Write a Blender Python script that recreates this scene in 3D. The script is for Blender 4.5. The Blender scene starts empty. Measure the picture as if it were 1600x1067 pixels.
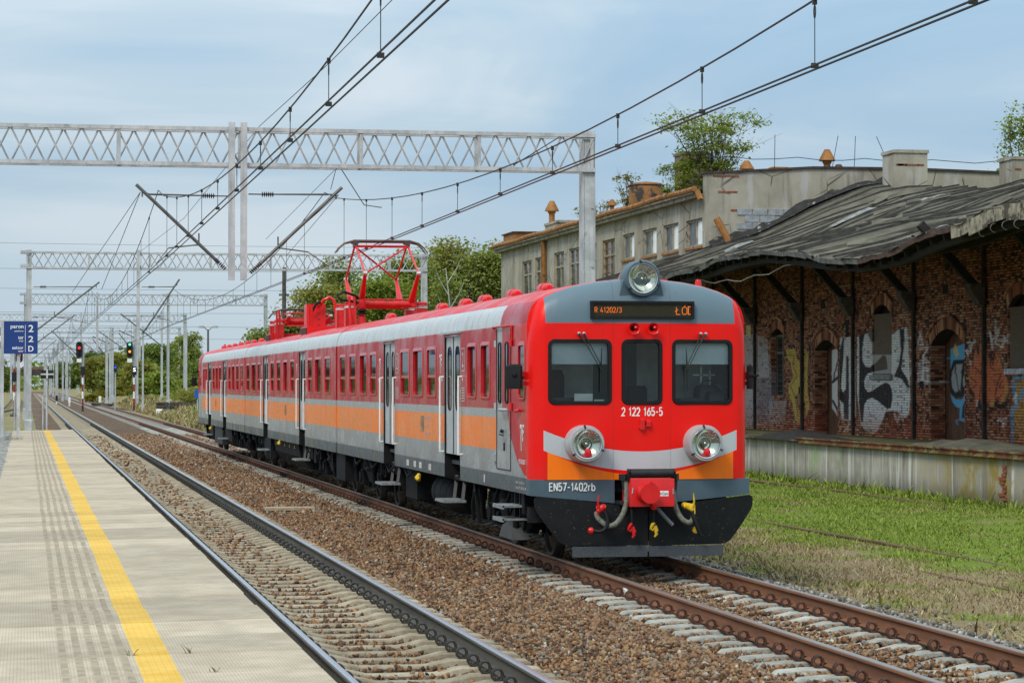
import bpy, math, random
import numpy as np
from mathutils import Vector, Matrix

R = math.radians
PI = math.pi
random.seed(11)
rng = np.random.default_rng(11)
S = bpy.context.scene
C = S.collection

# ------------------------------------------------------------------ camera
YAW, PITCH, EYE = R(10.687), R(0.945), 2.312
cam_d = bpy.data.cameras.new('camera')
cam = bpy.data.objects.new('camera', cam_d)
C.objects.link(cam)
cam.location = (0, 0, EYE)
cam.rotation_euler = (R(90) + PITCH, 0, -YAW)
cam_d.sensor_width = 36
cam_d.lens = 4030 * 36 / 1600
cam_d.clip_start = 0.5
cam_d.clip_end = 6000
S.camera = cam

# ------------------------------------------------------------------ node helper
class G:
    def __init__(s, nt):
        s.nt = nt

    def new(s, t):
        return s.nt.nodes.new(t)

    def put(s, a, sock):
        if isinstance(a, (int, float)):
            if sock.type in ('RGBA',):
                sock.default_value = (a, a, a, 1)
            elif sock.type == 'VECTOR':
                sock.default_value = (a, a, a)
            else:
                sock.default_value = a
        elif isinstance(a, (tuple, list)):
            a = tuple(a)
            if sock.type == 'RGBA' and len(a) == 3:
                a = a + (1,)
            sock.default_value = a
        else:
            s.nt.links.new(a, sock)

    def math(s, op, a, b=0.0, clamp=False):
        n = s.new('ShaderNodeMath')
        n.operation = op
        n.use_clamp = clamp
        s.put(a, n.inputs[0])
        s.put(b, n.inputs[1])
        return n.outputs[0]

    def add(s, a, b): return s.math('ADD', a, b)
    def sub(s, a, b): return s.math('SUBTRACT', a, b)
    def mul(s, a, b): return s.math('MULTIPLY', a, b)
    def gt(s, a, b): return s.math('GREATER_THAN', a, b)
    def lt(s, a, b): return s.math('LESS_THAN', a, b)
    def abs(s, a): return s.math('ABSOLUTE', a)

    def band(s, a, lo, hi):
        return s.mul(s.gt(a, lo), s.lt(a, hi))

    def mix(s, f, a, b, mode='MIX'):
        n = s.new('ShaderNodeMix')
        n.data_type = 'RGBA'
        n.blend_type = mode
        s.put(f, n.inputs[0])
        s.put(a, n.inputs[6])
        s.put(b, n.inputs[7])
        return n.outputs[2]

    def sm(s, a, lo, hi, o0=0.0, o1=1.0):
        n = s.new('ShaderNodeMapRange')
        n.interpolation_type = 'SMOOTHSTEP'
        s.put(a, n.inputs[0])
        for i, v in enumerate((lo, hi, o0, o1)):
            s.put(v, n.inputs[1 + i])
        return n.outputs[0]

    def obj(s): return s.new('ShaderNodeTexCoord').outputs['Object']
    def pos(s): return s.new('ShaderNodeNewGeometry').outputs['Position']
    def island(s): return s.new('ShaderNodeNewGeometry').outputs['Random Per Island']
    def orand(s): return s.new('ShaderNodeObjectInfo').outputs['Random']

    def xyz(s, v):
        n = s.new('ShaderNodeSeparateXYZ')
        s.put(v, n.inputs[0])
        return n.outputs

    def comb(s, x, y, z):
        n = s.new('ShaderNodeCombineXYZ')
        s.put(x, n.inputs[0]); s.put(y, n.inputs[1]); s.put(z, n.inputs[2])
        return n.outputs[0]

    def scl(s, v, k):
        n = s.new('ShaderNodeMapping')
        s.put(v, n.inputs[0])
        n.inputs['Scale'].default_value = k if isinstance(k, (tuple, list)) else (k, k, k)
        return n.outputs[0]

    def noise(s, v, scale=5.0, detail=4.0, rough=0.55, dist=0.0, col=False):
        n = s.new('ShaderNodeTexNoise')
        s.put(v, n.inputs['Vector'])
        n.inputs['Scale'].default_value = scale
        n.inputs['Detail'].default_value = detail
        n.inputs['Roughness'].default_value = rough
        n.inputs['Distortion'].default_value = dist
        return n.outputs['Color' if col else 'Fac']

    def vor(s, v, scale=5.0, feature='F1', out='Distance'):
        n = s.new('ShaderNodeTexVoronoi')
        n.feature = feature
        s.put(v, n.inputs['Vector'])
        n.inputs['Scale'].default_value = scale
        return n.outputs[out]

    def ramp(s, f, stops, mode='LINEAR'):
        n = s.new('ShaderNodeValToRGB')
        s.put(f, n.inputs[0])
        cr = n.color_ramp
        cr.interpolation = mode
        while len(cr.elements) < len(stops):
            cr.elements.new(0.5)
        for e, (p, c) in zip(cr.elements, stops):
            e.position = p
            e.color = (c, c, c, 1) if isinstance(c, (int, float)) else tuple(c) + (1,)
        return n.outputs[0]

    def bump(s, h, strength=0.3, dist=0.02):
        n = s.new('ShaderNodeBump')
        n.inputs['Strength'].default_value = strength
        n.inputs['Distance'].default_value = dist
        s.put(h, n.inputs['Height'])
        return n.outputs[0]

    def out(s, col, rough=0.6, metal=0.0, normal=None, spec=0.4, coat=0.0, emit=None, estr=0.0, sub=None):
        p = s.new('ShaderNodeBsdfPrincipled')
        o = s.new('ShaderNodeOutputMaterial')
        s.put(col, p.inputs['Base Color'])
        s.put(rough, p.inputs['Roughness'])
        s.put(metal, p.inputs['Metallic'])
        p.inputs['Specular IOR Level'].default_value = spec
        if coat:
            p.inputs['Coat Weight'].default_value = coat
            p.inputs['Coat Roughness'].default_value = 0.08
        if normal is not None:
            s.put(normal, p.inputs['Normal'])
        if emit is not None:
            s.put(emit, p.inputs['Emission Color'])
            p.inputs['Emission Strength'].default_value = estr
        s.nt.links.new(p.outputs[0], o.inputs[0])
        return p


def newmat(name):
    m = bpy.data.materials.new(name)
    m.use_nodes = True
    m.node_tree.nodes.clear()
    return m, G(m.node_tree)


# ------------------------------------------------------------------ sky, sun, exposure
SUN_EL, SUN_AZ = R(46), R(222)          # azimuth clockwise from +Y: behind the camera, a little left
W = bpy.data.worlds.new('World')
S.world = W
W.use_nodes = True
W.node_tree.nodes.clear()
g = G(W.node_tree)
sky = g.new('ShaderNodeTexSky')
sky.sky_type = 'NISHITA'
sky.sun_disc = False
sky.sun_elevation = SUN_EL
sky.sun_rotation = SUN_AZ
sky.air_density = 1.0
sky.dust_density = 1.5
gen = g.new('ShaderNodeTexCoord').outputs['Generated']
vx_, vy_, vz_ = g.xyz(gen)
den = g.add(g.math('MAXIMUM', vz_, 0.0), 0.10)
pl = g.comb(g.math('DIVIDE', vx_, den), g.math('DIVIDE', vy_, den), 0.0)   # flat cloud deck seen in perspective
n1 = g.noise(g.scl(pl, (0.55, 0.75, 1)), 1.0, 5, 0.5, 0.6)
n2 = g.noise(g.scl(gen, (2.6, 2.6, 12.0)), 1.0, 6, 0.5, 1.4)
cl = g.add(g.mul(n1, 0.45), g.mul(n2, 0.55))
deck = g.ramp(g.sm(cl, 0.34, 0.66), [(0.0, (2.0, 3.0, 4.0)), (0.4, (2.4, 3.3, 4.15)), (0.72, (3.0, 3.75, 4.35)), (1.0, (4.0, 4.45, 4.85))])
hz = g.sm(g.abs(vz_), 0.0, 0.10)
deck = g.mix(hz, (3.55, 4.25, 4.8), deck)
# overcast sky: brighter towards the zenith by the standard overcast law
ovr = g.add(1.0, g.mul(g.math('MAXIMUM', vz_, 0.0), 2.0))
zen = g.mix(g.sm(vz_, 0.15, 0.8), (1.0, 1.0, 1.0), (1.10, 1.0, 0.90))
deck = g.mix(1.0, deck, g.comb(ovr, ovr, ovr), 'MULTIPLY')
deck = g.mix(1.0, deck, zen, 'MULTIPLY')
col = g.mix(0.95, sky.outputs[0], deck)
bg = g.new('ShaderNodeBackground')
bg.inputs['Strength'].default_value = 0.105
g.put(col, bg.inputs['Color'])
wo = g.new('ShaderNodeOutputWorld')
W.node_tree.links.new(bg.outputs[0], wo.inputs[0])

sun_d = bpy.data.lights.new('sun', 'SUN')
sun_d.energy = 1.5
sun_d.angle = R(18)
sun_d.color = (1.0, 0.93, 0.82)
sun = bpy.data.objects.new('sun', sun_d)
C.objects.link(sun)
sdir = Vector((math.sin(SUN_AZ) * math.cos(SUN_EL), math.cos(SUN_AZ) * math.cos(SUN_EL), math.sin(SUN_EL)))
sun.rotation_euler = sdir.to_track_quat('Z', 'Y').to_euler()
sun.location = sdir * 80

S.view_settings.view_transform = 'Standard'
S.view_settings.look = 'None'
S.view_settings.exposure = 0.50
S.view_settings.gamma = 1.0
S.view_settings.use_curve_mapping = False
S.render.engine = 'CYCLES'
S.cycles.max_bounces = 6
S.cycles.transparent_max_bounces = 12
S.cycles.use_denoising = True

# ------------------------------------------------------------------ mesh helper
def frame_from(d, up=Vector((0, 0, 1))):
    d = Vector(d).normalized()
    if abs(d.dot(up)) > 0.98:
        up = Vector((0, 1, 0))
    a = d.cross(up).normalized()
    b = a.cross(d).normalized()
    return a, b


class MB:
    def __init__(s):
        s.v, s.f, s.m = [], [], []

    def add(s, vs, fs, mi=0):
        o = len(s.v)
        s.v.extend([tuple(v) for v in vs])
        s.f.extend([tuple(i + o for i in f) for f in fs])
        s.m.extend([mi] * len(fs) if isinstance(mi, int) else mi)
        return s

    def box(s, x0, x1, y0, y1, z0, z1, mi=0):
        return s.add([(x0, y0, z0), (x1, y0, z0), (x1, y1, z0), (x0, y1, z0), (x0, y0, z1), (x1, y0, z1), (x1, y1, z1), (x0, y1, z1)],
                     [(0, 3, 2, 1), (4, 5, 6, 7), (0, 1, 5, 4), (1, 2, 6, 5), (2, 3, 7, 6), (3, 0, 4, 7)], mi)

    def bbox(s, x0, x1, y0, y1, z0, z1, b=0.02, mi=0):
        """box with chamfered vertical and top edges"""
        def ring(z, i):
            return [(x0 + i + b, y0 + i, z), (x1 - i - b, y0 + i, z), (x1 - i, y0 + i + b, z), (x1 - i, y1 - i - b, z),
                    (x1 - i - b, y1 - i, z), (x0 + i + b, y1 - i, z), (x0 + i, y1 - i - b, z), (x0 + i, y0 + i + b, z)]
        vs = ring(z0, 0) + ring(z1 - b, 0) + ring(z1, b * 0.7)
        fs = [tuple(range(7, -1, -1))]
        for k in (0, 8):
            for i in range(8):
                j = (i + 1) % 8
                fs.append((k + i, k + j, k + 8 + j, k + 8 + i))
        fs.append(tuple(range(16, 24)))
        return s.add(vs, fs, mi)

    def bar(s, p, q, w, h=None, mi=0, up=Vector((0, 0, 1))):
        h = h or w
        p, q = Vector(p), Vector(q)
        a, b = frame_from(q - p, Vector(up))
        a *= w / 2; b *= h / 2
        vs = [p - a - b, p + a - b, p + a + b, p - a + b, q - a - b, q + a - b, q + a + b, q - a + b]
        return s.add(vs, [(0, 3, 2, 1), (4, 5, 6, 7), (0, 1, 5, 4), (1, 2, 6, 5), (2, 3, 7, 6), (3, 0, 4, 7)], mi)

    def tube(s, pts, r, n=8, mi=0, closed=False):
        pts = [Vector(p) for p in pts]
        m = len(pts)
        rs = r if isinstance(r, (list, tuple)) else [r] * m
        vs, fs = [], []
        prev = None
        for i, p in enumerate(pts):
            if closed:
                d = pts[(i + 1) % m] - pts[i - 1]
            else:
                d = pts[min(i + 1, m - 1)] - pts[max(i - 1, 0)]
            if prev is None:
                a, b = frame_from(d)
            else:
                d = d.normalized()
                a = (prev - d * prev.dot(d))
                a = a.normalized() if a.length > 1e-6 else frame_from(d)[0]
                b = d.cross(a) * -1
            prev = a
            for k in range(n):
                t = 2 * PI * k / n
                vs.append(p + (a * math.cos(t) + b * math.sin(t)) * rs[i])
        for i in range(m if closed else m - 1):
            for k in range(n):
                k2 = (k + 1) % n
                i2 = (i + 1) % m
                fs.append((i * n + k, i * n + k2, i2 * n + k2, i2 * n + k))
        if not closed:
            fs.append(tuple(range(n - 1, -1, -1)))
            fs.append(tuple((m - 1) * n + k for k in range(n)))
        return s.add(vs, fs, mi)

    def lathe(s, prof, o=(0, 0, 0), axis=(0, 0, 1), n=20, mi=0, cap=True):
        """prof: list of (radius, distance along axis)[, material]"""
        o = Vector(o); ax = Vector(axis).normalized()
        a, b = frame_from(ax)
        vs, fs, ms = [], [], []
        for pr in prof:
            for k in range(n):
                t = 2 * PI * k / n
                vs.append(o + ax * pr[1] + (a * math.cos(t) + b * math.sin(t)) * max(pr[0], 1e-4))
        for i in range(len(prof) - 1):
            for k in range(n):
                k2 = (k + 1) % n
                fs.append((i * n + k, i * n + k2, (i + 1) * n + k2, (i + 1) * n + k))
                ms.append(prof[i][2] if len(prof[i]) > 2 else mi)
        if cap:
            fs.append(tuple(range(n - 1, -1, -1))); ms.append(prof[0][2] if len(prof[0]) > 2 else mi)
            fs.append(tuple((len(prof) - 1) * n + k for k in range(n))); ms.append(prof[-1][2] if len(prof[-1]) > 2 else mi)
        return s.add(vs, fs, ms)

    def prism(s, poly, fn, a0, a1, mi=0):
        """polygon (u,v) extruded from a0 to a1; fn(u,v,a) -> xyz"""
        n = len(poly)
        vs = [fn(u, v, a0) for u, v in poly] + [fn(u, v, a1) for u, v in poly]
        fs = [tuple(range(n - 1, -1, -1)), tuple(range(n, 2 * n))]
        for i in range(n):
            j = (i + 1) % n
            fs.append((i, j, n + j, n + i))
        return s.add(vs, fs, mi)

    def grid(s, P, mi=0, closed_u=False):
        """P[i][j] points"""
        a, b = len(P), len(P[0])
        vs = [p for r_ in P for p in r_]
        fs = [(i * b + j, i * b + j + 1, (i + 1) * b + j + 1, (i + 1) * b + j) for i in range(a - 1) for j in range(b - 1)]
        return s.add(vs, fs, mi)

    def build(s, name, mats, parent=None, smooth=None, label=None, kind=None, world=False):
        me = bpy.data.meshes.new(name)
        vs = s.v
        if world and parent is not None:
            L = parent.location
            if parent.parent is not None:
                L = L + parent.parent.location
            vs = [(v[0] - L[0], v[1] - L[1], v[2] - L[2]) for v in vs]
        me.from_pydata(vs, [], s.f)
        if not isinstance(mats, (list, tuple)):
            mats = [mats]
        for m in mats:
            me.materials.append(m)
        if len(mats) > 1:
            me.polygons.foreach_set('material_index', s.m)
        if smooth:
            me.shade_smooth()
            me.set_sharp_from_angle(angle=R(smooth))
        me.update()
        o = bpy.data.objects.new(name, me)
        C.objects.link(o)
        if parent is not None:
            o.parent = parent
        if label:
            o['label'] = label
        if kind:
            o['kind'] = kind
        return o


def thing(name, label, cat, loc=(0, 0, 0), group=None, rz=0.0):
    o = bpy.data.objects.new(name, None)
    o.empty_display_size = 0.3
    C.objects.link(o)
    o.location = loc
    o.rotation_euler = (0, 0, rz)
    o['label'] = label
    o['category'] = cat
    if group:
        o['group'] = group
    return o


def tag(o, label, cat, group=None):
    o['label'] = label
    o['category'] = cat
    if group:
        o['group'] = group
    return o


def dup(o, loc=None, parent=None, rz=None, label=None):
    c = o.copy()
    C.objects.link(c)
    if parent is not None:
        c.parent = parent
    if loc is not None:
        c.location = loc
    if rz is not None:
        c.rotation_euler = (0, 0, rz)
    if label:
        c['label'] = label
    for ch in list(o.children):
        dup(ch, parent=c)
    return c


def raw_mesh(name, V, F, mats, parent=None, kind=None, label=None, smooth=False, mi=None):
    """numpy mesh; F is an (n,k) index array"""
    me = bpy.data.meshes.new(name)
    n, k = F.shape
    me.vertices.add(len(V))
    me.vertices.foreach_set('co', np.ascontiguousarray(V, dtype=np.float32).ravel())
    me.loops.add(n * k)
    me.loops.foreach_set('vertex_index', np.ascontiguousarray(F, dtype=np.int32).ravel())
    me.polygons.add(n)
    me.polygons.foreach_set('loop_start', np.arange(0, n * k, k, dtype=np.int32))
    if not isinstance(mats, (list, tuple)):
        mats = [mats]
    for m in mats:
        me.materials.append(m)
    if mi is not None:
        me.polygons.foreach_set('material_index', np.ascontiguousarray(mi, dtype=np.int32))
    if smooth:
        me.polygons.foreach_set('use_smooth', np.ones(n, dtype=bool))
    me.update(calc_edges=True)
    o = bpy.data.objects.new(name, me)
    C.objects.link(o)
    if parent is not None:
        o.parent = parent
    if kind:
        o['kind'] = kind
    if label:
        o['label'] = label
    return o


_tc = {}
def text2d(s, x0, x1, y0, y1, keep_aspect=False):
    """letters filled into the box; returns verts (u,v), faces"""
    if s not in _tc:
        cu = bpy.data.curves.new('lettering', 'FONT')
        cu.body = s
        cu.size = 1
        cu.resolution_u = 3
        cu.offset = 0.012
        ob = bpy.data.objects.new('lettering', cu)
        me = bpy.data.meshes.new_from_object(ob)
        vs = [(v.co.x, v.co.y) for v in me.vertices]
        fs = [tuple(p.vertices) for p in me.polygons]
        bpy.data.objects.remove(ob); bpy.data.curves.remove(cu); bpy.data.meshes.remove(me)
        _tc[s] = (vs, fs)
    vs, fs = _tc[s]
    ax, bx = min(v[0] for v in vs), max(v[0] for v in vs)
    ay, by = min(v[1] for v in vs), max(v[1] for v in vs)
    sx, sy = (x1 - x0) / (bx - ax), (y1 - y0) / (by - ay)
    if keep_aspect:
        sx = sy
    return [(x0 + (u - ax) * sx, y0 + (v - ay) * sy) for u, v in vs], fs


# plain stroke lettering in the manner of stencilled railway numbers
def _arc(cx, cy, rx, ry, a0, a1, n=8):
    return [(cx + rx * math.cos(R(a0 + (a1 - a0) * i / n)), cy + ry * math.sin(R(a0 + (a1 - a0) * i / n))) for i in range(n + 1)]
STROKES = {
    '0': [_arc(.5, .7, .5, .3, 0, 180) + _arc(.5, .3, .5, .3, 180, 360) + [(1, .7)]],
    '1': [[(.1, .72), (.6, 1), (.6, 0)]],
    '2': [_arc(.5, .7, .47, .3, 165, -35) + [(.0, 0), (1, 0)]],
    '3': [_arc(.48, .75, .44, .25, 160, -90) + _arc(.48, .26, .5, .26, 90, -160)],
    '4': [[(.52, 1), (.0, .24), (1, .24)], [(.72, .48), (.72, 0)]],
    '5': [[(.92, 1), (.14, 1), (.08, .52)] + _arc(.48, .32, .5, .32, 135, -155)],
    '6': [[(.72, 1), (.08, .45)], _arc(.5, .31, .5, .31, 0, 360, 14)],
    '7': [[(0, 1), (1, 1), (.34, 0)]],
    'E': [[(.95, 1), (0, 1), (0, 0), (.95, 0)], [(.0, .52), (.82, .52)]],
    'N': [[(0, 0), (0, 1)], [(0, 1), (1, 0)], [(1, 0), (1, 1)]],
    'R': [[(0, 0), (0, 1)] + [(.5, 1)] + _arc(.62, .74, .36, .26, 80, -90, 6) + [(0, .48)], [(.5, .48), (1, 0)]],
    'r': [[(0.1, 0), (0.1, .66)], [(.1, .45)] + _arc(.55, .42, .45, .24, 160, 50, 5)],
    'b': [[(0, 1), (0, 0)], _arc(.48, .33, .48, .33, 180, 540, 14)],
    '-': [[(.05, .45), (.95, .45)]], '/': [[(.1, -.08), (.9, 1.05)]],
    'L/': [[(0.2, 1), (0.2, 0), (1, 0)], [(-.12, .36), (.55, .66)]],
    'O\'': [_arc(.5, .7, .5, .3, 0, 180) + _arc(.5, .3, .5, .3, 180, 360) + [(1, .7)], [(.48, 1.12), (.62, 1.24)]]}
def strokes_on(mb, s, x0, x1, y0, y1, w, fn, mi=0, gap=0.42):
    wid = {'1': .72, '-': .8, ' ': .62, 'r': .72, '/': .7}
    tot = sum(wid.get(c, 1.0) for c in s) + gap * (len(s) - 1)
    k = (x1 - x0) / tot
    x = x0
    d = 0
    for c in s:
        cw = wid.get(c, 1.0) * k
        for pl in STROKES.get(c, []):
            P = [Vector((x + u * cw, y0 + v * (y1 - y0))) for u, v in pl]
            L, Rr = [], []
            n = len(P)
            closed = (P[0] - P[-1]).length < 1e-5
            for i in range(n):
                a = P[i] - P[i - 1] if i else (P[0] - P[-2] if closed else P[1] - P[0])
                b = P[i + 1] - P[i] if i < n - 1 else (P[1] - P[0] if closed else a)
                a, b = a.normalized(), b.normalized()
                t = (a + b)
                t = t.normalized() if t.length > 1e-4 else a
                m_ = Vector((-t.y, t.x)) * (w / 2) / max(0.5, abs(t.dot(a)))
                L.append(P[i] + m_); Rr.append(P[i] - m_)
            o_ = len(mb.v)
            for a, b in zip(L, Rr):
                mb.v.append(fn(a.x, a.y, d)); mb.v.append(fn(b.x, b.y, d))
            for i in range(n - 1):
                mb.f.append((o_ + 2 * i, o_ + 2 * i + 1, o_ + 2 * i + 3, o_ + 2 * i + 2)); mb.m.append(mi)
            d += 1
        x += cw + gap * k


def text_on(mb, s, x0, x1, y0, y1, fn, mi=0, keep=False):
    vs, fs = text2d(s, x0, x1, y0, y1, keep)
    mb.add([fn(u, v) for u, v in vs], fs, mi)


# ------------------------------------------------------------------ materials
def M(name, col, rough=0.6, metal=0.0, var=0.15, scale=4.0, bump=0.0, bscale=40.0, spec=0.4, streak=0.0, rnd=0.0, coat=0.0, col2=None, c2=0.5):
    m, g = newmat(name)
    p = g.pos()
    n = g.noise(p, scale, 5, 0.6)
    lo = tuple(c * (1 - var) for c in col)
    hi = tuple(min(1, c * (1 + var)) for c in col)
    c = g.mix(g.sm(n, 0.3, 0.7), lo, hi)
    if col2:
        n3 = g.noise(p, scale * 0.7 + 0.3, 6, 0.65)
        c = g.mix(g.sm(n3, c2, c2 + 0.08), c, col2)
    if streak:
        st = g.noise(g.scl(p, (9, 9, 0.5)), 1.0, 4, 0.6)
        c = g.mix(g.mul(g.sm(st, 0.45, 0.75), streak), c, tuple(x * 0.35 for x in col))
    if rnd:
        k = g.add(1 - rnd, g.mul(g.orand(), 2 * rnd))
        c = g.mix(1.0, c, g.comb(k, k, k), 'MULTIPLY')
    nb = None
    if bump:
        nb = g.bump(g.noise(p, bscale, 4, 0.6), bump, 0.01)
    r = g.add(rough - 0.08, g.mul(n, 0.16))
    g.out(c, r, metal, nb, spec, coat)
    return m


black_steel = M('black_steel', (0.012, 0.013, 0.015), 0.5, 0, 0.4, 6, 0.1)
under_black = M('underframe_black', (0.009, 0.009, 0.010), 0.75, 0, 0.5, 5, 0.2, 30, spec=0.2, col2=(0.022, 0.017, 0.013), c2=0.58)
rubber = M('rubber', (0.009, 0.009, 0.010), 0.6, spec=0.25)
slate = M('slate_paint', (0.075, 0.115, 0.145), 0.4, 0, 0.08, 3, streak=0.15)
red_paint = M('red_paint', (0.62, 0.012, 0.012), 0.3, 0, 0.1, 3)
red_dull = M('red_roof_gear', (0.55, 0.02, 0.02), 0.45, 0, 0.2, 5)
white_paint = M('white_paint', (0.78, 0.78, 0.76), 0.5, 0, 0.06)
silver = M('silver_paint', (0.42, 0.44, 0.45), 0.35, 0.2, 0.08)
chrome = M('steel_bright', (0.6, 0.6, 0.6), 0.25, 0.9, 0.1)
yellow_p = M('yellow_paint', (0.65, 0.42, 0.02), 0.4, 0, 0.2, 20)
canvas = M('canvas_hose', (0.16, 0.16, 0.13), 0.8, 0, 0.3, 30, 0.4, 60)
galv = M('galvanised_steel', (0.47, 0.48, 0.49), 0.6, 0.1, 0.2, 1.8, streak=0.35, col2=(0.30, 0.30, 0.30), c2=0.64)
galv_far = M('galvanised_steel_dull', (0.40, 0.42, 0.44), 0.6, 0.1, 0.15, 1.0)
dark_tube = M('tarnished_tube', (0.11, 0.11, 0.105), 0.5, 0.3, 0.25, 3)
wire_m = M('copper_wire_tarnished', (0.025, 0.025, 0.024), 0.6)
insul = M('insulator', (0.05, 0.04, 0.035), 0.3)
grey_step = M('step_grating', (0.26, 0.275, 0.28), 0.6, 0.3, 0.3, 20)
# ------------------------------------------------------------------ ground materials
XA, XB = 3.28, 7.75            # centre lines of the two running tracks

m, g = newmat('dry_grass_ground')
p = g.pos()
px_, py_, pz_ = g.xyz(p)
a = g.noise(p, 0.55, 6, 0.62)
b = g.noise(p, 7.0, 6, 0.7)
c = g.noise(p, 45.0, 3, 0.7)
green = g.mix(g.sm(c, 0.3, 0.7), (0.10, 0.15, 0.02), (0.215, 0.265, 0.045))
straw = g.mix(g.sm(c, 0.3, 0.7), (0.175, 0.13, 0.072), (0.36, 0.275, 0.16))
earth = g.mix(g.sm(c, 0.3, 0.7), (0.15, 0.11, 0.07), (0.30, 0.24, 0.165))
lat = g.sm(px_, 12.0, 15.2)
far = g.sm(py_, 80.0, 130.0)
gf = g.add(g.mul(lat, 0.60), g.add(g.mul(g.sub(a, 0.5), 2.6), g.mul(g.sub(b, 0.5), 1.1)))
gf = g.add(gf, g.mul(far, 0.04))
base = g.mix(g.sm(gf, 0.02, 0.34), straw, green)
base = g.mix(g.sm(g.noise(p, 1.7, 6, 0.7), 0.56, 0.66), base, earth)
nb = g.bump(g.add(b, g.mul(c, 0.4)), 0.9, 0.06)
g.out(base, 0.95, 0, nb, 0.1)
grass_ground = m

m, g = newmat('ballast_bed')
p = g.pos()
v = g.vor(p, 26.0, out='Color')
vd = g.vor(p, 26.0)
rr = g.xyz(v)[0]
c = g.ramp(rr, [(0, (0.06, 0.038, 0.026)), (0.3, (0.15, 0.082, 0.048)), (0.6, (0.25, 0.15, 0.09)), (0.85, (0.19, 0.155, 0.12)), (1, (0.32, 0.27, 0.21))])
c = g.mix(g.sm(g.noise(p, 0.9, 5), 0.4, 0.65), c, g.mix(0.5, c, (0.08, 0.065, 0.05)))
g.out(c, 0.95, 0, g.bump(vd, 1.0, 0.05), 0.1)
ballast_bed = m

m, g = newmat('ballast_stone')
r_ = g.island()
p = g.pos()
c = g.ramp(r_, [(0, (0.05, 0.032, 0.024)), (0.24, (0.13, 0.07, 0.038)), (0.48, (0.235, 0.122, 0.062)), (0.68, (0.34, 0.205, 0.105)), (0.84, (0.25, 0.18, 0.115)), (0.93, (0.17, 0.165, 0.155)), (0.975, (0.36, 0.31, 0.23)), (1, (0.50, 0.47, 0.41))])
c = g.mix(g.mul(g.sm(g.noise(p, 0.8, 4), 0.42, 0.62), 0.35), c, (0.20, 0.115, 0.07))
g.out(c, 0.9, 0, g.bump(g.noise(p, 60, 3), 0.4, 0.01), 0.15)
stone_m = m

# grey variety that lies at the foot of the embankment
m, g = newmat('grey_stone')
c = g.ramp(g.island(), [(0, (0.09, 0.08, 0.07)), (0.5, (0.19, 0.17, 0.14)), (0.85, (0.30, 0.27, 0.23)), (1, (0.42, 0.40, 0.36))])
g.out(c, 0.9, 0, None, 0.15)
grey_stone = m

m, g = newmat('sleeper_concrete')
p = g.pos()
n = g.noise(p, 6, 6, 0.65)
c = g.mix(g.sm(n, 0.3, 0.7), (0.235, 0.195, 0.135), (0.385, 0.335, 0.245))
c = g.mix(g.mul(g.sm(g.noise(p, 22, 5, 0.7), 0.58, 0.72), 0.7), c, (0.10, 0.075, 0.05))
k = g.add(0.82, g.mul(g.orand(), 0.36))
c = g.mix(1.0, c, g.comb(k, k, k), 'MULTIPLY')
g.out(c, 0.9, 0, g.bump(g.noise(p, 80, 4), 0.3, 0.01), 0.2)
sleeper_m = m
m, g = newmat('sleeper_concrete_grey')
p = g.pos()
n = g.noise(p, 6, 6, 0.65)
c = g.mix(g.sm(n, 0.3, 0.7), (0.25, 0.245, 0.215), (0.39, 0.385, 0.34))
c = g.mix(g.mul(g.sm(g.noise(p, 18, 5, 0.7), 0.58, 0.72), 0.7), c, (0.11, 0.08, 0.055))
k = g.add(0.82, g.mul(g.orand(), 0.36))
c = g.mix(1.0, c, g.comb(k, k, k), 'MULTIPLY')
g.out(c, 0.9, 0, g.bump(g.noise(p, 80, 4), 0.3, 0.01), 0.2)
sleeper_g = m

def rail_mat(name, body, body2, head, hr):
    m, g = newmat(name)
    p = g.pos()
    z = g.xyz(p)[2]
    n = g.noise(g.scl(p, (8, 0.7, 8)), 1, 5, 0.65)
    c = g.mix(g.sm(n, 0.3, 0.7), body, body2)
    top = g.sm(z, -0.016, -0.003)
    c = g.mix(top, c, head)
    g.out(c, g.sm(top, 0, 1, 0.7, hr), g.mul(top, 0.85), g.bump(g.noise(p, 60, 3), 0.2, 0.004), 0.3)
    return m
rail_rusty = rail_mat('rail_rusty', (0.12, 0.047, 0.022), (0.22, 0.092, 0.043), (0.36, 0.31, 0.27), 0.38)
rail_grey = rail_mat('rail_used', (0.055, 0.05, 0.042), (0.10, 0.09, 0.075), (0.56, 0.58, 0.62), 0.26)
rail_old = rail_mat('rail_old', (0.10, 0.055, 0.032), (0.17, 0.10, 0.06), (0.15, 0.09, 0.055), 0.8)
clip_rust = M('clip_rusty', (0.075, 0.033, 0.022), 0.6, 0.2, 0.4, 30, col2=(0.20, 0.075, 0.02), c2=0.58)
clip_dark = M('clip_dark', (0.045, 0.042, 0.037), 0.5, 0.3, 0.3, 30)

# ------------------------------------------------------------------ ground sheet
def _s(t):
    t = max(0.0, min(1.0, t))
    return t * t * (3 - 2 * t)
def gz(x, y):
    return -0.42 + 1.15 * _s((x - 9.2) / 3.0) * _s((y - 165) / 45) + 0.03 * math.sin(x * 0.7 + y * 0.13) + 0.02 * math.sin(y * 0.5 + x)
xs = list(np.concatenate([[-900, -300, -100, -40, -20], np.arange(-10, 40, 1.0), [45, 60, 100, 300, 900]]))
ys = list(np.concatenate([[-60, -20], np.arange(0, 130, 2.0), np.arange(130, 400, 6.0), [420, 500, 650, 800, 1300, 2500]]))
mb = MB()
mb.grid([[(x, y, gz(x, y)) for x in xs] for y in ys])
gnd = mb.build('ground', grass_ground, smooth=60, kind='structure')

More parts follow.
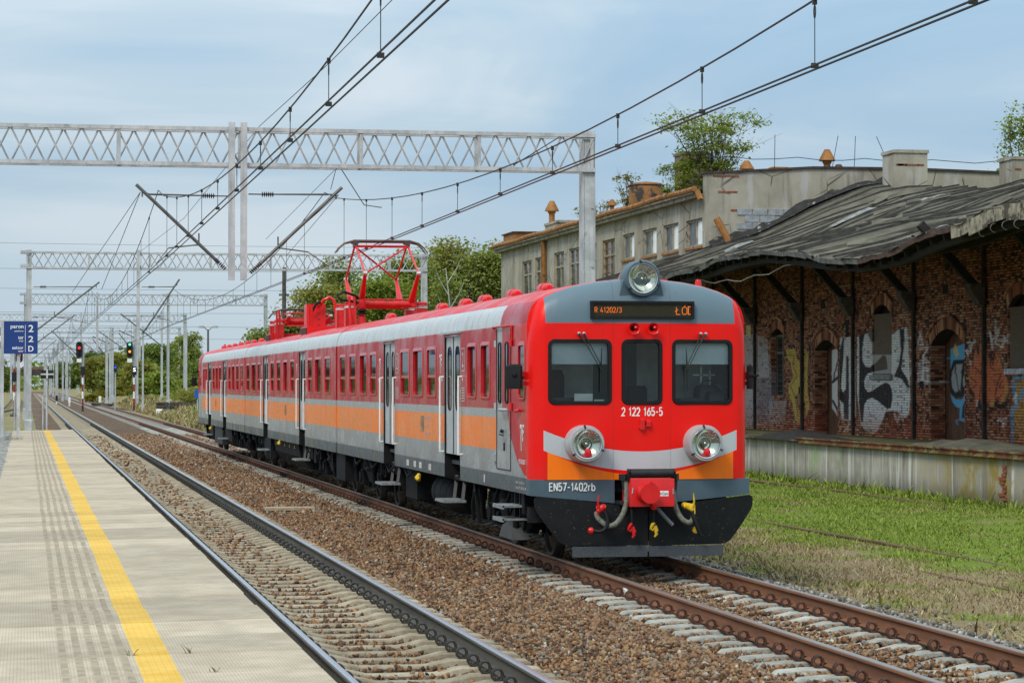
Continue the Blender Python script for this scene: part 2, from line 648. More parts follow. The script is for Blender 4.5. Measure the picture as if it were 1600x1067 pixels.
# ballast bed: cross-section swept along the tracks
prof = [(-0.2, -0.46), (1.2, -0.36), (1.9, -0.275), (2.05, -0.262), (4.55, -0.262), (4.8, -0.235), (5.5, -0.21), (6.2, -0.235), (6.45, -0.258), (9.05, -0.262), (9.35, -0.25), (9.7, -0.30), (10.3, -0.44), (10.6, -0.5)]
mb = MB()
mb.grid([[(x, y, z) for x, z in prof] for y in (5, 60, 120, 250, 500, 900)])
mb.build('ballast_bed', ballast_bed, kind='structure', smooth=60)
mb = MB()
mb.grid([[(x, y, -0.40 + (0.03 if abs(x + 3.5) < 1.5 else 0)) for x in (-9, -6, -5, -2, -1, 1.4)] for y in (89, 140, 250, 500, 900)])
mb.build('cinder_ground', grass_ground, kind='structure')

def bedz(x):
    return np.interp(x, [q[0] for q in prof], [q[1] for q in prof])

# ------------------------------------------------------------------ tracks
RAILP = [(-0.075, -0.172), (0.075, -0.172), (0.075, -0.160), (0.020, -0.145), (0.009, -0.125), (0.009, -0.055), (0.030, -0.040), (0.036, -0.034), (0.036, -0.012), (0.028, -0.002), (0.012, 0.0),
         (-0.012, 0.0), (-0.028, -0.002), (-0.036, -0.012), (-0.036, -0.034), (-0.030, -0.040), (-0.009, -0.055), (-0.009, -0.125), (-0.020, -0.145), (-0.075, -0.160)]

def sleeper_mesh(mat):
    mb = MB()
    secs = [(-1.27, -0.235, 0.85), (-1.23, -0.205, 1), (-1.0, -0.188, 1), (-0.52, -0.188, 1), (-0.30, -0.238, 0.9), (0.30, -0.238, 0.9), (0.52, -0.188, 1), (1.0, -0.188, 1), (1.23, -0.205, 1), (1.27, -0.235, 0.85)]
    P = []
    for x, zt, k in secs:
        w0, w1 = 0.145 * k, 0.092 * k
        P.append([(x, -w0, -0.40), (x, -w1 - 0.008, zt - 0.012), (x, -w1 + 0.004, zt), (x, w1 - 0.004, zt), (x, w1 + 0.008, zt - 0.012), (x, w0, -0.40)])
    mb.grid(P)
    n = len(mb.v)
    mb.f.append((0, 1, 2, 3, 4, 5)); mb.f.append(tuple(range(n - 1, n - 7, -1))); mb.m += [0, 0]
    return mb.build('sleeper', mat)

def clip_mb(mb, o=(0, 0), side=1, y=0.0, hi=True):
    """spring clip ring standing beside the rail foot with its shoulder"""
    x = o[0] + side * 0.105
    k = 12 if hi else 7
    for dy, rr in ((-0.032, 0.040), (0.032, 0.046)):
        pts = [(x + side * 0.012 * math.sin(t), y + dy + 0.008 * math.cos(t), -0.135 + rr * math.sin(t)) for t in [2 * PI * i / k for i in range(k)]]
        pts = [(x + rr * 0.75 * math.cos(t) * side, y + dy + 0.016 * math.sin(2 * t), -0.132 + rr * math.sin(t)) for t in [2 * PI * i / k for i in range(k)]]
        mb.tube(pts, 0.0095, 5 if hi else 4, closed=True)
    mb.box(x - 0.03, x + 0.03, y - 0.022, y + 0.022, -0.188, -0.118)
    mb.box(o[0] + side * 0.045 - 0.02, o[0] + side * 0.045 + 0.02, y - 0.03, y + 0.03, -0.158, -0.146)

def clip_obj(mat, side):
    # coil seen along the rail: two turns round an axis parallel to the sleeper
    mb = MB()
    x = 0.0
    for dy in (-0.030, 0.030):
        mb.tube([(x + side * 0.046 * math.cos(t), dy + 0.008 * math.sin(t), -0.134 + 0.050 * math.sin(t)) for t in [2 * PI * i / 14 for i in range(14)]], 0.0095, 6, closed=True)
    mb.bar((x + side * 0.02, -0.03, -0.180), (x + side * 0.02, 0.03, -0.180), 0.02, 0.02)
    mb.bbox(x - 0.02, x + 0.02, -0.018, 0.018, -0.190, -0.150, 0.006)
    mb.bar((x - side * 0.03, 0, -0.15), (x - side * 0.085, 0, -0.152), 0.04, 0.014)
    return mb.build('rail_clip', mat, smooth=40)

def track(name, label, xc, y0, y1, rmat, smat, cmat, vis0, phase, yobj):
    t = thing(name, label, 'railway track', (xc, vis0, 0))
    for sx in (-0.754, 0.754):
        mb = MB()
        seg = [y0] + list(np.arange(vis0, 160, 20.0)) + [y1]
        n = len(RAILP)
        vs = [(sx + (u if sx < 0 else -u), y - vis0, w) for y in seg for u, w in RAILP]
        fs = [(i * n + j, i * n + (j + 1) % n, (i + 1) * n + (j + 1) % n, (i + 1) * n + j) for i in range(len(seg) - 1) for j in range(n)]
        mb.add(vs, fs)
        mb.build('rail', rmat, t, smooth=40)
    sl = sleeper_mesh(smat)
    sl.parent = t
    cl = {s_: clip_obj(cmat, s_) for s_ in (-1, 1)}
    nclip = 0
    k = 0
    far_y = []
    y = vis0 + phase
    while y < y1 - 1:
        if y < yobj:
            o = sl if k == 0 else dup(sl)
            o.location = (random.uniform(-0.012, 0.012), y - vis0, random.uniform(-0.004, 0.004))
            o.rotation_euler = (0, 0, random.uniform(-0.012, 0.012))
            if nclip < 296:
                for rx in (-0.754, 0.754):
                    for s_ in (-1, 1):
                        c = cl[s_]
                        c = c if c.parent is None else dup(c)
                        c.parent = t
                        c.location = (rx + s_ * 0.118, y - vis0, 0)
                        nclip += 1
            else:
                far_y.append((y, True))
        else:
            far_y.append((y, False))
        k += 1
        y += 0.6
    # beyond that the sleepers and clips are too small to pick apart
    ms = MB()
    mc = MB()
    for y, slp in far_y:
        yy = y - vis0
        if not slp:
            for a, b, z in ((-1.25, -0.45, -0.19), (-0.45, 0.45, -0.235), (0.45, 1.25, -0.19)):
                ms.add([(a, yy - 0.13, -0.4), (b, yy - 0.13, -0.4), (b, yy + 0.13, -0.4), (a, yy + 0.13, -0.4), (a, yy - 0.105, z), (b, yy - 0.105, z), (b, yy + 0.105, z), (a, yy + 0.105, z)],
                       [(4, 5, 6, 7), (0, 1, 5, 4), (2, 3, 7, 6), (3, 0, 4, 7), (1, 2, 6, 5)])
        if y < 160:
            for rx in (-0.754, 0.754):
                for s_ in (-1, 1):
                    x = rx + s_ * 0.118
                    mc.box(x - 0.03, x + 0.03, yy - 0.05, yy + 0.05, -0.19, -0.08)
    if ms.v:
        ms.build('far_sleepers', smat, t, kind='stuff')
    if mc.v:
        mc.build('far_clips', cmat, t, kind='stuff')
    return t

track('railway_track', 'empty track with bright worn rails along the platform edge', XA, 6, 700, rail_grey, sleeper_m, clip_dark, 14.0, 0.22, 150)
track('railway_track', 'rusty railed track that the red train stands on', XB, 6, 700, rail_rusty, sleeper_g, clip_rust, 17.0, 0.1, 150)

def old_rails(label, xs, y0, y1, gaps, zt, bend=None):
    t = thing('railway_track', label, 'railway track', (sum(xs) / len(xs), y0, 0))
    for x, gp in zip(xs, gaps):
        mb = MB()
        n = len(RAILP)
        for a, b in gp:
            seg = list(np.arange(a, b + 0.1, 4.0))
            vs = [(x + u + (bend(y) if bend else 0), y, zt + w + 0.014 * math.sin(y * 0.31 + x) - 0.10 * (max(0, 1 - (y - a) / 5) + max(0, 1 - (b - y) / 5))) for y in seg for u, w in RAILP]
            fs = [(i * n + j, i * n + (j + 1) % n, (i + 1) * n + (j + 1) % n, (i + 1) * n + j) for i in range(len(seg) - 1) for j in range(n)]
            mb.add(vs, fs)
        mb.build('rail', rail_old, t, smooth=40, world=True)
    return t
old_rails('overgrown rusty siding rails sunk in the dry grass', (12.80, 14.32), 26, 300, [[(26, 41.5), (46, 96)], [(30, 300)]], -0.375)
old_rails('buried rails close along the foot of the loading dock', (18.9, 20.2), 44, 100, [[(60, 63)], [(44, 100)]], -0.375)
old_rails('curving tracks seen past the end of the platform', (-6.2, -4.7), 110, 420, [[(110, 420)], [(110, 420)]], 0.0, lambda y: 4.2 * max(0, min(1, (y - 110) / 150)) ** 1.5)
old_rails('diverging siding rails beyond the back of the train', (11.2, 12.7), 130, 330, [[(130, 330)], [(130, 330)]], -0.15, lambda y: -3.0 * max(0, min(1, (y - 150) / 180)) ** 1.4)

# ------------------------------------------------------------------ loose stones, thousands of them
def stones(name, mat, X, Y, Z, size, parent=None):
    n = len(X)
    base = np.array([(-1, -1, -1), (1, -1, -1), (1, 1, -1), (-1, 1, -1), (-1, -1, 1), (1, -1, 1), (1, 1, 1), (-1, 1, 1)], float) * 0.6
    F0 = np.array([(0, 3, 2, 1), (4, 5, 6, 7), (0, 1, 5, 4), (1, 2, 6, 5), (2, 3, 7, 6), (3, 0, 4, 7)])
    V = base[None] * rng.uniform(0.45, 1.25, (n, 8, 3))
    V = V * (size[:, None] * np.stack([rng.uniform(0.85, 1.55, n), rng.uniform(0.7, 1.15, n), rng.uniform(0.42, 0.8, n)], 1))[:, None, :]
    A = rng.normal(size=(n, 4)); A /= np.linalg.norm(A, axis=1, keepdims=True)
    A[:, 0] += 0.9; A /= np.linalg.norm(A, axis=1, keepdims=True)
    w, x, y, z = A.T
    Rm = np.stack([1 - 2 * (y * y + z * z), 2 * (x * y - z * w), 2 * (x * z + y * w), 2 * (x * y + z * w), 1 - 2 * (x * x + z * z), 2 * (y * z - x * w), 2 * (x * z - y * w), 2 * (y * z + x * w), 1 - 2 * (x * x + y * y)], 1).reshape(n, 3, 3)
    V = np.einsum('nij,nkj->nki', Rm, V)
    yaw = rng.uniform(0, 2 * PI, n)
    cx, sx = np.cos(yaw)[:, None], np.sin(yaw)[:, None]
    V = np.stack([V[..., 0] * cx - V[..., 1] * sx, V[..., 0] * sx + V[..., 1] * cx, V[..., 2]], -1)
    V += np.stack([X, Y, Z], 1)[:, None, :]
    F = (F0[None] + 8 * np.arange(n)[:, None, None]).reshape(-1, 4)
    return raw_mesh(name, V.reshape(-1, 3), F, mat, parent, kind='stuff')

def in_view(X, Y, mg=1.2):
    d = Y * math.cos(YAW) + X * math.sin(YAW)
    return (X < 0.39 * d + mg) & (X > -0.02 * d - mg)

def scatter(n, x0, x1, y0, y1):
    X = rng.uniform(x0, x1, n); Y = rng.uniform(y0, y1, n)
    k = in_view(X, Y)
    return X[k], Y[k]

parts_ = []
for y0, y1, dens, sz in ((15, 32, 380, 0.031), (32, 50, 260, 0.035), (50, 80, 110, 0.045), (80, 130, 40, 0.062)):
    for x0, x1, kd in ((2.0, 4.6, 0.8), (4.5, 6.5, 1.0), (6.3, 9.1, 1.15)):
        X, Y = scatter(int((x1 - x0) * (y1 - y0) * dens * kd), x0, x1, y0, y1)
        parts_.append((X, Y, bedz(X) + rng.uniform(-0.01, 0.022, len(X)), rng.uniform(0.6, 1.35, len(X)) * sz))
X, Y, Z, s_ = [np.concatenate([q[i] for q in parts_]) for i in range(4)]
# in the near track the bed lies lower and is silted up
k = ~((np.abs(X - XA) < 1.2) & (rng.random(len(X)) < 0.5))
for xc_, ph_ in ((XA, 14.22), (XB, 17.1)):
    dy_ = np.abs((Y - ph_ + 0.3) % 0.6 - 0.3)
    k &= ~((np.abs(X - xc_) < 1.3) & (dy_ < 0.125) & (rng.random(len(X)) < 0.93))
    q_ = (np.abs(X - xc_) < 1.25)
    Z = np.where(q_, Z + (0.006 if xc_ == XA else 0.022), Z)
stones('ballast', stone_m, X[k], Y[k], Z[k], s_[k])
X, Y = scatter(9000, 9.0, 10.9, 17, 70)
k = rng.random(len(X)) < np.exp(-((X - 9.5) / 0.55) ** 2) + 0.12
X, Y = X[k], Y[k]
stones('gravel', grey_stone, X, Y, np.maximum(bedz(X), -0.42) + 0.01, rng.uniform(0.5, 1.3, len(X)) * 0.034)

# ------------------------------------------------------------------ grass tufts
m, g = newmat('grass_blades')
p = g.pos()
px_, py_, pz_ = g.xyz(p)
a = g.noise(p, 0.55, 6, 0.62)
b = g.noise(p, 7.0, 6, 0.7)
gf = g.add(g.mul(g.sm(px_, 12.0, 15.2), 0.60), g.add(g.mul(g.sub(a, 0.5), 2.6), g.mul(g.sub(b, 0.5), 1.1)))
gf = g.add(gf, g.mul(g.sub(g.island(), 0.5), 0.35))
r_ = g.island()
green = g.ramp(r_, [(0, (0.08, 0.13, 0.017)), (0.5, (0.175, 0.24, 0.035)), (1, (0.30, 0.34, 0.075))])
straw = g.ramp(r_, [(0, (0.15, 0.11, 0.055)), (0.5, (0.31, 0.235, 0.125)), (1, (0.46, 0.38, 0.235))])
g.out(g.mix(g.sm(gf, 0.02, 0.34), straw, green), 0.85, 0, None, 0.15)
blade_m = m

def blades(name, X, Y, Z, h, w, mat, kind='stuff', lean=0.5):
    n = len(X)
    a = rng.uniform(0, 2 * PI, n)
    ux, uy = np.cos(a) * w, np.sin(a) * w
    lx, ly = rng.normal(0, lean, n) * h, rng.normal(0, lean, n) * h
    V = np.stack([np.stack([X - ux, Y - uy, Z], 1), np.stack([X + ux, Y + uy, Z], 1),
                  np.stack([X + lx * 0.4 + ux * 0.7, Y + ly * 0.4 + uy * 0.7, Z + h * 0.6], 1), np.stack([X + lx * 0.4 - ux * 0.7, Y + ly * 0.4 - uy * 0.7, Z + h * 0.6], 1),
                  np.stack([X + lx, Y + ly, Z + h], 1)], 1)
    F4 = np.array([(0, 1, 2, 3)])
    T = np.array([(3, 2, 4)])
    # as triangles
    F = np.array([(0, 1, 2), (0, 2, 3), (3, 2, 4)])
    F = (F[None] + 5 * np.arange(n)[:, None, None]).reshape(-1, 3)
    return raw_mesh(name, V.reshape(-1, 3), F, mat, None, kind=kind)

X1, Y1 = scatter(300000, 9.9, 21.3, 24, 95)
cl_ = np.sin(X1 * 2.1 + Y1 * 0.7) * np.sin(Y1 * 1.9 - X1 * 0.8) + 0.8 * np.sin(X1 * 0.63 + 2) * np.sin(Y1 * 0.37) + rng.normal(0, 0.45, len(X1))
k = (cl_ > -0.8) & ((X1 > 10.6) | (rng.random(len(X1)) < 0.3))
X1, Y1 = X1[k], Y1[k]
Z1 = np.array([gz(x, y) for x, y in zip(X1, Y1)]) - 0.01
blades('grass', X1, Y1, Z1, rng.gamma(2.2, 0.0125, len(X1)) + 0.012, 0.007 + 0.00010 * Y1, blade_m)
# taller weeds: foot of the dock, edge of the stones, far verge
Xa, Ya = scatter(7000, 20.9, 21.55, 50, 92)
Xb, Yb = scatter(5000, 9.8, 11.2, 24, 80)
Xc, Yc = scatter(26000, 9.9, 19, 95, 300)
Xd, Yd = scatter(2500, -3, 2.0, 89.5, 140)
X1, Y1 = np.concatenate([Xa, Xb, Xc, Xd]), np.concatenate([Ya, Yb, Yc, Yd])
H = np.concatenate([rng.gamma(1.6, 0.045, len(Xa)), rng.gamma(1.6, 0.028, len(Xb)), rng.gamma(3, 0.06, len(Xc)), rng.gamma(2, 0.06, len(Xd))])
blades('weeds', X1, Y1, np.array([gz(x, y) for x, y in zip(X1, Y1)]) - 0.02, H + 0.03, 0.012 + 0.00022 * Y1, blade_m)

# ------------------------------------------------------------------ platform
m, g = newmat('platform_slab')
p = g.pos()
x, y, z = g.xyz(p)
n = g.noise(p, 2.5, 6, 0.65)
c = g.mix(g.sm(n, 0.3, 0.7), (0.375, 0.305, 0.222), (0.485, 0.405, 0.305))
k = g.add(0.83, g.mul(g.orand(), 0.34))
c = g.mix(1.0, c, g.comb(k, k, g.mul(k, 0.99)), 'MULTIPLY')
c = g.mix(g.mul(g.sm(g.noise(p, 11, 6, 0.7), 0.6, 0.75), 0.35), c, (0.2, 0.17, 0.13))
# anti-slip grid pressed into the face
wx = g.math('PINGPONG', x, 0.0095)
wy = g.math('PINGPONG', y, 0.04)
h = g.math('MINIMUM', g.sm(wx, 0.0, 0.005), g.add(g.mul(g.sm(wy, 0.0, 0.006), 0.35), 0.65))
c = g.mix(g.mul(g.sub(1.0, h), 0.24), c, (0.16, 0.14, 0.115))
c = g.mix(g.mul(g.sm(g.noise(g.scl(p, (1.3, 0.45, 1)), 1.0, 6, 0.7), 0.52, 0.68), 0.30), c, (0.26, 0.225, 0.18))
slab_bump = g.bump(g.add(h, g.mul(g.noise(p, 70, 4), 0.5)), 0.35, 0.004)
g.out(c, 0.9, 0, slab_bump, 0.2)
slab_m = m
m, g = newmat('yellow_line')
p = g.pos()
x, y, z = g.xyz(p)
wx = g.math('PINGPONG', x, 0.02)
wy = g.math('PINGPONG', y, 0.08)
h = g.math('MINIMUM', g.sm(wx, 0.0, 0.006), g.sm(wy, 0.0, 0.010))
c = g.mix(g.sm(g.noise(p, 3, 6, 0.65), 0.3, 0.7), (0.58, 0.345, 0.05), (0.69, 0.435, 0.085))
c = g.mix(g.mul(g.sub(1.0, h), 0.25), c, (0.42, 0.26, 0.06))
c = g.mix(g.mul(g.sm(g.noise(p, 14, 6, 0.75), 0.60, 0.72), 0.6), c, (0.33, 0.24, 0.11))
k = g.add(0.9, g.mul(g.orand(), 0.2))
c = g.mix(1.0, c, g.comb(k, k, k), 'MULTIPLY')
g.out(c, 0.8, 0, g.bump(h, 0.3, 0.004), 0.25)
yellow_line = m
ribs_m = M('tactile_rib', (0.34, 0.29, 0.22), 0.9, 0, 0.2, 8, rnd=0.1)
wall_conc = M('platform_wall', (0.20, 0.185, 0.16), 0.9, 0, 0.3, 2, 0.4, 20, streak=0.4)
sett_m, g = newmat('grey_setts')
k = g.island()
c = g.ramp(k, [(0, (0.20, 0.195, 0.18)), (0.6, (0.30, 0.29, 0.27)), (1, (0.38, 0.37, 0.34))])
g.out(c, 0.9, 0, None, 0.2)

PZ, FALL = 0.78, 0.02        # height at the edge, cross-fall away from it
plat = thing('platform', 'concrete station platform with a yellow safety line', 'platform', (1.58, 10, 0))
mb = MB()
mb.box(-5.5, 1.43, 6, 88.2, -0.45, 0.60)
mb.build('platform_wall', wall_conc, plat, world=True)
XE = 1.58
cuts = [-0.40, 0.615, 0.815, XE]
mb = MB()
zt = lambda x: PZ - FALL * (XE - x)
b_ = 0.010
L_ = 0.988
for i in range(3):
    a, b = cuts[i], cuts[i + 1]
    mb.add([(a, b_, zt(a)), (b, b_, zt(b)), (b, L_ - b_, zt(b)), (a, L_ - b_, zt(a))], [(0, 1, 2, 3)], 1 if i == 1 else 0)
    for y_a, y_b in ((b_, 0.0), (L_ - b_, L_)):
        mb.add([(a, y_a, zt(a)), (b, y_a, zt(b)), (b, y_b, zt(b) - b_), (a, y_b, zt(a) - b_), (b, y_b, zt(b) - 0.14), (a, y_b, zt(a) - 0.14)], [(0, 1, 2, 3), (3, 2, 4, 5)], [1 if i == 1 else 0, 0])
for x_, s2 in ((-0.40, -1), (XE, 1)):
    mb.add([(x_, 0, zt(x_)), (x_, L_, zt(x_)), (x_ + s2 * 0.004, L_, zt(x_) - 0.012), (x_ + s2 * 0.004, 0, zt(x_) - 0.012), (x_, L_, zt(x_) - 0.14), (x_, 0, zt(x_) - 0.14)], [(0, 1, 2, 3), (3, 2, 4, 5)], 0)
# tactile field: five columns of short cross ribs
for ci in range(5):
    xc = 0.215 + ci * 0.085
    for r_ in range(27):
        yc = 0.03 + r_ * 0.0352
        z0 = zt(xc)
        w, l = 0.021, 0.0075
        mb.add([(xc - w, yc - l, z0 - 0.001), (xc + w, yc - l, z0 - 0.001), (xc + w, yc + l, z0 - 0.001), (xc - w, yc + l, z0 - 0.001), (xc - w * 0.9, yc - l * 0.5, z0 + 0.006), (xc + w * 0.9, yc - l * 0.5, z0 + 0.006), (xc + w * 0.9, yc + l * 0.5, z0 + 0.006), (xc - w * 0.9, yc + l * 0.5, z0 + 0.006)],
               [(4, 5, 6, 7), (0, 1, 5, 4), (1, 2, 6, 5), (2, 3, 7, 6), (3, 0, 4, 7)], 2)
slab = mb.build('slab', [slab_m, yellow_line, ribs_m])
slab.parent = plat
for i, yk in enumerate(range(8, 88)):
    o = slab if i == 0 else dup(slab)
    o.location = (-1.58 + random.uniform(-0.006, 0.006), yk - 0.05 - 10, random.uniform(-0.004, 0.004))
    o.rotation_euler = (0, random.uniform(-0.002, 0.002), random.uniform(-0.003, 0.003))
# small setts behind the slabs
n_ = 0
vs, fs = [], []
sx_, sy_ = 0.1, 0.2
mb = MB()
for j, yy in enumerate(np.arange(40, 88, 0.205)):
    for i, xx in enumerate(np.arange(-1.6, -0.42, 0.105)):
        z = 0.735 + random.uniform(-0.006, 0.006)
        o = (j % 2) * 0.05
        mb.add([(xx - o, yy, z), (xx - o + 0.097, yy, z), (xx - o + 0.097, yy + 0.197, z), (xx - o, yy + 0.197, z), (xx - o, yy, z - 0.03), (xx - o + 0.097, yy, z - 0.03), (xx - o + 0.097, yy + 0.197, z - 0.03), (xx - o, yy + 0.197, z - 0.03)],
               [(0, 1, 2, 3), (4, 5, 1, 0), (5, 6, 2, 1), (6, 7, 3, 2), (7, 4, 0, 3)])
mb.box(-5.5, -0.43, 6, 88.2, 0.60, 0.715)
mb.build('setts', sett_m, plat, kind='stuff', world=True)
# weeds in the slab joints
weed_m = M('dry_weed', (0.13, 0.11, 0.035), 0.9, 0, 0.4, 30)
for wx_, wy_, hh, nn, wl in ((0.93, 14.95, 0.055, 6, 'dry little weed in a slab joint right of the yellow line'), (0.60, 14.95, 0.04, 5, 'yellowish weed sprig at the edge of the tactile ribs'), (-0.33, 74.0, 0.16, 60, 'grass tuft in the platform paving near the sign'), (1.0, 13.95, 0.03, 5, 'tiny green weed in the front slab joint')):
    mb = MB()
    for _ in range(nn):
        a = random.uniform(0, 2 * PI); l = random.uniform(0.4, 1) * hh
        r0 = 0.25 if nn > 20 else 0.02
        bx, by = wx_ + random.uniform(-r0, r0), wy_ + random.uniform(-r0, r0) * 0.3
        z0 = zt(bx)
        mb.tube([(bx, by, z0), (bx + math.cos(a) * l * 0.5, by + math.sin(a) * l * 0.2, z0 + l * 0.6), (bx + math.cos(a) * l * 1.1, by + math.sin(a) * l * 0.4, z0 + l)], [0.0022, 0.0016, 0.0006], 4)
    o = mb.build('weed', weed_m)
    tag(o, wl, 'weed')
# ------------------------------------------------------------------ the train
TY = 32.1
TL = 64.25
train = thing('train', 'red, grey and orange electric train with its nose towards the platform', 'train', (XB, TY, 0))

# painted body side: bands by height, swoosh at the cab, streaks of rain and dirt
m, g = newmat('train_side_paint')
p = g.obj()
x, y, z = g.xyz(p)
RED = (0.40, 0.010, 0.020)
REDF = (0.66, 0.014, 0.010)
LG = (0.34, 0.355, 0.36)
c = g.mix(g.gt(z, 1.105), (0.105, 0.125, 0.135), (0.30, 0.31, 0.31))
orange = g.mul(g.band(z, 1.42, 1.86), g.band(y, 2.5, 61.8))
c = g.mix(orange, c, (0.86, 0.215, 0.03))
c = g.mix(g.band(z, 1.86, 1.98), c, (0.33, 0.345, 0.35))
cab = g.math('MAXIMUM', g.lt(y, 2.05), g.gt(y, 62.2))
c = g.mix(g.gt(z, 1.98), c, RED)
c = g.mix(g.mul(g.band(z, 1.98, 3.09), g.math('MAXIMUM', g.band(y, 2.05, 2.42), g.band(y, 61.83, 62.2))), c, (0.33, 0.35, 0.36))
zz = g.math('DIVIDE', g.sub(z, 1.09), 1.71)
B = g.mul(g.ramp(zz, [(0.0, 0.02), (0.035, 0.2), (0.117, 0.37), (0.30, 0.57), (0.53, 0.69), (0.69, 0.77), (1.0, 0.82)]), 2.5)
c = g.mix(g.mul(g.lt(y, B), g.gt(z, 1.09)), c, g.mix(g.sm(y, 0.0, 1.5), REDF, RED))
c = g.mix(g.gt(z, 3.09), c, RED)
cant = g.mul(g.band(z, 3.09, 3.375), g.band(y, 2.2, 62.0))
c = g.mix(cant, c, (0.50, 0.53, 0.54))
c = g.mix(g.gt(z, 3.375), c, (0.62, 0.02, 0.022))
st = g.noise(g.scl(p, (3, 7.0, 0.45)), 1.0, 5, 0.62)
st2 = g.noise(g.scl(p, (2, 1.3, 1.6)), 1.0, 5, 0.6)
c = g.mix(g.mul(g.sm(st, 0.52, 0.72), 0.38), c, g.mix(0.6, c, (0.06, 0.045, 0.04)))
c = g.mix(g.mul(g.sm(st2, 0.55, 0.75), 0.10), c, (0.36, 0.33, 0.32))
drip = g.mul(g.sm(g.noise(g.scl(p, (2, 14, 0.3)), 1.0, 3, 0.6), 0.55, 0.66), g.band(z, 3.09, 3.30))
c = g.mix(g.mul(drip, 0.55), c, (0.10, 0.11, 0.11))
low = g.mul(g.sm(z, 1.25, 0.9), g.sm(st2, 0.42, 0.6))
c = g.mix(g.mul(low, 0.45), c, (0.05, 0.045, 0.04))
weld = g.mul(g.sm(g.math('PINGPONG', g.add(y, 0.35), 0.68), 0.012, 0.003), g.mul(g.lt(z, 1.42), g.gt(z, 0.95)))
c = g.mix(g.mul(weld, 0.45), c, (0.06, 0.06, 0.06))
pat = g.mul(g.sm(g.noise(g.scl(p, (1, 0.9, 1.8)), 1.0, 4, 0.6), 0.54, 0.58), g.mul(g.lt(z, 1.42), g.gt(z, 1.105)))
c = g.mix(g.mul(pat, 0.45), c, (0.42, 0.43, 0.42))
rf = g.add(0.20, g.mul(g.sm(st2, 0.35, 0.7), 0.32))
nb = g.bump(g.add(g.noise(g.scl(p, (1, 1.1, 1.1)), 1.0, 2, 0.5), g.mul(g.noise(g.scl(p, (1, 30, 1.5)), 1.0, 3, 0.5), 0.012)), 0.5, 0.03)
g.out(c, rf, 0, nb, 0.24, 0.0)
side_paint = m

m, g = newmat('train_front_paint')
p = g.obj()
x, y, z = g.xyz(p)
ax = g.abs(x)
x2 = g.mul(x, x)
c = (0.80, 0.006, 0.003)
U = g.add(1.452, g.mul(x2, 0.168))
Lw = g.add(1.205, g.mul(x2, 0.163))
O = g.add(1.155, g.mul(x2, 0.20))
slate_f = (0.125, 0.185, 0.225)
c = g.mix(g.mul(g.mul(g.gt(z, 3.09), g.lt(ax, 1.245)), g.lt(y, 0.215)), c, slate_f)
c = g.mix(g.mul(g.lt(ax, 1.22), g.lt(z, O)), c, (1.0, 0.195, 0.004))
c = g.mix(g.mul(g.lt(ax, 1.27), g.mul(g.gt(z, Lw), g.lt(z, U))), c, (0.47, 0.49, 0.51))
n = g.noise(p, 2.2, 4, 0.55)
c = g.mix(g.mul(g.sm(n, 0.45, 0.75), 0.05), c, (0.25, 0.13, 0.10))
crease_shade = g.mul(g.sm(g.abs(g.sub(ax, 0.375)), 0.012, 0.004), g.gt(y, -1.0))
c = g.mix(g.mul(crease_shade, 0.22), c, (0.10, 0.02, 0.02))  # shade of the nose creases painted in as thin darker lines
lowd = g.mul(g.sm(z, 1.55, 1.10), g.sm(g.noise(g.scl(p, (4, 4, 2)), 1, 5, 0.65), 0.48, 0.68))
c = g.mix(g.mul(lowd, 0.16), c, (0.12, 0.09, 0.07))
c = g.mix(g.mul(g.sm(g.noise(g.scl(p, (14, 14, 0.8)), 1, 3, 0.6), 0.58, 0.72), 0.10), c, (0.08, 0.05, 0.05))
nb = g.bump(g.noise(p, 1.3, 2, 0.5), 0.35, 0.03)
g.out(c, g.add(0.24, g.mul(n, 0.18)), 0, nb, 0.27, 0.0)
front_paint = m

m, g = newmat('window_glass')
fr = g.new('ShaderNodeFresnel'); fr.inputs['IOR'].default_value = 1.5
tr = g.new('ShaderNodeBsdfTransparent'); tr.inputs['Color'].default_value = (0.44, 0.50, 0.48, 1)
gl = g.new('ShaderNodeBsdfGlossy'); gl.inputs['Roughness'].default_value = 0.03
gl.inputs['Color'].default_value = (0.95, 0.97, 1, 1)
mx = g.new('ShaderNodeMixShader')
mm = g.add(g.mul(fr.outputs[0], 0.34), 0.01)
g.put(mm, mx.inputs[0])
m.node_tree.links.new(tr.outputs[0], mx.inputs[1]); m.node_tree.links.new(gl.outputs[0], mx.inputs[2])
o = g.new('ShaderNodeOutputMaterial'); m.node_tree.links.new(mx.outputs[0], o.inputs[0])
glass = m

m, g = newmat('windscreen_glass')
fr = g.new('ShaderNodeFresnel'); fr.inputs['IOR'].default_value = 1.4
tr = g.new('ShaderNodeBsdfTransparent'); tr.inputs['Color'].default_value = (0.86, 0.93, 0.91, 1)
gl = g.new('ShaderNodeBsdfGlossy'); gl.inputs['Roughness'].default_value = 0.03
mx = g.new('ShaderNodeMixShader')
g.put(g.add(fr.outputs[0], 0.01), mx.inputs[0])
m.node_tree.links.new(tr.outputs[0], mx.inputs[1]); m.node_tree.links.new(gl.outputs[0], mx.inputs[2])
o = g.new('ShaderNodeOutputMaterial'); m.node_tree.links.new(mx.outputs[0], o.inputs[0])
glass_front = m
inner_m = M('train_interior', (0.30, 0.31, 0.28), 0.7, 0, 0.1)
floor_m = M('train_floor', (0.05, 0.05, 0.055), 0.7)
seat_m = M('seat_fabric', (0.035, 0.04, 0.07), 0.8, 0, 0.3, 20)
door_m = M('door_leaf_paint', (0.40, 0.425, 0.435), 0.4, 0.0, 0.15, 3, streak=0.25)
red_frame = M('window_frame_red', (0.50, 0.012, 0.018), 0.28, 0, 0.12, 4, coat=0.2)
lens_m, g = newmat('lamp_lens')
fr = g.new('ShaderNodeFresnel'); fr.inputs['IOR'].default_value = 1.45
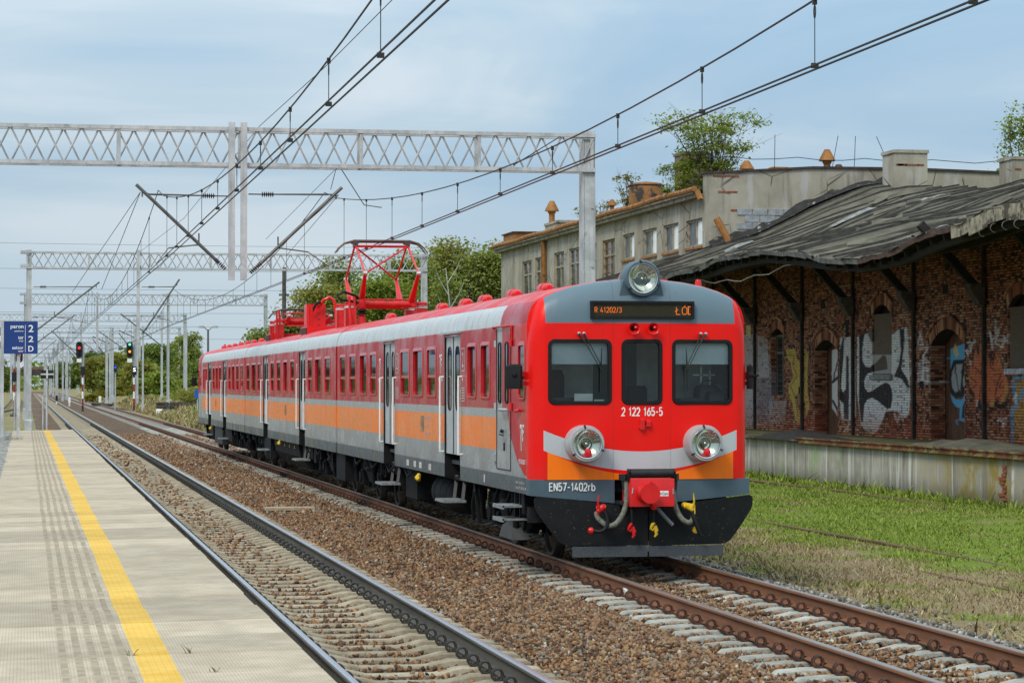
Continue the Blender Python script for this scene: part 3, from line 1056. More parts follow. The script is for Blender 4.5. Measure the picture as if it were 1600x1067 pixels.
tr = g.new('ShaderNodeBsdfTransparent'); tr.inputs['Color'].default_value = (0.88, 0.90, 0.86, 1)
gl = g.new('ShaderNodeBsdfGlossy'); gl.inputs['Roughness'].default_value = 0.02
mx = g.new('ShaderNodeMixShader'); g.put(fr.outputs[0], mx.inputs[0])
lens_m.node_tree.links.new(tr.outputs[0], mx.inputs[1]); lens_m.node_tree.links.new(gl.outputs[0], mx.inputs[2])
o = g.new('ShaderNodeOutputMaterial'); lens_m.node_tree.links.new(mx.outputs[0], o.inputs[0])
reflector = M('reflector_mirror', (0.72, 0.73, 0.67), 0.10, 1.0, 0.05)
taillamp, g = newmat('tail_lamp')
g.out((0.75, 0.01, 0.03), 0.2, 0, None, 0.6, 0, (1, 0.02, 0.06), 0.10)
led_m, g = newmat('amber_led')
g.out((0.3, 0.08, 0.01), 0.5, 0, None, 0.3, 0, (1.0, 0.19, 0.015), 0.42)
m, g = newmat('led_matrix')
p = g.obj()
d = g.vor(p, 90, out='Distance')
c = g.mix(g.sm(d, 0.2, 0.5), (0.05, 0.038, 0.014), (0.022, 0.018, 0.008))
g.out(c, 0.4, 0, None, 0.3)
led_panel = m

HALF = 1.44
ROOF = [(1.44, 3.02), (1.437, 3.12), (1.42, 3.21), (1.385, 3.30), (1.32, 3.385), (1.22, 3.45), (1.08, 3.51), (0.86, 3.575), (0.58, 3.625), (0.29, 3.655), (0.0, 3.665)]
_rx = [q[0] for q in ROOF][::-1]; _rz = [q[1] for q in ROOF][::-1]
def ztop(x):
    return float(np.interp(abs(x), _rx, _rz))
def bow(x):
    return 0.09 * (abs(x) / HALF) ** 2
def yfront(x, z):
    ds = HALF - abs(x)
    dt = ztop(x) - z
    a = max(0.0, 1 - ds / 0.20)
    b = max(0.0, 1 - dt / 0.42)
    return bow(x) + 0.22 * (1 - math.sqrt(max(0.0, 1 - min(1.0, a * a + b * b))))

def rloop(x0, x1, z0, z1, r, n=4):
    pts = []
    for cx, cz, a0 in ((x1 - r, z0 + r, -90), (x1 - r, z1 - r, 0), (x0 + r, z1 - r, 90), (x0 + r, z0 + r, 180)):
        for i in range(n + 1):
            a = R(a0 + 90 * i / n)
            pts.append((cx + r * math.cos(a), cz + r * math.sin(a)))
    return pts

def loops(mb, L, mi=0, fill_last=False):
    """bridge successive closed loops of 3-D points"""
    o = len(mb.v); n = len(L[0])
    vs = [p for l in L for p in l]
    fs = []
    for k in range(len(L) - 1):
        for i in range(n):
            j = (i + 1) % n
            fs.append((k * n + i, k * n + j, (k + 1) * n + j, (k + 1) * n + i))
    if fill_last:
        fs.append(tuple((len(L) - 1) * n + i for i in range(n)))
    mb.add(vs, fs, mi)

# openings in the sides (y ranges, local), the same left and right
WZ0, WZ1 = 2.09, 2.90
c1w = [(2.95, 3.72, 'B'), (4.07, 4.84, 'B'), (7.72, 8.68, 'A'), (9.08, 10.18, 'B'), (10.56, 11.62, 'A'), (14.66, 15.60, 'A'), (16.02, 17.08, 'B'), (17.66, 18.70, 'A'), (19.28, 20.28, 'A')]
c1d = [(5.46, 6.90), (12.32, 13.72)]
c2w = [(21.92, 22.98, 'A'), (23.60, 24.86, 'B'), (25.38, 26.36, 'A'), (29.28, 30.26, 'A'), (30.96, 32.00, 'B'), (32.70, 33.72, 'A'), (34.40, 35.36, 'A'), (38.30, 39.24, 'A'), (39.72, 41.14, 'B'), (41.76, 42.90, 'A')]
c2d = [(26.96, 28.24), (36.18, 37.50)]
mir = lambda L: [tuple([64.25 - q[1], 64.25 - q[0]] + list(q[2:])) for q in L][::-1]
c3w, c3d = mir(c1w), mir(c1d)
CARS = [(0.0, 20.70, c1w, c1d), (20.98, 43.27, c2w, c2d), (43.55, 64.25, c3w, c3d)]
CABWIN = [(0.42, 0.92), (63.33, 63.83)]
DZ0, DZ1 = 0.90, 3.06
FOLD = 0.07

def side_grid(mb, sgn, xw, ya, yb, z0, z1, holes, mi=0, extra_y=(), extra_z=()):
    ys = sorted(set([ya, yb] + [q for h in holes for q in h[:2]] + list(extra_y)))
    zs = sorted(set([z0, z1] + [q for h in holes for q in h[2:4]] + list(extra_z)))
    idx = {}
    for i in range(len(ys) - 1):
        for j in range(len(zs) - 1):
            cy, cz = (ys[i] + ys[i + 1]) / 2, (zs[j] + zs[j + 1]) / 2
            if any(h[0] < cy < h[1] and h[2] < cz < h[3] for h in holes):
                continue
            q = []
            for a, b in ((ys[i], zs[j]), (ys[i + 1], zs[j]), (ys[i + 1], zs[j + 1]), (ys[i], zs[j + 1])):
                if (a, b) not in idx:
                    idx[(a, b)] = len(mb.v)
                    mb.v.append((sgn * xw, a, b))
                q.append(idx[(a, b)])
            mb.f.append(tuple(q if sgn > 0 else q[::-1])); mb.m.append(mi)

RPROF = [(-x, z) for x, z in ROOF] + ROOF[-2::-1]
for ci, (ya, yb, wins, doors) in enumerate(CARS):
    front, rear = ci == 0, ci == 2
    mb = MB()
    holes = [(a + 0.03, b - 0.03, WZ0 + 0.03, WZ1 - 0.03) for a, b, _ in wins] + [(a, b, DZ0, DZ1) for a, b in doors]
    holes += [(a + 0.03, b - 0.03, WZ0 + 0.03, 2.83) for a, b in CABWIN if ya < a < yb]
    y0 = 0.31 if front else ya
    y1 = yb - 0.31 if rear else yb
    for sgn in (-1, 1):
        side_grid(mb, sgn, HALF, y0, y1, 0.90, 3.02, holes)
        side_grid(mb, sgn, HALF - 0.09, ya + 0.5, yb - 0.5, 1.15, 3.0, holes, 1)
    # roof
    ny = [0, 0.05, 0.2, 0.4, 0.6, 0.8, 0.95, 1]
    P = []
    for t in ny:
        row = []
        for x, z in RPROF:
            fa = (0.22 + bow(x)) if front else ya
            fb = (yb - 0.22 - bow(x)) if rear else yb
            row.append((x, fa + (fb - fa) * t, z))
        P.append(row)
    mb.grid(P)
    # plain ends where the cars meet
    for yy, plain in ((ya, not front), (yb, not rear)):
        if plain:
            ring = [(-HALF, 0.9)] + RPROF + [(HALF, 0.9)]
            mb.add([(x, yy, z) for x, z in ring], [tuple(range(len(ring)))], 0)
    mb.box(-1.33, 1.33, ya + 0.4, yb - 0.4, 1.10, 1.16, 3)
    mb.box(-1.33, 1.33, ya + 0.6, yb - 0.4, 2.96, 3.0, 1)
    o = mb.build('carriage_body', [side_paint, inner_m, red_dull, floor_m], train, smooth=32)
    # windows
    def window(a, b, kind, sgn, z0=WZ0, z1=WZ1):
        mb = MB()
        X = lambda d: sgn * (HALF + d)
        dep = {'B': -0.036, 'A': -0.030, 'C': -0.012}[kind]
        outer = rloop(a - 0.005, b + 0.005, z0 - 0.005, z1 + 0.005, 0.10)
        o2 = rloop(a + 0.012, b - 0.012, z0 + 0.012, z1 - 0.012, 0.088)
        inn = rloop(a + 0.05, b - 0.05, z0 + 0.05, z1 - 0.05, 0.055)
        L = [[(X(0.002), u, v) for u, v in outer], [(X(0.011), u, v) for u, v in o2], [(X(0.011), u, v) for u, v in inn], [(X(dep), u, v) for u, v in inn]]
        loops(mb, L)
        zm = (z0 + z1) / 2 - 0.06
        if kind == 'A':
            mb.bar((X(-0.015), a + 0.05, zm), (X(-0.015), b - 0.05, zm), 0.03, 0.045)
            for yy in (a + 0.07, b - 0.07):
                mb.bar((X(-0.006), yy, zm), (X(-0.006), yy, z1 - 0.06), 0.012, 0.02)
        w = mb.build('window', red_frame, train, smooth=40)
        pm = MB()
        if kind == 'A':
            pm.add([(X(-0.008), a + 0.05, zm), (X(-0.008), b - 0.05, zm), (X(-0.008), b - 0.05, z1 - 0.05), (X(-0.008), a + 0.06, z1 - 0.06)], [(0, 1, 2, 3)])
            pm.add([(X(dep + 0.005), a + 0.06, z0 + 0.06), (X(dep + 0.005), b - 0.06, z0 + 0.06), (X(dep + 0.005), b - 0.06, zm), (X(dep + 0.005), a + 0.06, zm)], [(0, 1, 2, 3)])
        else:
            pm.add([(X(dep + 0.005), a + 0.06, z0 + 0.06), (X(dep + 0.005), b - 0.06, z0 + 0.06), (X(dep + 0.005), b - 0.06, z1 - 0.06), (X(dep + 0.005), a + 0.06, z1 - 0.06)], [(0, 1, 2, 3)])
        pm.build('pane', glass, w)
    for a, b, k in wins:
        window(a, b, k, -1); window(a, b, k, 1)
    for a, b in CABWIN:
        if ya < a < yb:
            window(a, b, 'C', -1, WZ0, 2.86); window(a, b, 'C', 1, WZ0, 2.86)
    # doors: two leaves set back in the doorway above a step well
    for a, b in doors:
        for sgn in (-1, 1):
            X = lambda d: sgn * (HALF - 0.022 + d)
            dm = MB()
            # doorway jambs and step well
            jm = MB()
            for yy in (a, b):
                jm.add([(sgn * HALF, yy, 0.9), (sgn * (HALF - 0.55), yy, 0.9), (sgn * (HALF - 0.55), yy, 1.30), (sgn * HALF, yy, 1.30)], [(0, 1, 2, 3)], 1)
                jm.add([(sgn * HALF, yy, 1.30), (sgn * (HALF - 0.12), yy, 1.30), (sgn * (HALF - 0.12), yy, DZ1), (sgn * HALF, yy, DZ1)], [(0, 1, 2, 3)], 1)
            jm.add([(sgn * HALF, a, DZ1), (sgn * (HALF - 0.12), a, DZ1), (sgn * (HALF - 0.12), b, DZ1), (sgn * HALF, b, DZ1)], [(0, 1, 2, 3)], 0)
            jm.add([(sgn * (HALF - 0.55), a, 0.9), (sgn * (HALF - 0.55), b, 0.9), (sgn * (HALF - 0.55), b, 1.30), (sgn * (HALF - 0.55), a, 1.30)], [(0, 1, 2, 3)], 1)
            jm.bar((sgn * (HALF - 0.006), b - 0.02, 1.25), (sgn * (HALF - 0.006), b - 0.02, DZ1), 0.02, 0.03, 1)
            jm.build('doorway', [red_frame, rubber], train)
            mid = (a + b) / 2
            for l0, l1 in ((a + 0.01, mid - 0.004), (mid + 0.004, b - 0.01)):
                mb = MB()
                w0, w1 = l0 + 0.17, l1 - 0.17
                # leaf as a ring of quads round a tall rounded pane
                pane_l = rloop(w0, w1, 1.93, 2.86, 0.13, 5)
                # outer loop sampled to the same count
                po = []
                cx, cz = (w0 + w1) / 2, (1.93 + 2.86) / 2
                for u, v in pane_l:
                    po.append((l0 if u < cx else l1, 1.26 if v < cz else DZ1 - 0.02) if True else None)
                n5 = 6
                seg = []
                for k in range(4):
                    cu, cv = ((l1, 1.26), (l1, DZ1 - 0.02), (l0, DZ1 - 0.02), (l0, 1.26))[k]
                    seg += [(cu, cv)] * n5
                rim = rloop(w0 - 0.018, w1 + 0.018, 1.912, 2.878, 0.145, 5)
                loops(mb, [[(X(0), u, v) for u, v in seg], [(X(0), u, v) for u, v in rim]], 0)
                loops(mb, [[(X(0), u, v) for u, v in rim], [(X(0.005), u, v) for u, v in rim], [(X(0.005), u, v) for u, v in pane_l], [(X(-0.006), u, v) for u, v in pane_l]], 1)
                d = mb.build('door', [door_m, rubber], train)
                pm = MB()
                pm.add([(X(-0.004), u, v) for u, v in pane_l], [tuple(range(len(pane_l)))])
                pm.build('pane', glass, d)
            mb = MB()
            mb.bar((X(0.004), mid, 1.27), (X(0.004), mid, DZ1 - 0.03), 0.012, 0.02)
            mb.build('door_seal', rubber, train)
            # rain strip over the door, hand rails and the folding step
            mb = MB()
            mb.box(min(sgn * HALF, sgn * (HALF + 0.05)), max(sgn * HALF, sgn * (HALF + 0.05)), a - 0.12, b + 0.14, 3.065, 3.095)
            mb.build('rain_strip', silver, train)
            for yy in (a - 0.17, b + 0.10):
                mb = MB()
                xr = sgn * (HALF + 0.055)
                mb.tube([(sgn * HALF, yy, 2.42), (xr, yy, 2.42), (xr, yy, 2.36), (xr, yy, 1.34), (xr, yy, 1.28), (sgn * HALF, yy, 1.28)], 0.017, 8)
                mb.build('handrail', white_paint, train, smooth=40)
            if sgn < 0:
                mb = MB()
                ym = mid + 0.1
                mb.box(-1.62, -1.28, ym - 0.42, ym + 0.42, 0.545, 0.575, 0)
                for k in range(9):
                    mb.box(-1.615, -1.285, ym - 0.41 + k * 0.1, ym - 0.39 + k * 0.1, 0.575, 0.585, 0)
                for yy in (ym - 0.38, ym + 0.38):
                    mb.bar((-1.33, yy, 0.56), (-1.25, yy + 0.22, 0.92), 0.05, 0.02, 1)
                mb.build('entry_step', [grey_step, black_steel], train)
    # seats
    sb = None
    for yy in np.arange(ya + 3.2, yb - 1.0, 1.62):
        if any(a - 0.5 < yy < b + 0.5 for a, b in doors):
            continue
        for sx in (-0.82, 0.82):
            if sb is None:
                q = MB()
                q.bbox(-0.46, 0.46, -0.07, 0.07, 1.55, 2.30, 0.04)
                q.bbox(-0.46, 0.46, -0.48, 0.48, 1.50, 1.60, 0.04)
                q.box(-0.4, 0.4, -0.05, 0.05, 1.16, 1.5)
                q.box(-0.42, -0.04, -0.078, 0.078, 2.10, 2.31, 1); q.box(0.04, 0.42, -0.078, 0.078, 2.10, 2.31, 1)
                sb = q.build('seat_bench', [seat_m, white_paint], train)
                so = sb
            else:
                so = dup(sb)
            so.location = (sx, float(yy), 0)

# gangway bellows between the cars
for yy in (20.70, 43.27):
    mb = MB()
    for k in range(5):
        s_ = 0.05 if k % 2 else 0.09
        q = [(x * (1 - s_ / 1.44), z - s_) for x, z in RPROF]
        q = [(-HALF + s_, 0.95)] + q + [(HALF - s_, 0.95)]
        mb.add([(x, yy + 0.28 * k / 4, z) for x, z in q], [], 0)
    n = len(q)
    mb.f = [(k * n + i, k * n + (i + 1) % n, (k + 1) * n + (i + 1) % n, (k + 1) * n + i) for k in range(4) for i in range(n)]
    mb.m = [0] * len(mb.f)
    mb.build('gangway', side_paint, train)

# ---- cab fronts
WIN_F = [(-1.215, -0.395), (-0.27, 0.27), (0.395, 1.215)]
FZ0, FZ1 = 2.045, 2.885
def cab_front(parent, flip):
    mb = MB()
    h = 0.035
    xs = sorted(set([round(q, 4) for q in list(np.linspace(-1.24, 1.24, 43))] + [q + (h if i == 0 else -h) for w in WIN_F for i, q in enumerate(w)] + [s * q[0] for q in ROOF for s in (-1, 1)] + [-1.26, -1.30, -1.35, -1.40, -1.43, 1.26, 1.30, 1.35, 1.40, 1.43]))
    zs = sorted(set([1.095, FZ0 + h, FZ1 - h] + list(np.linspace(1.15, 3.0, 27))))
    zs = [z for z in zs if z <= 3.0]
    ts = [0.03, 0.1, 0.2, 0.3, 0.4, 0.5, 0.6, 0.7, 0.78, 0.85, 0.91, 0.95, 0.98, 1.0]
    F = (lambda x, y, z: (x, y, z)) if not flip else (lambda x, y, z: (-x, TL - y, z))
    P, HL = [], []
    for x in xs:
        zt_ = ztop(x)
        col = [(x, z) for z in zs] + [(x, 3.0 + (zt_ - 3.0) * t) for t in ts]
        P.append([F(a, yfront(a, b), b) for a, b in col])
        HL.append(col)
    a, b = len(P), len(P[0])
    vs = [p for r_ in P for p in r_]
    fs = []
    for i in range(a - 1):
        for j in range(b - 1):
            cx = (HL[i][j][0] + HL[i + 1][j][0]) / 2
            cz = (HL[i][j][1] + HL[i][j + 1][1]) / 2
            if FZ0 + h < cz < FZ1 - h and any(w[0] + h < cx < w[1] - h for w in WIN_F):
                continue
            fs.append((i * b + j, (i + 1) * b + j, (i + 1) * b + j + 1, i * b + j + 1))
    mb.add(vs, fs)
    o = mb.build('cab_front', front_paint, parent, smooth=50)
    for w0, w1 in WIN_F:
        mb = MB()
        L = []
        for off, dy, r_ in ((0.0, -0.001, 0.085), (0.008, -0.016, 0.08), (0.045, -0.016, 0.05), (0.05, 0.03, 0.045)):
            L.append([F(u, yfront(u, v) + dy, v) for u, v in rloop(w0 + off, w1 - off, FZ0 + off, FZ1 - off, r_, 5)])
        loops(mb, L)
        w = mb.build('windscreen', rubber, parent, smooth=40)
        pm = MB()
        q = rloop(w0 + 0.05, w1 - 0.05, FZ0 + 0.05, FZ1 - 0.05, 0.045, 5)
        pm.add([F(u, bow(u) + 0.02, v) for u, v in q], [tuple(range(len(q)))])
        pm.build('pane', glass_front, w)
    return o
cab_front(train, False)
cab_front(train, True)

# cab inside: rear wall, desk, blinds, chair, bag and paper
cab_in = M('cab_wall', (0.55, 0.57, 0.54), 0.7)
blind_m = M('sun_blind', (0.60, 0.66, 0.70), 0.8, 0, 0.05)
green_wall = M('cab_door_green', (0.03, 0.075, 0.05), 0.5)
desk_m = M('cab_desk', (0.05, 0.055, 0.055), 0.6)
mb = MB()
mb.box(-1.33, -0.30, 1.55, 1.60, 1.16, 2.96); mb.box(0.30, 1.33, 1.55, 1.60, 1.16, 2.96)
mb.box(-0.30, 0.30, 1.58, 1.62, 1.16, 2.96, 1)
mb.box(-0.02, 0.04, 1.53, 1.58, 2.1, 2.96, 1)
mb.box(-1.33, 1.33, 0.28, 1.6, 2.94, 2.96, 0)
mb.build('cab_partition', [cab_in, green_wall], train)
mb = MB()
mb.bbox(-1.30, 1.30, 0.16, 0.62, 1.80, 2.06, 0.03)
mb.bbox(-1.15, -0.55, 0.22, 0.40, 2.06, 2.14, 0.02)
mb.bbox(0.55, 0.9, 0.22, 0.45, 2.06, 2.13, 0.02)
mb.build('driver_desk', desk_m, train)
for x0, x1 in ((-1.18, -0.43), (0.43, 1.18)):
    mb = MB()
    mb.box(x0, x1, 0.125, 0.130, 2.575, 2.86)
    mb.bar((x0, 0.127, 2.575), (x1, 0.127, 2.575), 0.018, 0.018)
    mb.build('sun_blind', blind_m, train)
mb = MB()
mb.bbox(-0.05, 0.24, 0.66, 0.78, 1.95, 2.29, 0.04)
mb.bbox(-0.08, 0.27, 0.76, 1.2, 1.7, 1.8, 0.03)
mb.build('driver_seat', rubber, train)
mb = MB()
mb.bbox(-1.12, -0.80, 0.95, 1.10, 1.6, 2.50, 0.07)
mb.build('driver_seat', M('seat_dark_red', (0.045, 0.016, 0.016), 0.8), train)
mb = MB()
mb.box(-0.86, -0.62, 0.118, 0.124, 2.09, 2.19); mb.box(-0.60, -0.47, 0.118, 0.124, 2.09, 2.115)
mb.build('paper_sheet', white_paint, train)
mb = MB()
mb.bbox(0.78, 1.14, 0.25, 0.45, 2.06, 2.30, 0.05)
mb.bbox(0.90, 1.16, 0.16, 0.26, 2.06, 2.22, 0.03)
mb.tube([(0.86, 0.35, 2.29), (0.90, 0.35, 2.35), (1.0, 0.35, 2.36), (1.04, 0.35, 2.29)], 0.012, 6)
mb.build('driver_bag', black_steel, train, smooth=40)
mb = MB()
mb.box(0.90, 0.925, 0.5, 0.52, 2.0, 2.55); mb.box(1.02, 1.04, 0.5, 0.52, 2.0, 2.5); mb.box(0.80, 1.1, 0.5, 0.53, 2.42, 2.44)
mb.build('control_panel', silver, train)

# ---- skirt, plough, coupler
fr_y = 0.02
for poly in ([(-1.445, 0.895), (-0.36, 0.795), (-0.36, 1.098), (-1.445, 1.098)], [(0.36, 0.795), (1.445, 0.895), (1.445, 1.098), (0.36, 1.098)]):
    mb = MB()
    mb.prism(poly, lambda u, v, a: (u, a + bow(u), v), fr_y - 0.02, 0.24)
    mb.build('front_skirt', slate, train)
mb = MB()
mb.box(-1.40, 1.40, 0.12, 0.30, 0.93, 1.097)
mb.box(-0.36, 0.36, 0.30, 0.6, 0.7, 1.097)
mb.build('headstock', under_black, train)
m, g = newmat('plough_black')
p = g.obj()
n = g.noise(p, 3, 5, 0.6)
c = g.mix(g.sm(n, 0.3, 0.7), (0.006, 0.0065, 0.0075), (0.010, 0.011, 0.012))
c = g.mix(g.mul(g.gt(g.noise(p, 34, 2, 0.5), 0.70), 0.6), c, (0.16, 0.12, 0.07))
g.out(c, g.add(0.38, g.mul(n, 0.2)), 0, g.bump(g.noise(p, 60, 3), 0.1, 0.004), 0.22)
plough_m = m
def py_(u):
    return -0.34 + 0.22 * abs(u) / 1.43
for s_ in (-1, 1):
    mb = MB()
    pts = [(0.006, 0.275), (0.5, 0.275), (0.98, 0.275), (1.05, 0.285), (1.12, 0.32), (1.26, 0.50), (1.40, 0.70), (1.425, 0.76), (1.43, 0.84), (1.42, 0.875), (1.385, 0.895), (0.9, 0.845), (0.4, 0.79), (0.006, 0.76)]
    # plate with a rounded sheet-metal profile leaning back at the top
    fn = lambda u, v, a: (s_ * u, py_(u) + a, v)
    mb.prism(pts, fn, 0.0, 0.012)
    mb.build('snow_plough', plough_m, train)
    mb = MB()
    mb.box(min(s_ * 0.012, s_ * 0.98), max(s_ * 0.012, s_ * 0.98), -0.335, -0.315, 0.135, 0.268)
    mb.f = mb.f; mb.build('plough_blade', M('plough_rubber', (0.055, 0.062, 0.072), 0.75, 0, 0.2, 40, 0.3, 90), train)
mb = MB()
mb.box(-0.7, 0.7, -0.15, -0.02, 0.32, 0.72)
mb.build('plough_bracket', under_black, train)
# coupler cover
cx0, cx1, cz0, cz1 = -0.285, 0.285, 0.775, 1.125
mb = MB()
mb.bbox(cx0, cx1, -0.56, -0.10, cz0, cz1, 0.008, 0)
mb.lathe([(0.125, -0.10), (0.118, -0.02), (0.09, 0.0)], (-0.075, -0.66, 0.945), (0, 1, 0), 24, 0)
mb.lathe([(0.09, 0.0), (0.093, 0.006), (0.115, 0.03), (0.125, 0.10)], (-0.09, -0.665, 0.945), (0, 1, 0), 24, 0)
mb.tube([(-0.02, -0.60, 1.06), (0.0, -0.58, 1.07)], 0.03, 8, 0); mb.tube([(0.0, -0.60, 0.79), (0.01, -0.58, 0.755)], 0.04, 8, 0)
mb.bar((-0.02, -0.585, 0.86), (0.005, -0.58, 0.77), 0.06, 0.03, 0)
mb.tube([(-0.255, -0.572, 1.01), (-0.265, -0.575, 0.94)], 0.007, 6, 1); mb.tube([(0.26, -0.572, 1.0), (0.262, -0.575, 0.93)], 0.007, 6, 1)
mb.build('coupler_cover', [red_paint, chrome], train, smooth=35)
mb = MB()
mb.box(0.05, 0.205, -0.5625, -0.561, 0.905, 0.972, 0)
yy = -0.5645
text_on(mb, 'Wip', 0.058, 0.115, 0.918, 0.960, lambda u, v: (u, yy, v), 1)
text_on(mb, ':Cam', 0.118, 0.198, 0.920, 0.956, lambda u, v: (u, yy, v), 2)
mb.build('sticker', [white_paint, red_paint, black_steel], train)
mb = MB()
mb.tube([(-0.275, -0.50, 1.19), (0.275, -0.50, 1.19)], 0.058, 14, 0)
for s_ in (-1, 1):
    mb.bar((s_ * 0.29, -0.5, 1.23), (s_ * 0.29, -0.45, 1.10), 0.03, 0.1, 0)
    mb.bar((s_ * 0.31, -0.45, 1.14), (s_ * 0.37, -0.35, 1.14), 0.05, 0.08, 0)
    mb.bar((s_ * 0.34, -0.40, 1.12), (s_ * 0.30, -0.42, 0.80), 0.05, 0.03, 0)
mb.box(-0.40, -0.29, -0.45, -0.2, 0.80, 0.84)
mb.build('buffer_pad', black_steel, train, smooth=35)

hose_y = -0.46
def hose(pts, r, mat, name, mi=None):
    # smooth path
    P = [Vector((a, hose_y + d, b)) for a, b, d in pts]
    out = []
    for i in range(len(P) - 1):
        p0, p1, p2, p3 = P[max(i - 1, 0)], P[i], P[i + 1], P[min(i + 2, len(P) - 1)]
        for k in range(5):
            t = k / 5
            out.append(0.5 * ((2 * p1) + (p2 - p0) * t + (2 * p0 - 5 * p1 + 4 * p2 - p3) * t * t + (3 * p1 - p0 - 3 * p2 + p3) * t ** 3))
    out.append(P[-1])
    mb = MB(); mb.tube(out, r, 8)
    return mb.build(name, mat, train, smooth=50)
hose([(-0.30, 1.12, 0.05), (-0.32, 0.78, 0.02), (-0.43, 0.58, 0), (-0.55, 0.535, 0), (-0.66, 0.62, 0.05), (-0.68, 0.70, 0.1)], 0.034, canvas, 'canvas_hose')
hose([(0.30, 0.98, 0.05), (0.325, 0.77, 0.02), (0.40, 0.62, 0), (0.49, 0.565, 0), (0.555, 0.60, 0.04), (0.57, 0.64, 0.1)], 0.034, canvas, 'canvas_hose')
hose([(-0.60, 0.72, 0), (-0.565, 0.62, -0.02), (-0.58, 0.52, -0.03), (-0.65, 0.465, -0.02), (-0.74, 0.475, 0.02)], 0.026, rubber, 'air_hose')
hose([(0.53, 0.71, 0), (0.56, 0.60, -0.02), (0.60, 0.50, -0.02), (0.645, 0.40, 0)], 0.026, rubber, 'air_hose')
hose([(-0.245, 0.80, 0.03), (-0.245, 0.70, 0), (-0.245, 0.56, 0)], 0.022, rubber, 'air_hose')
hose([(0.035, 0.78, 0.03), (0.035, 0.70, 0), (0.035, 0.57, 0)], 0.022, rubber, 'air_hose')
hose([(0.075, 0.77, 0), (0.16, 0.66, -0.02), (0.275, 0.535, -0.04)], 0.026, M('grey_pipe', (0.12, 0.13, 0.14), 0.5), 'drawbar_handle')
def cock(x, z, mat, s_, name='air_cock'):
    mb = MB()
    y = hose_y
    mb.tube([(x - 0.05 * s_, y + 0.1, z + 0.02), (x, y, z), (x + 0.05 * s_, y - 0.01, z - 0.04)], [0.035, 0.045, 0.03], 10)
    mb.tube([(x - 0.06, y + 0.04, z), (x + 0.06, y + 0.02, z + 0.01)], 0.03, 8)
    mb.tube([(x + 0.03 * s_, y - 0.03, z - 0.02), (x + 0.055 * s_, y - 0.04, z + 0.06), (x + 0.045 * s_, y - 0.04, z + 0.17)], [0.014, 0.013, 0.007], 6)
    mb.tube([(x + 0.06 * s_, y - 0.03, z + 0.03), (x + 0.065 * s_, y - 0.03, z - 0.09)], 0.009, 6)
    mb.build(name, mat, train, smooth=45)
cock(-0.635, 0.755, red_paint, -1)
cock(0.50, 0.765, yellow_p, 1)
def hook(x, z, mat):
    mb = MB()
    y = hose_y
    pts = [(x + 0.0, z + 0.07), (x - 0.03, z + 0.03), (x - 0.045, z - 0.01), (x - 0.02, z - 0.03), (x + 0.0, z), (x + 0.02, z - 0.02), (x + 0.03, z - 0.08), (x + 0.005, z - 0.11)]
    mb.tube([(a, y, b) for a, b in pts], [0.024, 0.022, 0.016, 0.013, 0.018, 0.024, 0.02, 0.012], 8)
    mb.tube([(x + 0.01, y, z + 0.03), (x + 0.035, y, z - 0.04)], 0.024, 8)
    mb.build('hose_coupling', mat, train, smooth=45)
hook(-0.245, 0.49, red_paint)
hook(0.045, 0.50, yellow_p)
mb = MB(); mb.lathe([(0.03, 0), (0.042, 0.02), (0.042, 0.05), (0.02, 0.07)], (-0.80, hose_y + 0.02, 0.475), (1, 0, 0), 12); mb.build('hose_coupling', red_paint, train, smooth=40)
mb = MB(); mb.lathe([(0.045, 0), (0.045, 0.03), (0.02, 0.04)], (0.60, hose_y + 0.08, 0.47), (0, -1, 0), 14); mb.build('hose_coupling', yellow_p, train, smooth=40)

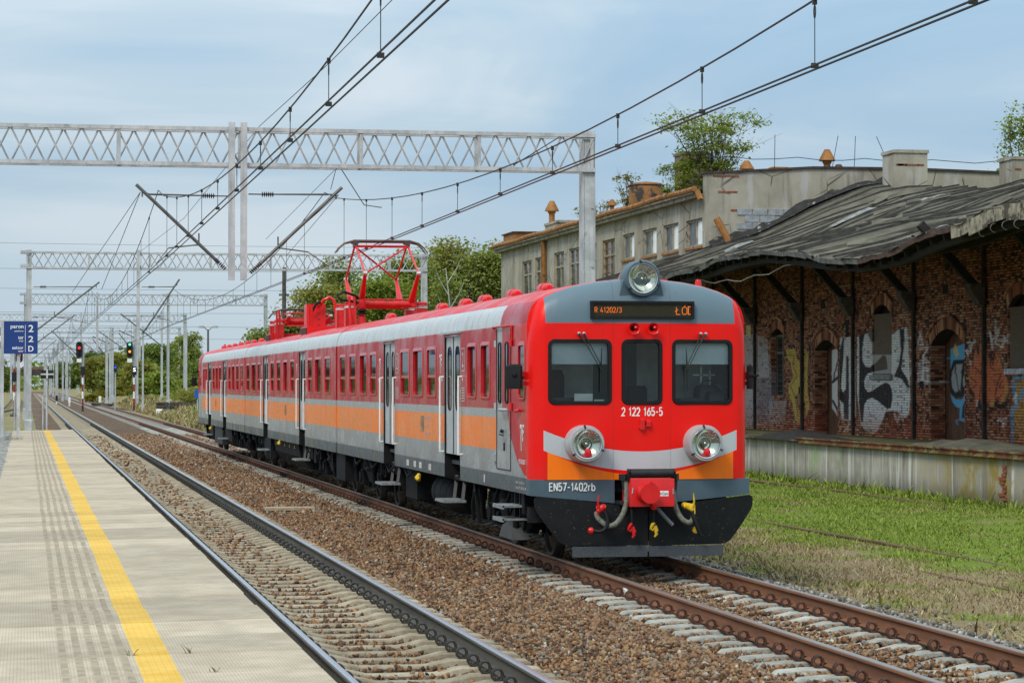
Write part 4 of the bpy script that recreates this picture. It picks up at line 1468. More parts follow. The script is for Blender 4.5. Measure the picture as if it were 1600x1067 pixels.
# ---- lamps
def lamp(x, z, r, y_f, y_b, shell, rim, label=None, tail=True):
    mb = MB()
    mb.lathe([(r * 1.06, y_b), (r * 1.06, y_f + 0.05), (r, y_f + 0.02), (r * 0.98, y_f), (r * 0.82, y_f), (r * 0.80, y_f + 0.02)], (x, 0, z), (0, 1, 0), 36, 0, cap=False)
    for k in range(3):
        a = R(90 + 120 * k + 8)
        mb.bar((x + math.cos(a) * r * 0.93, y_f - 0.012, z + math.sin(a) * r * 0.93), (x + math.cos(a) * r * 1.05, y_f + 0.02, z + math.sin(a) * r * 1.05), 0.02, 0.02, 1)
    h = mb.build('headlight', [shell, black_steel], train, smooth=40)
    mb = MB()
    Rr = r * 0.80
    mb.lathe([(Rr * q, y_f + 0.012 + 0.085 * (1 - q * q)) for q in (1.0, 0.92, 0.84, 0.75, 0.66, 0.57, 0.48)] + [(Rr * 0.46, y_f + 0.07), (Rr * 0.43, y_f + 0.07), (Rr * 0.42, y_f + 0.088)] + [(Rr * q, y_f + 0.02 + 0.085 * (1 - q * q)) for q in (0.36, 0.28, 0.2)], (x, 0, z), (0, 1, 0), 40, 0, cap=False)
    mb.lathe([(r * 0.15, y_f + 0.06), (r * 0.17, y_f + 0.12)], (x, 0, z), (0, 1, 0), 20, 1)
    mb.lathe([(r * 0.05, y_f + 0.045), (r * 0.10, y_f + 0.055), (r * 0.10, y_f + 0.062)], (x, 0, z), (0, 1, 0), 16, 0)
    mb.build('reflector', [reflector, M('bulb_socket', (0.16, 0.16, 0.14), 0.3, 0.7)], h, smooth=60)
    mb = MB()
    P = []
    for rr, yy in ((0.0, -0.012), (0.3, -0.010), (0.6, -0.004), (0.80, 0.010)):
        P.append((r * rr + 1e-4, y_f + yy))
    mb.lathe(P, (x, 0, z), (0, 1, 0), 36, 0, cap=False)
    mb.build('lens', lens_m, h, smooth=60)
    mb = MB()
    mb.lathe([(r * 0.86, y_f - 0.006), (r * 0.84, y_f - 0.016), (r * 0.79, y_f - 0.012), (r * 0.78, y_f + 0.01)], (x, 0, z), (0, 1, 0), 36, 0, cap=False)
    mb.build('lamp_rim', rim, h, smooth=50)
    if tail:
        mb = MB()
        mb.lathe([(0.046, y_f + 0.03), (0.046, y_f + 0.008), (0.03, y_f + 0.0), (0.008, y_f - 0.002)], (x + 0.012, 0, z - 0.105), (0, 1, 0), 18)
        mb.build('tail_lamp', taillamp, h, smooth=60)
lamp(-0.775, 1.555, 0.222, -0.27, 0.09, silver, chrome)
lamp(0.775, 1.555, 0.222, -0.27, 0.09, silver, chrome)
lamp(0.0, 3.66, 0.225, -0.06, 0.20, slate, chrome, tail=False)
mb = MB()
mb.lathe([(0.238, 0.19, 0), (0.235, 0.26, 0), (0.225, 0.32, 1), (0.19, 0.55, 1), (0.12, 0.85, 1), (0.04, 1.05, 1)], (0, 0, 3.655), (0, 1, -0.03), 28)
mb.prism([(-0.235, 3.66), (0.235, 3.66), (0.29, 3.44), (-0.29, 3.44)], lambda u, v, a: (u, a + (0.0 if v > 3.6 else 0.03), v), 0.0, 0.30, 0)
mb.build('lamp_fairing', [slate, red_paint], train, smooth=45)

# ---- display with the amber text
mb = MB()
x0, x1, z0, z1 = -0.675, 0.685, 3.143, 3.372
fy = -0.03
L = []
for off, dy in ((0, 0.10), (0, 0.0), (0.035, 0.0), (0.038, 0.03)):
    L.append([(u, fy + dy, v) for u, v in rloop(x0 + off, x1 - off, z0 + off * 0.9, z1 - off * 0.9, 0.006, 2)])
loops(mb, L)
dsp = mb.build('destination_display', rubber, train)
mb = MB()
mb.box(x0 + 0.03, x1 - 0.03, fy + 0.028, fy + 0.04, z0 + 0.028, z1 - 0.028)
mb.build('led_panel', led_panel, dsp)
mb = MB()
ty = fy + 0.0255
lf = lambda u, v, d: (u, ty - 0.0002 * d, v)
strokes_on(mb, 'R 41202/3', -0.618, -0.270, 3.225, 3.290, 0.0085, lf)
strokes_on(mb, ['L/', "O'"], 0.440, 0.592, 3.203, 3.298, 0.010, lf)
mb.box(0.602, 0.616, ty - 0.001, ty, 3.20, 3.308); mb.box(0.616, 0.64, ty - 0.001, ty, 3.296, 3.308); mb.box(0.616, 0.64, ty - 0.001, ty, 3.20, 3.212)
mb.build('led_text', led_m, dsp)

# ---- horns
for hx in (-0.125, 0.125):
    mb = MB()
    hz = 3.02
    mb.lathe([(0.026, 0.06, 1), (0.032, 0.0, 0), (0.045, -0.06, 0), (0.07, -0.10, 0), (0.074, -0.105, 0), (0.066, -0.10, 0), (0.038, -0.06, 0), (0.026, 0.0, 1)], (hx, 0, hz), (0, 1, 0), 24, 0)
    mb.tube([(hx + 0.012, -0.01, hz + 0.012), (hx + 0.022, -0.10, hz + 0.012), (hx + 0.028, -0.115, hz + 0.010)], [0.012, 0.02, 0.004], 8)
    mb.build('horn', [red_paint, rubber], train, smooth=45)

# ---- wipers: pantograph arms and blade
for s_, xt, xb_, xbl in ((-1, -0.80, -0.545, -0.545), (1, 0.80, 0.585, 0.585)):
    mb = MB()
    for dx in (-0.032, 0.032):
        p0 = Vector((xt + dx, -0.01, 2.955)); 
        mb.lathe([(0.02, 0.0), (0.02, -0.06), (0.008, -0.065)], (p0.x, 0.02, p0.z), (0, 1, 0), 10, 1)
        p1 = p0 + (Vector((xbl, -0.045, 2.54 + dx * 0.6)) - p0) * 0.3
        mb.tube([(p0.x, -0.035, p0.z), (p1.x, -0.05, p1.z)], [0.015, 0.011], 6)
        mb.tube([(p1.x, -0.05, p1.z), (xbl + dx * 0.5, -0.04, 2.52)], 0.0065, 6)
    mb.bar((xbl - 0.02, -0.045, 2.53), (xbl + 0.02, -0.045, 2.47), 0.02, 0.015)
    mb.tube([(xbl - 0.012 * s_, -0.03, 2.77), (xbl, -0.03, 2.50), (xbl + 0.004 * s_, -0.03, 2.21)], [0.005, 0.012, 0.006], 6)
    mb.build('wiper', [black_steel, chrome], train, smooth=40)

# ---- number and type lettering on the nose
mb = MB()
strokes_on(mb, '2 122 165-5', -0.265, 0.265, 1.910, 2.010, 0.0155, lambda u, v, d: (u, yfront(u, v) - 0.003 - 0.0003 * d, v))
mb.build('running_number', white_paint, train)
mb = MB()
strokes_on(mb, 'EN57-1402rb', -1.195, -0.615, 0.957, 1.053, 0.0150, lambda u, v, d: (u, bow(u) - 0.004 - 0.0003 * d, v))
mb.build('lettering', white_paint, train)
# socket flap under the number
mb = MB()
mb.bbox(-0.03, 0.03, -0.05, 0.01, 1.73, 1.87, 0.01)
mb.bbox(0.05, 0.11, -0.05, 0.01, 1.77, 1.85, 0.01)
mb.tube([(-0.05, -0.02, 1.76), (0.12, -0.02, 1.78)], 0.01, 6)
mb.build('socket_flap', red_paint, train)

# ---- mirrors
for s_ in (-1, 1):
    mb = MB()
    xm = -1.62 if s_ < 0 else 1.50
    hw_ = 0.105 if s_ < 0 else 0.04
    mb.bbox(xm - hw_, xm + hw_, 0.20, 0.30, 2.25, 2.565, 0.03, 0)
    mb.tube([(s_ * 1.44, 0.33, 2.38), (s_ * 1.60, 0.20, 2.42), (xm, 0.19, 2.43)], 0.014, 6, 0)
    mb.lathe([(0.035, 0), (0.02, -0.02)], (xm, 0.20, 2.43), (0, 1, 0), 10, 0)
    mb.bar((s_ * 1.44, 0.33, 2.42), (s_ * 1.50, 0.30, 2.42), 0.05, 0.1, 1)
    mb.bar((s_ * 1.44, 0.33, 2.32), (s_ * 1.49, 0.30, 2.32), 0.04, 0.05, 1)
    mb.build('mirror', [rubber, red_paint], train, smooth=35)
    mb = MB()
    mb.bbox(s_ * 1.60 - 0.1, s_ * 1.60 + 0.1, TL - 0.3, TL - 0.2, 2.25, 2.565, 0.03, 0)
    mb.tube([(s_ * 1.44, TL - 0.33, 2.38), (s_ * 1.58, TL - 0.22, 2.42)], 0.014, 6, 0)
    mb.build('mirror', rubber, train)

# ---- cab door details on the platform side
mb = MB()
X = -1.443
for yy in (1.42, 2.44):
    mb.bar((X, yy, 1.17), (X, yy, 3.05), 0.012, 0.012, 0)
mb.bar((X, 1.42, 1.17), (X, 2.44, 1.17), 0.012, 0.012, 0)
for y0_, y1_ in ((1.58, 1.80), (2.10, 2.30)):
    L = [[(X, u, v) for u, v in rloop(y0_, y1_, 2.05, 2.88, 0.06, 4)], [(X - 0.014, u, v) for u, v in rloop(y0_ + 0.01, y1_ - 0.01, 2.06, 2.87, 0.055, 4)], [(X - 0.014, u, v) for u, v in rloop(y0_ + 0.03, y1_ - 0.03, 2.08, 2.85, 0.04, 4)]]
    loops(mb, L, 1)
mb.build('cab_door', [black_steel, rubber], train)
mb = MB()
for y0_, y1_ in ((1.60, 1.78), (2.12, 2.28)):
    q = rloop(y0_, y1_, 2.07, 2.86, 0.04, 4)
    mb.add([(X - 0.006, u, v) for u, v in q], [tuple(range(len(q)))])
gl_dark, g = newmat('cab_door_glass')
g.out((0.02, 0.022, 0.024), 0.04, 0, None, 0.7)
mb.build('cab_door_pane', gl_dark, train)
mb = MB()
for zz in (2.86, 2.01):
    mb.bar((X, 1.34, zz), (X - 0.025, 1.30, zz), 0.03, 0.10, 0); mb.bar((X, 2.44, zz), (X - 0.02, 2.48, zz), 0.03, 0.09, 1)
mb.tube([(X - 0.02, 2.0, 1.97), (X - 0.06, 1.9, 1.97), (X - 0.06, 1.6, 1.97), (X - 0.02, 1.5, 1.97)], 0.022, 8, 1)
mb.tube([(X - 0.02, 0.95, 1.97), (X - 0.05, 0.8, 1.965), (X - 0.02, 0.7, 1.97)], 0.02, 8, 0)
mb.bar((X - 0.01, 1.95, 1.70), (X - 0.03, 1.95, 1.66), 0.03, 0.05, 2); mb.tube([(X - 0.05, 1.95, 1.64), (X - 0.05, 1.7, 1.63)], 0.012, 6, 2)
mb.bar((X - 0.008, 1.85, 1.53), (X - 0.008, 1.85, 1.42), 0.02, 0.014, 2)
mb.bar((X - 0.01, 2.55, 1.36), (X - 0.01, 2.55, 1.26), 0.06, 0.10, 1)
mb.build('cab_door_fittings', [red_paint, silver, black_steel], train)
mb = MB()
mb.tube([(X, 2.65, 3.07), (X - 0.03, 2.60, 3.085), (X - 0.03, 1.35, 3.085), (X - 0.01, 1.30, 3.08), (X - 0.006, 1.30, 2.88)], 0.013, 6)
mb.build('rain_strip', red_paint, train)

# ---- lettering on the side
def logo(mb, yc, zc, h, fx):
    s = h / 1.0
    def F(u, v):
        return fx(yc - u * s, zc + v * s)
    for poly in ([(-0.42, 0.5), (-0.02, 0.5), (-0.08, 0.36), (-0.42, 0.36)], [(-0.20, 0.36), (-0.06, 0.36), (-0.14, -0.05), (-0.10, -0.5), (-0.20, -0.5), (-0.26, 0.0)],
                 [(0.05, 0.5), (0.42, 0.5), (0.38, 0.40), (0.06, 0.40)], [(0.04, 0.36), (0.17, 0.36), (0.12, -0.05), (0.04, -0.0)], [(0.17, 0.28), (0.34, 0.28), (0.31, 0.18), (0.16, 0.18)], [(0.06, 0.02), (0.26, 0.02), (0.20, -0.14), (0.08, -0.14)]):
        mb.add([F(u, v) for u, v in poly], [tuple(range(len(poly)))])
sd = lambda y, z: (-HALF - 0.004, y, z)
mb = MB()
logo(mb, 0.62, 1.62, 0.34, sd)
text_on(mb, 'POLREGIO', -0.85, -0.40, 1.28, 1.34, lambda u, v: sd(-u, v))
mb.build('operator_logo', white_paint, train)
for yc in (7.25, 14.2):
    mb = MB(); logo(mb, yc, 2.62, 0.30, sd)
    text_on(mb, 'POLREGIO', -(yc + 0.22), -(yc - 0.22), 2.36, 2.41, lambda u, v: sd(-u, v))
    mb.build('operator_logo', white_paint, train)
for yc in (28.75, 38.0, 51.2):
    mb = MB(); logo(mb, yc, 2.66, 0.26, sd); mb.build('operator_logo', white_paint, train)
pale = M('faded_white', (0.55, 0.48, 0.47), 0.6)
def class_mark(y0_, y1_):
    mb = MB()
    xx = -HALF - 0.004
    text_on(mb, '2', -(y1_ - 0.12), -(y0_ + 0.12), 2.56, 2.78, lambda u, v: sd(-u, v))
    for za, zb in ((2.50, 2.84), (2.06, 2.26)):
        for a, b, c_, d_ in ((y0_, y1_, za, za + 0.012), (y0_, y1_, zb - 0.012, zb), (y0_, y0_ + 0.03, za, zb), (y1_ - 0.03, y1_, za, zb)):
            mb.add([(xx, a, c_), (xx, b, c_), (xx, b, d_), (xx, a, d_)], [(0, 1, 2, 3)])
    for k in range(4):
        z = 2.10 + k * 0.038
        mb.add([(xx, y0_ + 0.08, z), (xx, y1_ - 0.08, z), (xx, y1_ - 0.08, z + 0.014), (xx, y0_ + 0.08, z + 0.014)], [(0, 1, 2, 3)])
    mb.add([(xx, (y0_ + y1_) / 2 - 0.04, 2.36), (xx, (y0_ + y1_) / 2 + 0.04, 2.36), (xx, (y0_ + y1_) / 2 + 0.04, 2.41), (xx, (y0_ + y1_) / 2 - 0.04, 2.41)], [(0, 1, 2, 3)])
    mb.build('class_marking', pale, train)
for y0_ in (5.02, 11.82, 26.42, 35.65, 44.3):
    class_mark(y0_, y0_ + 0.38)
for txt, a_, b_, c_, d_ in (('94 51 2 122 165-5', -8.95, -8.05, 1.74, 1.80), ('PL-PREG', -8.95, -8.45, 1.62, 1.67), ('EN57-1402', -8.95, -8.35, 1.50, 1.55), ('REV 30.08.18', -1.05, -0.45, 1.02, 1.05), ('Ldz. P5 28.02.20', -1.05, -0.35, 0.95, 0.985)):
    mb = MB(); text_on(mb, txt, a_, b_, c_, d_, lambda u, v: sd(-u, v)); mb.build('technical_lettering', pale, train)
for y_, z_, w_, h_ in ((9.8, 1.0, 0.28, 0.05), (9.2, 1.0, 0.28, 0.05), (8.2, 1.0, 0.28, 0.05), (10.6, 1.0, 0.28, 0.05), (3.35, 1.0, 0.10, 0.055)):
    mb = MB()
    mb.add([sd(y_, z_ - h_), sd(y_ + w_, z_ - h_), sd(y_ + w_, z_ + h_), sd(y_, z_ + h_)], [(0, 1, 2, 3)])
    mb.build('data_panel', pale, train)
for yp in (8.98, 31.3, 55.0):
    mb = MB()
    mb.add([sd(yp, 1.55), sd(yp + 0.34, 1.55), sd(yp + 0.34, 1.80), sd(yp, 1.80)], [(0, 1, 2, 3)])
    mb.build('door_hatch', M('hatch_patch', (0.24, 0.15, 0.05), 0.4, 0, 0.7, 9), train)

# ---- roof fittings
def roofz(x):
    return ztop(x)
vent = None
for yv in (2.7, 5.0, 7.4, 9.2, 11.6, 17.9, 46.0, 48.5, 51.0, 53.5, 56.0, 58.5, 61.0):
    if vent is None:
        mb = MB()
        z = roofz(0.75)
        mb.lathe([(0.05, -0.36), (0.085, -0.30), (0.09, -0.14), (0.06, -0.13), (0.06, -0.08), (0.10, -0.07), (0.10, 0.22), (0.085, 0.29), (0.03, 0.32)], (0, 0, 0.035), (0, 1, 0), 14)
        mb.box(-0.10, 0.10, -0.30, 0.26, -0.08, 0.02)
        vent = mb.build('roof_vent', red_paint, train, smooth=50)
        vo = vent
    else:
        vo = dup(vent)
    vo.location = (-0.72, yv, roofz(0.72) - 0.012); vo.scale = (0.88, 0.9, 0.85)
for yv in (3.6, 14, 24, 40, 50):
    vo = dup(vent); vo.location = (0.72, yv, roofz(0.72))
# antennas
mb = MB()
mb.lathe([(0.10, 0), (0.09, 0.04), (0.045, 0.05), (0.04, 0.14), (0.03, 0.17)], (0.98, 0.9, roofz(0.98) - 0.02), (0, 0, 1), 14)
mb.build('antenna', red_paint, train, smooth=45)
mb = MB(); mb.box(0.33, 0.46, 0.5, 0.6, roofz(0.4) - 0.02, roofz(0.4) + 0.03); mb.build('antenna', red_paint, train)
mb = MB(); mb.lathe([(0.04, 0), (0.035, 0.16), (0.015, 0.18)], (-0.5, 63.5, roofz(0.5) - 0.02), (0, 0, 1), 10); mb.build('antenna', red_paint, train)

# louvred roof boxes on the middle car
for y0_, y1_ in ((30.4, 31.9), (39.9, 41.3)):
    mb = MB()
    mb.box(-1.02, -0.20, y0_, y1_, 3.45, 3.72, 0)
    mb.box(-1.026, -1.021, y0_ + 0.05, y1_ - 0.05, 3.50, 3.69, 1)
    for k in range(5):
        mb.bar((-1.035, y0_ + 0.06, 3.515 + k * 0.04), (-1.035, y1_ - 0.06, 3.515 + k * 0.04), 0.03, 0.018, 1)
    mb.build('roof_box', [red_paint, M('louvre_dark_red', (0.12, 0.01, 0.012), 0.5)], train)

# ---- pantographs
def pantograph(yc, raised):
    pt = bpy.data.objects.new('pantograph', None)
    C.objects.link(pt); pt.parent = train
    zb = 4.06
    fr = MB()
    for sx in (-0.60, 0.60):
        fr.box(sx - 0.06, sx + 0.06, yc - 0.95, yc + 0.95, zb - 0.05, zb + 0.06)
    for yy in (-0.85, -0.05, 0.85):
        fr.tube([(-0.66, yc + yy, zb), (0.66, yc + yy, zb)], 0.065 if abs(yy) > 0.5 else 0.05, 10)
    for yy in (-0.8, 0.8):
        fr.tube([(-0.9, yc + yy, zb + 0.02), (0.9, yc + yy, zb + 0.02)], 0.03, 8)
        fr.tube([(-0.5, yc + yy + 0.12, zb + 0.10), (0.5, yc + yy + 0.12, zb + 0.10)], 0.018, 6)
    for sx in (-0.45, -0.1, 0.3):
        fr.box(sx, sx + 0.16, yc - 0.05, yc + 0.1, zb + 0.03, zb + 0.13)
    fr.build('base_frame', red_dull, pt, smooth=40)
    for sx in (-0.78, 0.78):
        for yy in (-0.8, 0.8):
            q = MB()
            q.lathe([(0.07, -0.07, 0), (0.14, -0.06, 1), (0.145, -0.035, 1), (0.08, -0.03, 1), (0.135, -0.01, 0), (0.135, 0.01, 0), (0.06, 0.03, 0)], (sx, yc + yy, zb - 0.03), (0, 0, 1), 18)
            q.build('insulator', [red_dull, white_paint], pt, smooth=40)
            q = MB()
            q.box(sx - 0.11, sx + 0.11, yc + yy - 0.13, yc + yy + 0.13, roofz(sx) - 0.04, zb - 0.10)
            q.box(sx - 0.13, sx - 0.11, yc + yy - 0.15, yc + yy + 0.15, roofz(sx) - 0.04, zb - 0.10)
            q.build('support_pillar', red_dull, pt)
    ze, zt_ = (4.69, 5.36) if raised else (4.20, 4.30)
    ye = 1.70 if raised else 1.45
    for sy in (-1, 1):
        for sx in (-0.58, 0.58):
            pb = (sx * 0.95, yc + sy * 0.80 * (1 if not raised else 1), zb + 0.02)
            pe = (sx, yc + sy * ye, ze)
            arms = MB(); arms.tube([pb, pe], [0.085, 0.035], 10)
            arms.build('lower_arm', red_paint, pt, smooth=40)
    up = MB()
    for sy in (-1, 1):
        for sx in (-0.58, 0.58):
            up.tube([(sx, yc + sy * ye, ze), (sx, yc + sy * 0.12, zt_)], 0.024, 8)
        up.tube([(-0.58 * -sy, yc + sy * ye, ze), (-0.58 * sy, yc + sy * 0.12, zt_)], 0.022, 8) if raised else None
        up.tube([(-0.58, yc + sy * 0.12, zt_), (0.58, yc + sy * 0.12, zt_)], 0.022, 8)
    up.build('upper_arm', red_paint, pt, smooth=40)
    q = MB()
    for sy in (-1, 1):
        for sx in (-0.58, 0.58):
            q = MB(); q.lathe([(0.03, -0.05), (0.045, -0.04), (0.045, 0.04), (0.03, 0.05)], (sx, yc + sy * ye, ze), (1, 0, 0), 10, 0)
            q.build('arm_joint', chrome, pt, smooth=40)
    hd = MB()
    zh = zt_ + 0.11
    for sy in (-0.14, 0.14):
        pts = [(-1.02, zh - 0.26), (-0.94, zh - 0.15), (-0.82, zh - 0.05), (-0.62, zh), (0.62, zh), (0.82, zh - 0.05), (0.94, zh - 0.15), (1.02, zh - 0.26)]
        hd.tube([(a, yc + sy, b) for a, b in pts], [0.014, 0.016, 0.02, 0.03, 0.03, 0.02, 0.016, 0.014], 8)
        for sx in (-0.58, 0.58):
            hd.bar((sx - 0.07, yc + sy, zh - 0.03), (sx + 0.07, yc + sy, zh - 0.03), 0.05, 0.06)
    for sx in (-0.58, 0.58):
        hd.bar((sx, yc - 0.16, zh - 0.08), (sx, yc + 0.16, zh - 0.08), 0.08, 0.09)
        hd.tube([(sx, yc + 0.2 * math.sin(t), zh - 0.09 + 0.05 * math.cos(t)) for t in [2 * PI * i / 10 for i in range(10)]], 0.008, 5, closed=True)
    hd.build('contact_strip', M('worn_copper', (0.10, 0.075, 0.065), 0.45, 0.4, 0.2, 20), pt, smooth=40)
    return pt
pantograph(24.6, True)
pantograph(40.6, False)
# switchgear between the pantographs
mb = MB()
mb.box(-0.52, -0.02, 35.2, 35.8, 3.68, 4.40, 0)
for k in range(4):
    mb.lathe([(0.015, 0), (0.015, 0.02)], (-0.20, 35.2, 3.86 + k * 0.15), (0, -1, 0), 8, 1)
mb.build('switch_panel', [red_paint, rubber], train, smooth=40)
mb = MB()
mb.tube([(-0.22, 35.1, 4.30), (-0.1, 35.05, 4.50), (0.06, 35.0, 4.58), (0.18, 35.0, 4.50), (0.22, 35.0, 4.2), (0.23, 35.0, 3.68)], 0.04, 8, 0)
mb.build('roof_conduit', red_paint, train, smooth=40)
mb = MB(); mb.tube([(-0.40, 35.1, 4.18), (-0.30, 35.05, 4.38), (-0.18, 35.0, 4.46)], 0.035, 8, 0)
mb.build('roof_cable', rubber, train, smooth=40)
for sx in (-0.62, -0.54):
    mb = MB(); mb.tube([(sx, 33.6, 3.6), (sx - 0.02, 33.6, 4.28)], 0.028, 6, 0); mb.build('roof_rod', red_paint, train, smooth=40)
mb = MB()
for sx, yy, hh in ((-0.85, 23.2, 0.62), (-0.74, 23.2, 0.6), (-1.0, 38.0, 0.75), (-0.93, 38.0, 0.78)):
    mb.tube([(sx, yy, roofz(sx)), (sx - 0.04, yy, roofz(sx) + hh)], 0.028, 6, 0)
    mb.build('roof_rod', red_dull, train, smooth=40); mb = MB()
mb.lathe([(0.09, 0), (0.09, 0.14), (0.05, 0.15), (0.075, 0.2), (0.05, 0.23), (0.075, 0.26), (0.05, 0.3), (0.08, 0.34), (0.08, 0.52)], (-0.60, 23.3, roofz(0.6)), (0, 0, 1), 14, 0)
mb.lathe([(0.095, 0), (0.1, 0.03), (0.06, 0.05), (0.1, 0.08), (0.1, 0.11)], (-0.60, 23.3, roofz(0.6) + 0.19), (0, 0, 1), 14, 1)
mb.build('roof_insulator', [red_dull, rubber], train, smooth=40); mb = MB()
mb.tube([(-0.55, 23.5, 4.08), (-0.75, 23.3, 4.22), (-1.0, 23.2, 4.30), (-1.15, 23.2, 4.22), (-1.05, 23.2, 4.12), (-0.8, 23.3, 4.10), (-0.62, 23.3, 4.05), (-0.6, 23.3, 3.9)], 0.028, 8, 0)
mb.build('roof_cable', rubber, train, smooth=50); mb = MB()
for sx in (-0.35, 0.1, 0.5):
    mb.lathe([(0.05, 0), (0.10, 0.03), (0.05, 0.05), (0.10, 0.08), (0.05, 0.1), (0.08, 0.14), (0.03, 0.2)], (sx, 36.5, 3.66), (0, 0, 1), 12, 0)
    mb.build('roof_insulator', red_dull, train, smooth=40); mb = MB()
mb.tube([(-0.9, 36.5, 3.86), (0.8, 36.5, 3.86)], 0.02, 6, 0)
mb.build('busbar', red_dull, train, smooth=40)

# ---- running gear
wheel_m = M('wheel_steel', (0.035, 0.03, 0.027), 0.55, 0.4, 0.4, 8, col2=(0.08, 0.05, 0.035), c2=0.6)
tread_m = M('wheel_tread', (0.16, 0.15, 0.14), 0.35, 0.8, 0.2)
bog0 = None
def wheel(parent, x, y, s_):
    q = MB()
    q.lathe([(0.18, -0.06, 0), (0.20, 0.05, 0), (0.40, 0.0, 0), (0.42, 0.045, 0), (0.46, 0.05, 1), (0.47, -0.05, 0), (0.50, -0.06, 0), (0.49, -0.085, 0), (0.42, -0.085, 0), (0.38, -0.05, 0), (0.20, -0.09, 0)], (x, y, 0.47), (s_, 0, 0), 32)
    return q.build('wheel', [wheel_m, tread_m], parent, smooth=35)
for bi, (a1, a2) in enumerate(((1.95, 4.55), (16.45, 19.10), (22.80, 25.55), (39.1, 41.75), (45.75, 48.45), (59.7, 62.3))):
    bg_ = bpy.data.objects.new('bogie', None)
    C.objects.link(bg_); bg_.parent = train
    bg_.location = (0, (a1 + a2) / 2, 0)
    hw = (a2 - a1) / 2
    for yy in (-hw, hw):
        for s_ in (-1, 1):
            wheel(bg_, s_ * 0.755, yy, s_)
        q = MB(); q.tube([(-0.7, yy, 0.47), (0.7, yy, 0.47)], 0.085, 10); q.build('axle', wheel_m, bg_)
    for s_ in (-1, 1):
        q = MB()
        x0, x1 = sorted((s_ * 0.95, s_ * 1.09))
        q.prism([(-hw - 0.55, 0.56), (-hw + 0.35, 0.56), (-0.55, 0.40), (0.55, 0.40), (hw - 0.35, 0.56), (hw + 0.55, 0.56), (hw + 0.5, 0.74), (hw - 0.3, 0.76), (0.5, 0.62), (-0.5, 0.62), (-hw + 0.3, 0.76), (-hw - 0.5, 0.74)], lambda u, v, a: (a, u, v), x0, x1)
        q.build('side_frame', under_black, bg_)
        for yy in (-hw, hw):
            q = MB()
            q.bbox(s_ * 1.02 - 0.13, s_ * 1.02 + 0.13, yy - 0.17, yy + 0.17, 0.32, 0.62, 0.03)
            q.lathe([(0.13, 0), (0.12, 0.06), (0.05, 0.07)], (s_ * 1.12, yy, 0.47), (s_, 0, 0), 16)
            q.build('axle_box', under_black, bg_, smooth=35)
            q = MB()
            for sp in (-0.30, 0.30):
                for k in range(6):
                    q.lathe([(0.085, k * 0.042), (0.105, k * 0.042 + 0.02), (0.085, k * 0.042 + 0.04)], (s_ * 1.02, yy + sp, 0.60), (0, 0, 1), 12)
            q.build('coil_spring', under_black, bg_, smooth=35)
            q = MB()
            q.tube([(s_ * 1.17, yy + 0.52, 0.36), (s_ * 1.17, yy + 0.52, 0.62), (s_ * 1.17, yy + 0.52, 0.625), (s_ * 1.17, yy + 0.52, 0.86)], [0.045, 0.045, 0.07, 0.07], 10)
            q.build('damper', under_black, bg_, smooth=35)
        q = MB()
        q.lathe([(0.22, 0.0), (0.26, 0.04), (0.22, 0.1), (0.26, 0.16), (0.22, 0.22), (0.2, 0.24)], (s_ * 1.0, 0, 0.62), (0, 0, 1), 18)
        q.build('air_spring', rubber, bg_, smooth=35)
# equipment hung below the floor
mb = MB()
mb.box(-1.3, 1.3, 0.5, 63.7, 0.86, 0.90)
mb.box(-1.36, 1.36, 0.9, 1.1, 0.62, 0.90)
for yy in (20.2, 43.0):
    mb.box(-1.2, 1.2, yy, yy + 1.2, 0.7, 0.88)
mb.build('underframe', under_black, train)
def hung(name, y0_, y1_, z0_, z1_, x0_=-1.36, x1_=-0.5, mat=under_black, sl=0.0):
    mb = MB()
    mb.prism([(x0_, z1_), (x0_ + sl * 0.2, z0_ + sl), (x0_ + sl, z0_), (x1_, z0_), (x1_, z1_)], lambda u, v, a: (u, a, v), y0_, y1_)
    return mb.build(name, mat, train)
hung('equipment_box', 29.2, 35.4, 0.28, 0.90, sl=0.30)
hung('equipment_box', 20.0, 21.5, 0.35, 0.9)
hung('equipment_box', 53.2, 56.6, 0.32, 0.90, mat=M('box_dark_grey', (0.02, 0.021, 0.023), 0.6))
hung('equipment_box', 57.4, 58.9, 0.5, 0.9)
hung('equipment_box', 11.3, 12.6, 0.35, 0.9, x0_=-1.2)
hung('equipment_box', 36.2, 38.0, 0.4, 0.9)
hung('equipment_box', 49.4, 52.0, 0.4, 0.9, sl=0.1)
for yy in (7.4, 50.5):
    mb = MB()
    mb.lathe([(0.05, 0), (0.22, 0.04), (0.29, 0.14), (0.29, 1.9), (0.22, 2.0), (0.05, 2.04)], (-0.98, yy, 0.58), (0, 1, 0), 22)
    for q in (0.4, 1.0, 1.6):
        mb.lathe([(0.295, q), (0.30, q + 0.02), (0.295, q + 0.05)], (-0.98, yy, 0.58), (0, 1, 0), 22)
    mb.build('air_tank', under_black, train, smooth=40)
for yy, zz in ((9.6, 0.80), (57.6, 0.80), (33.0, 0.84)):
    mb = MB(); mb.tube([(-1.42, yy, zz + 0.04), (-1.46, yy - 0.05, zz - 0.02), (-1.44, yy - 0.1, zz - 0.05)], [0.03, 0.05, 0.03], 8)
    mb.build('drain_valve', yellow_p, train, smooth=40)
for k, yy in enumerate((30.0, 31.2, 32.4, 33.6, 34.6)):
    mb = MB(); mb.add([(-1.363, yy, 0.76), (-1.363, yy + 0.12, 0.76), (-1.363, yy + 0.06, 0.85)], [(0, 1, 2)]); mb.build('warning_sign', yellow_p, train)
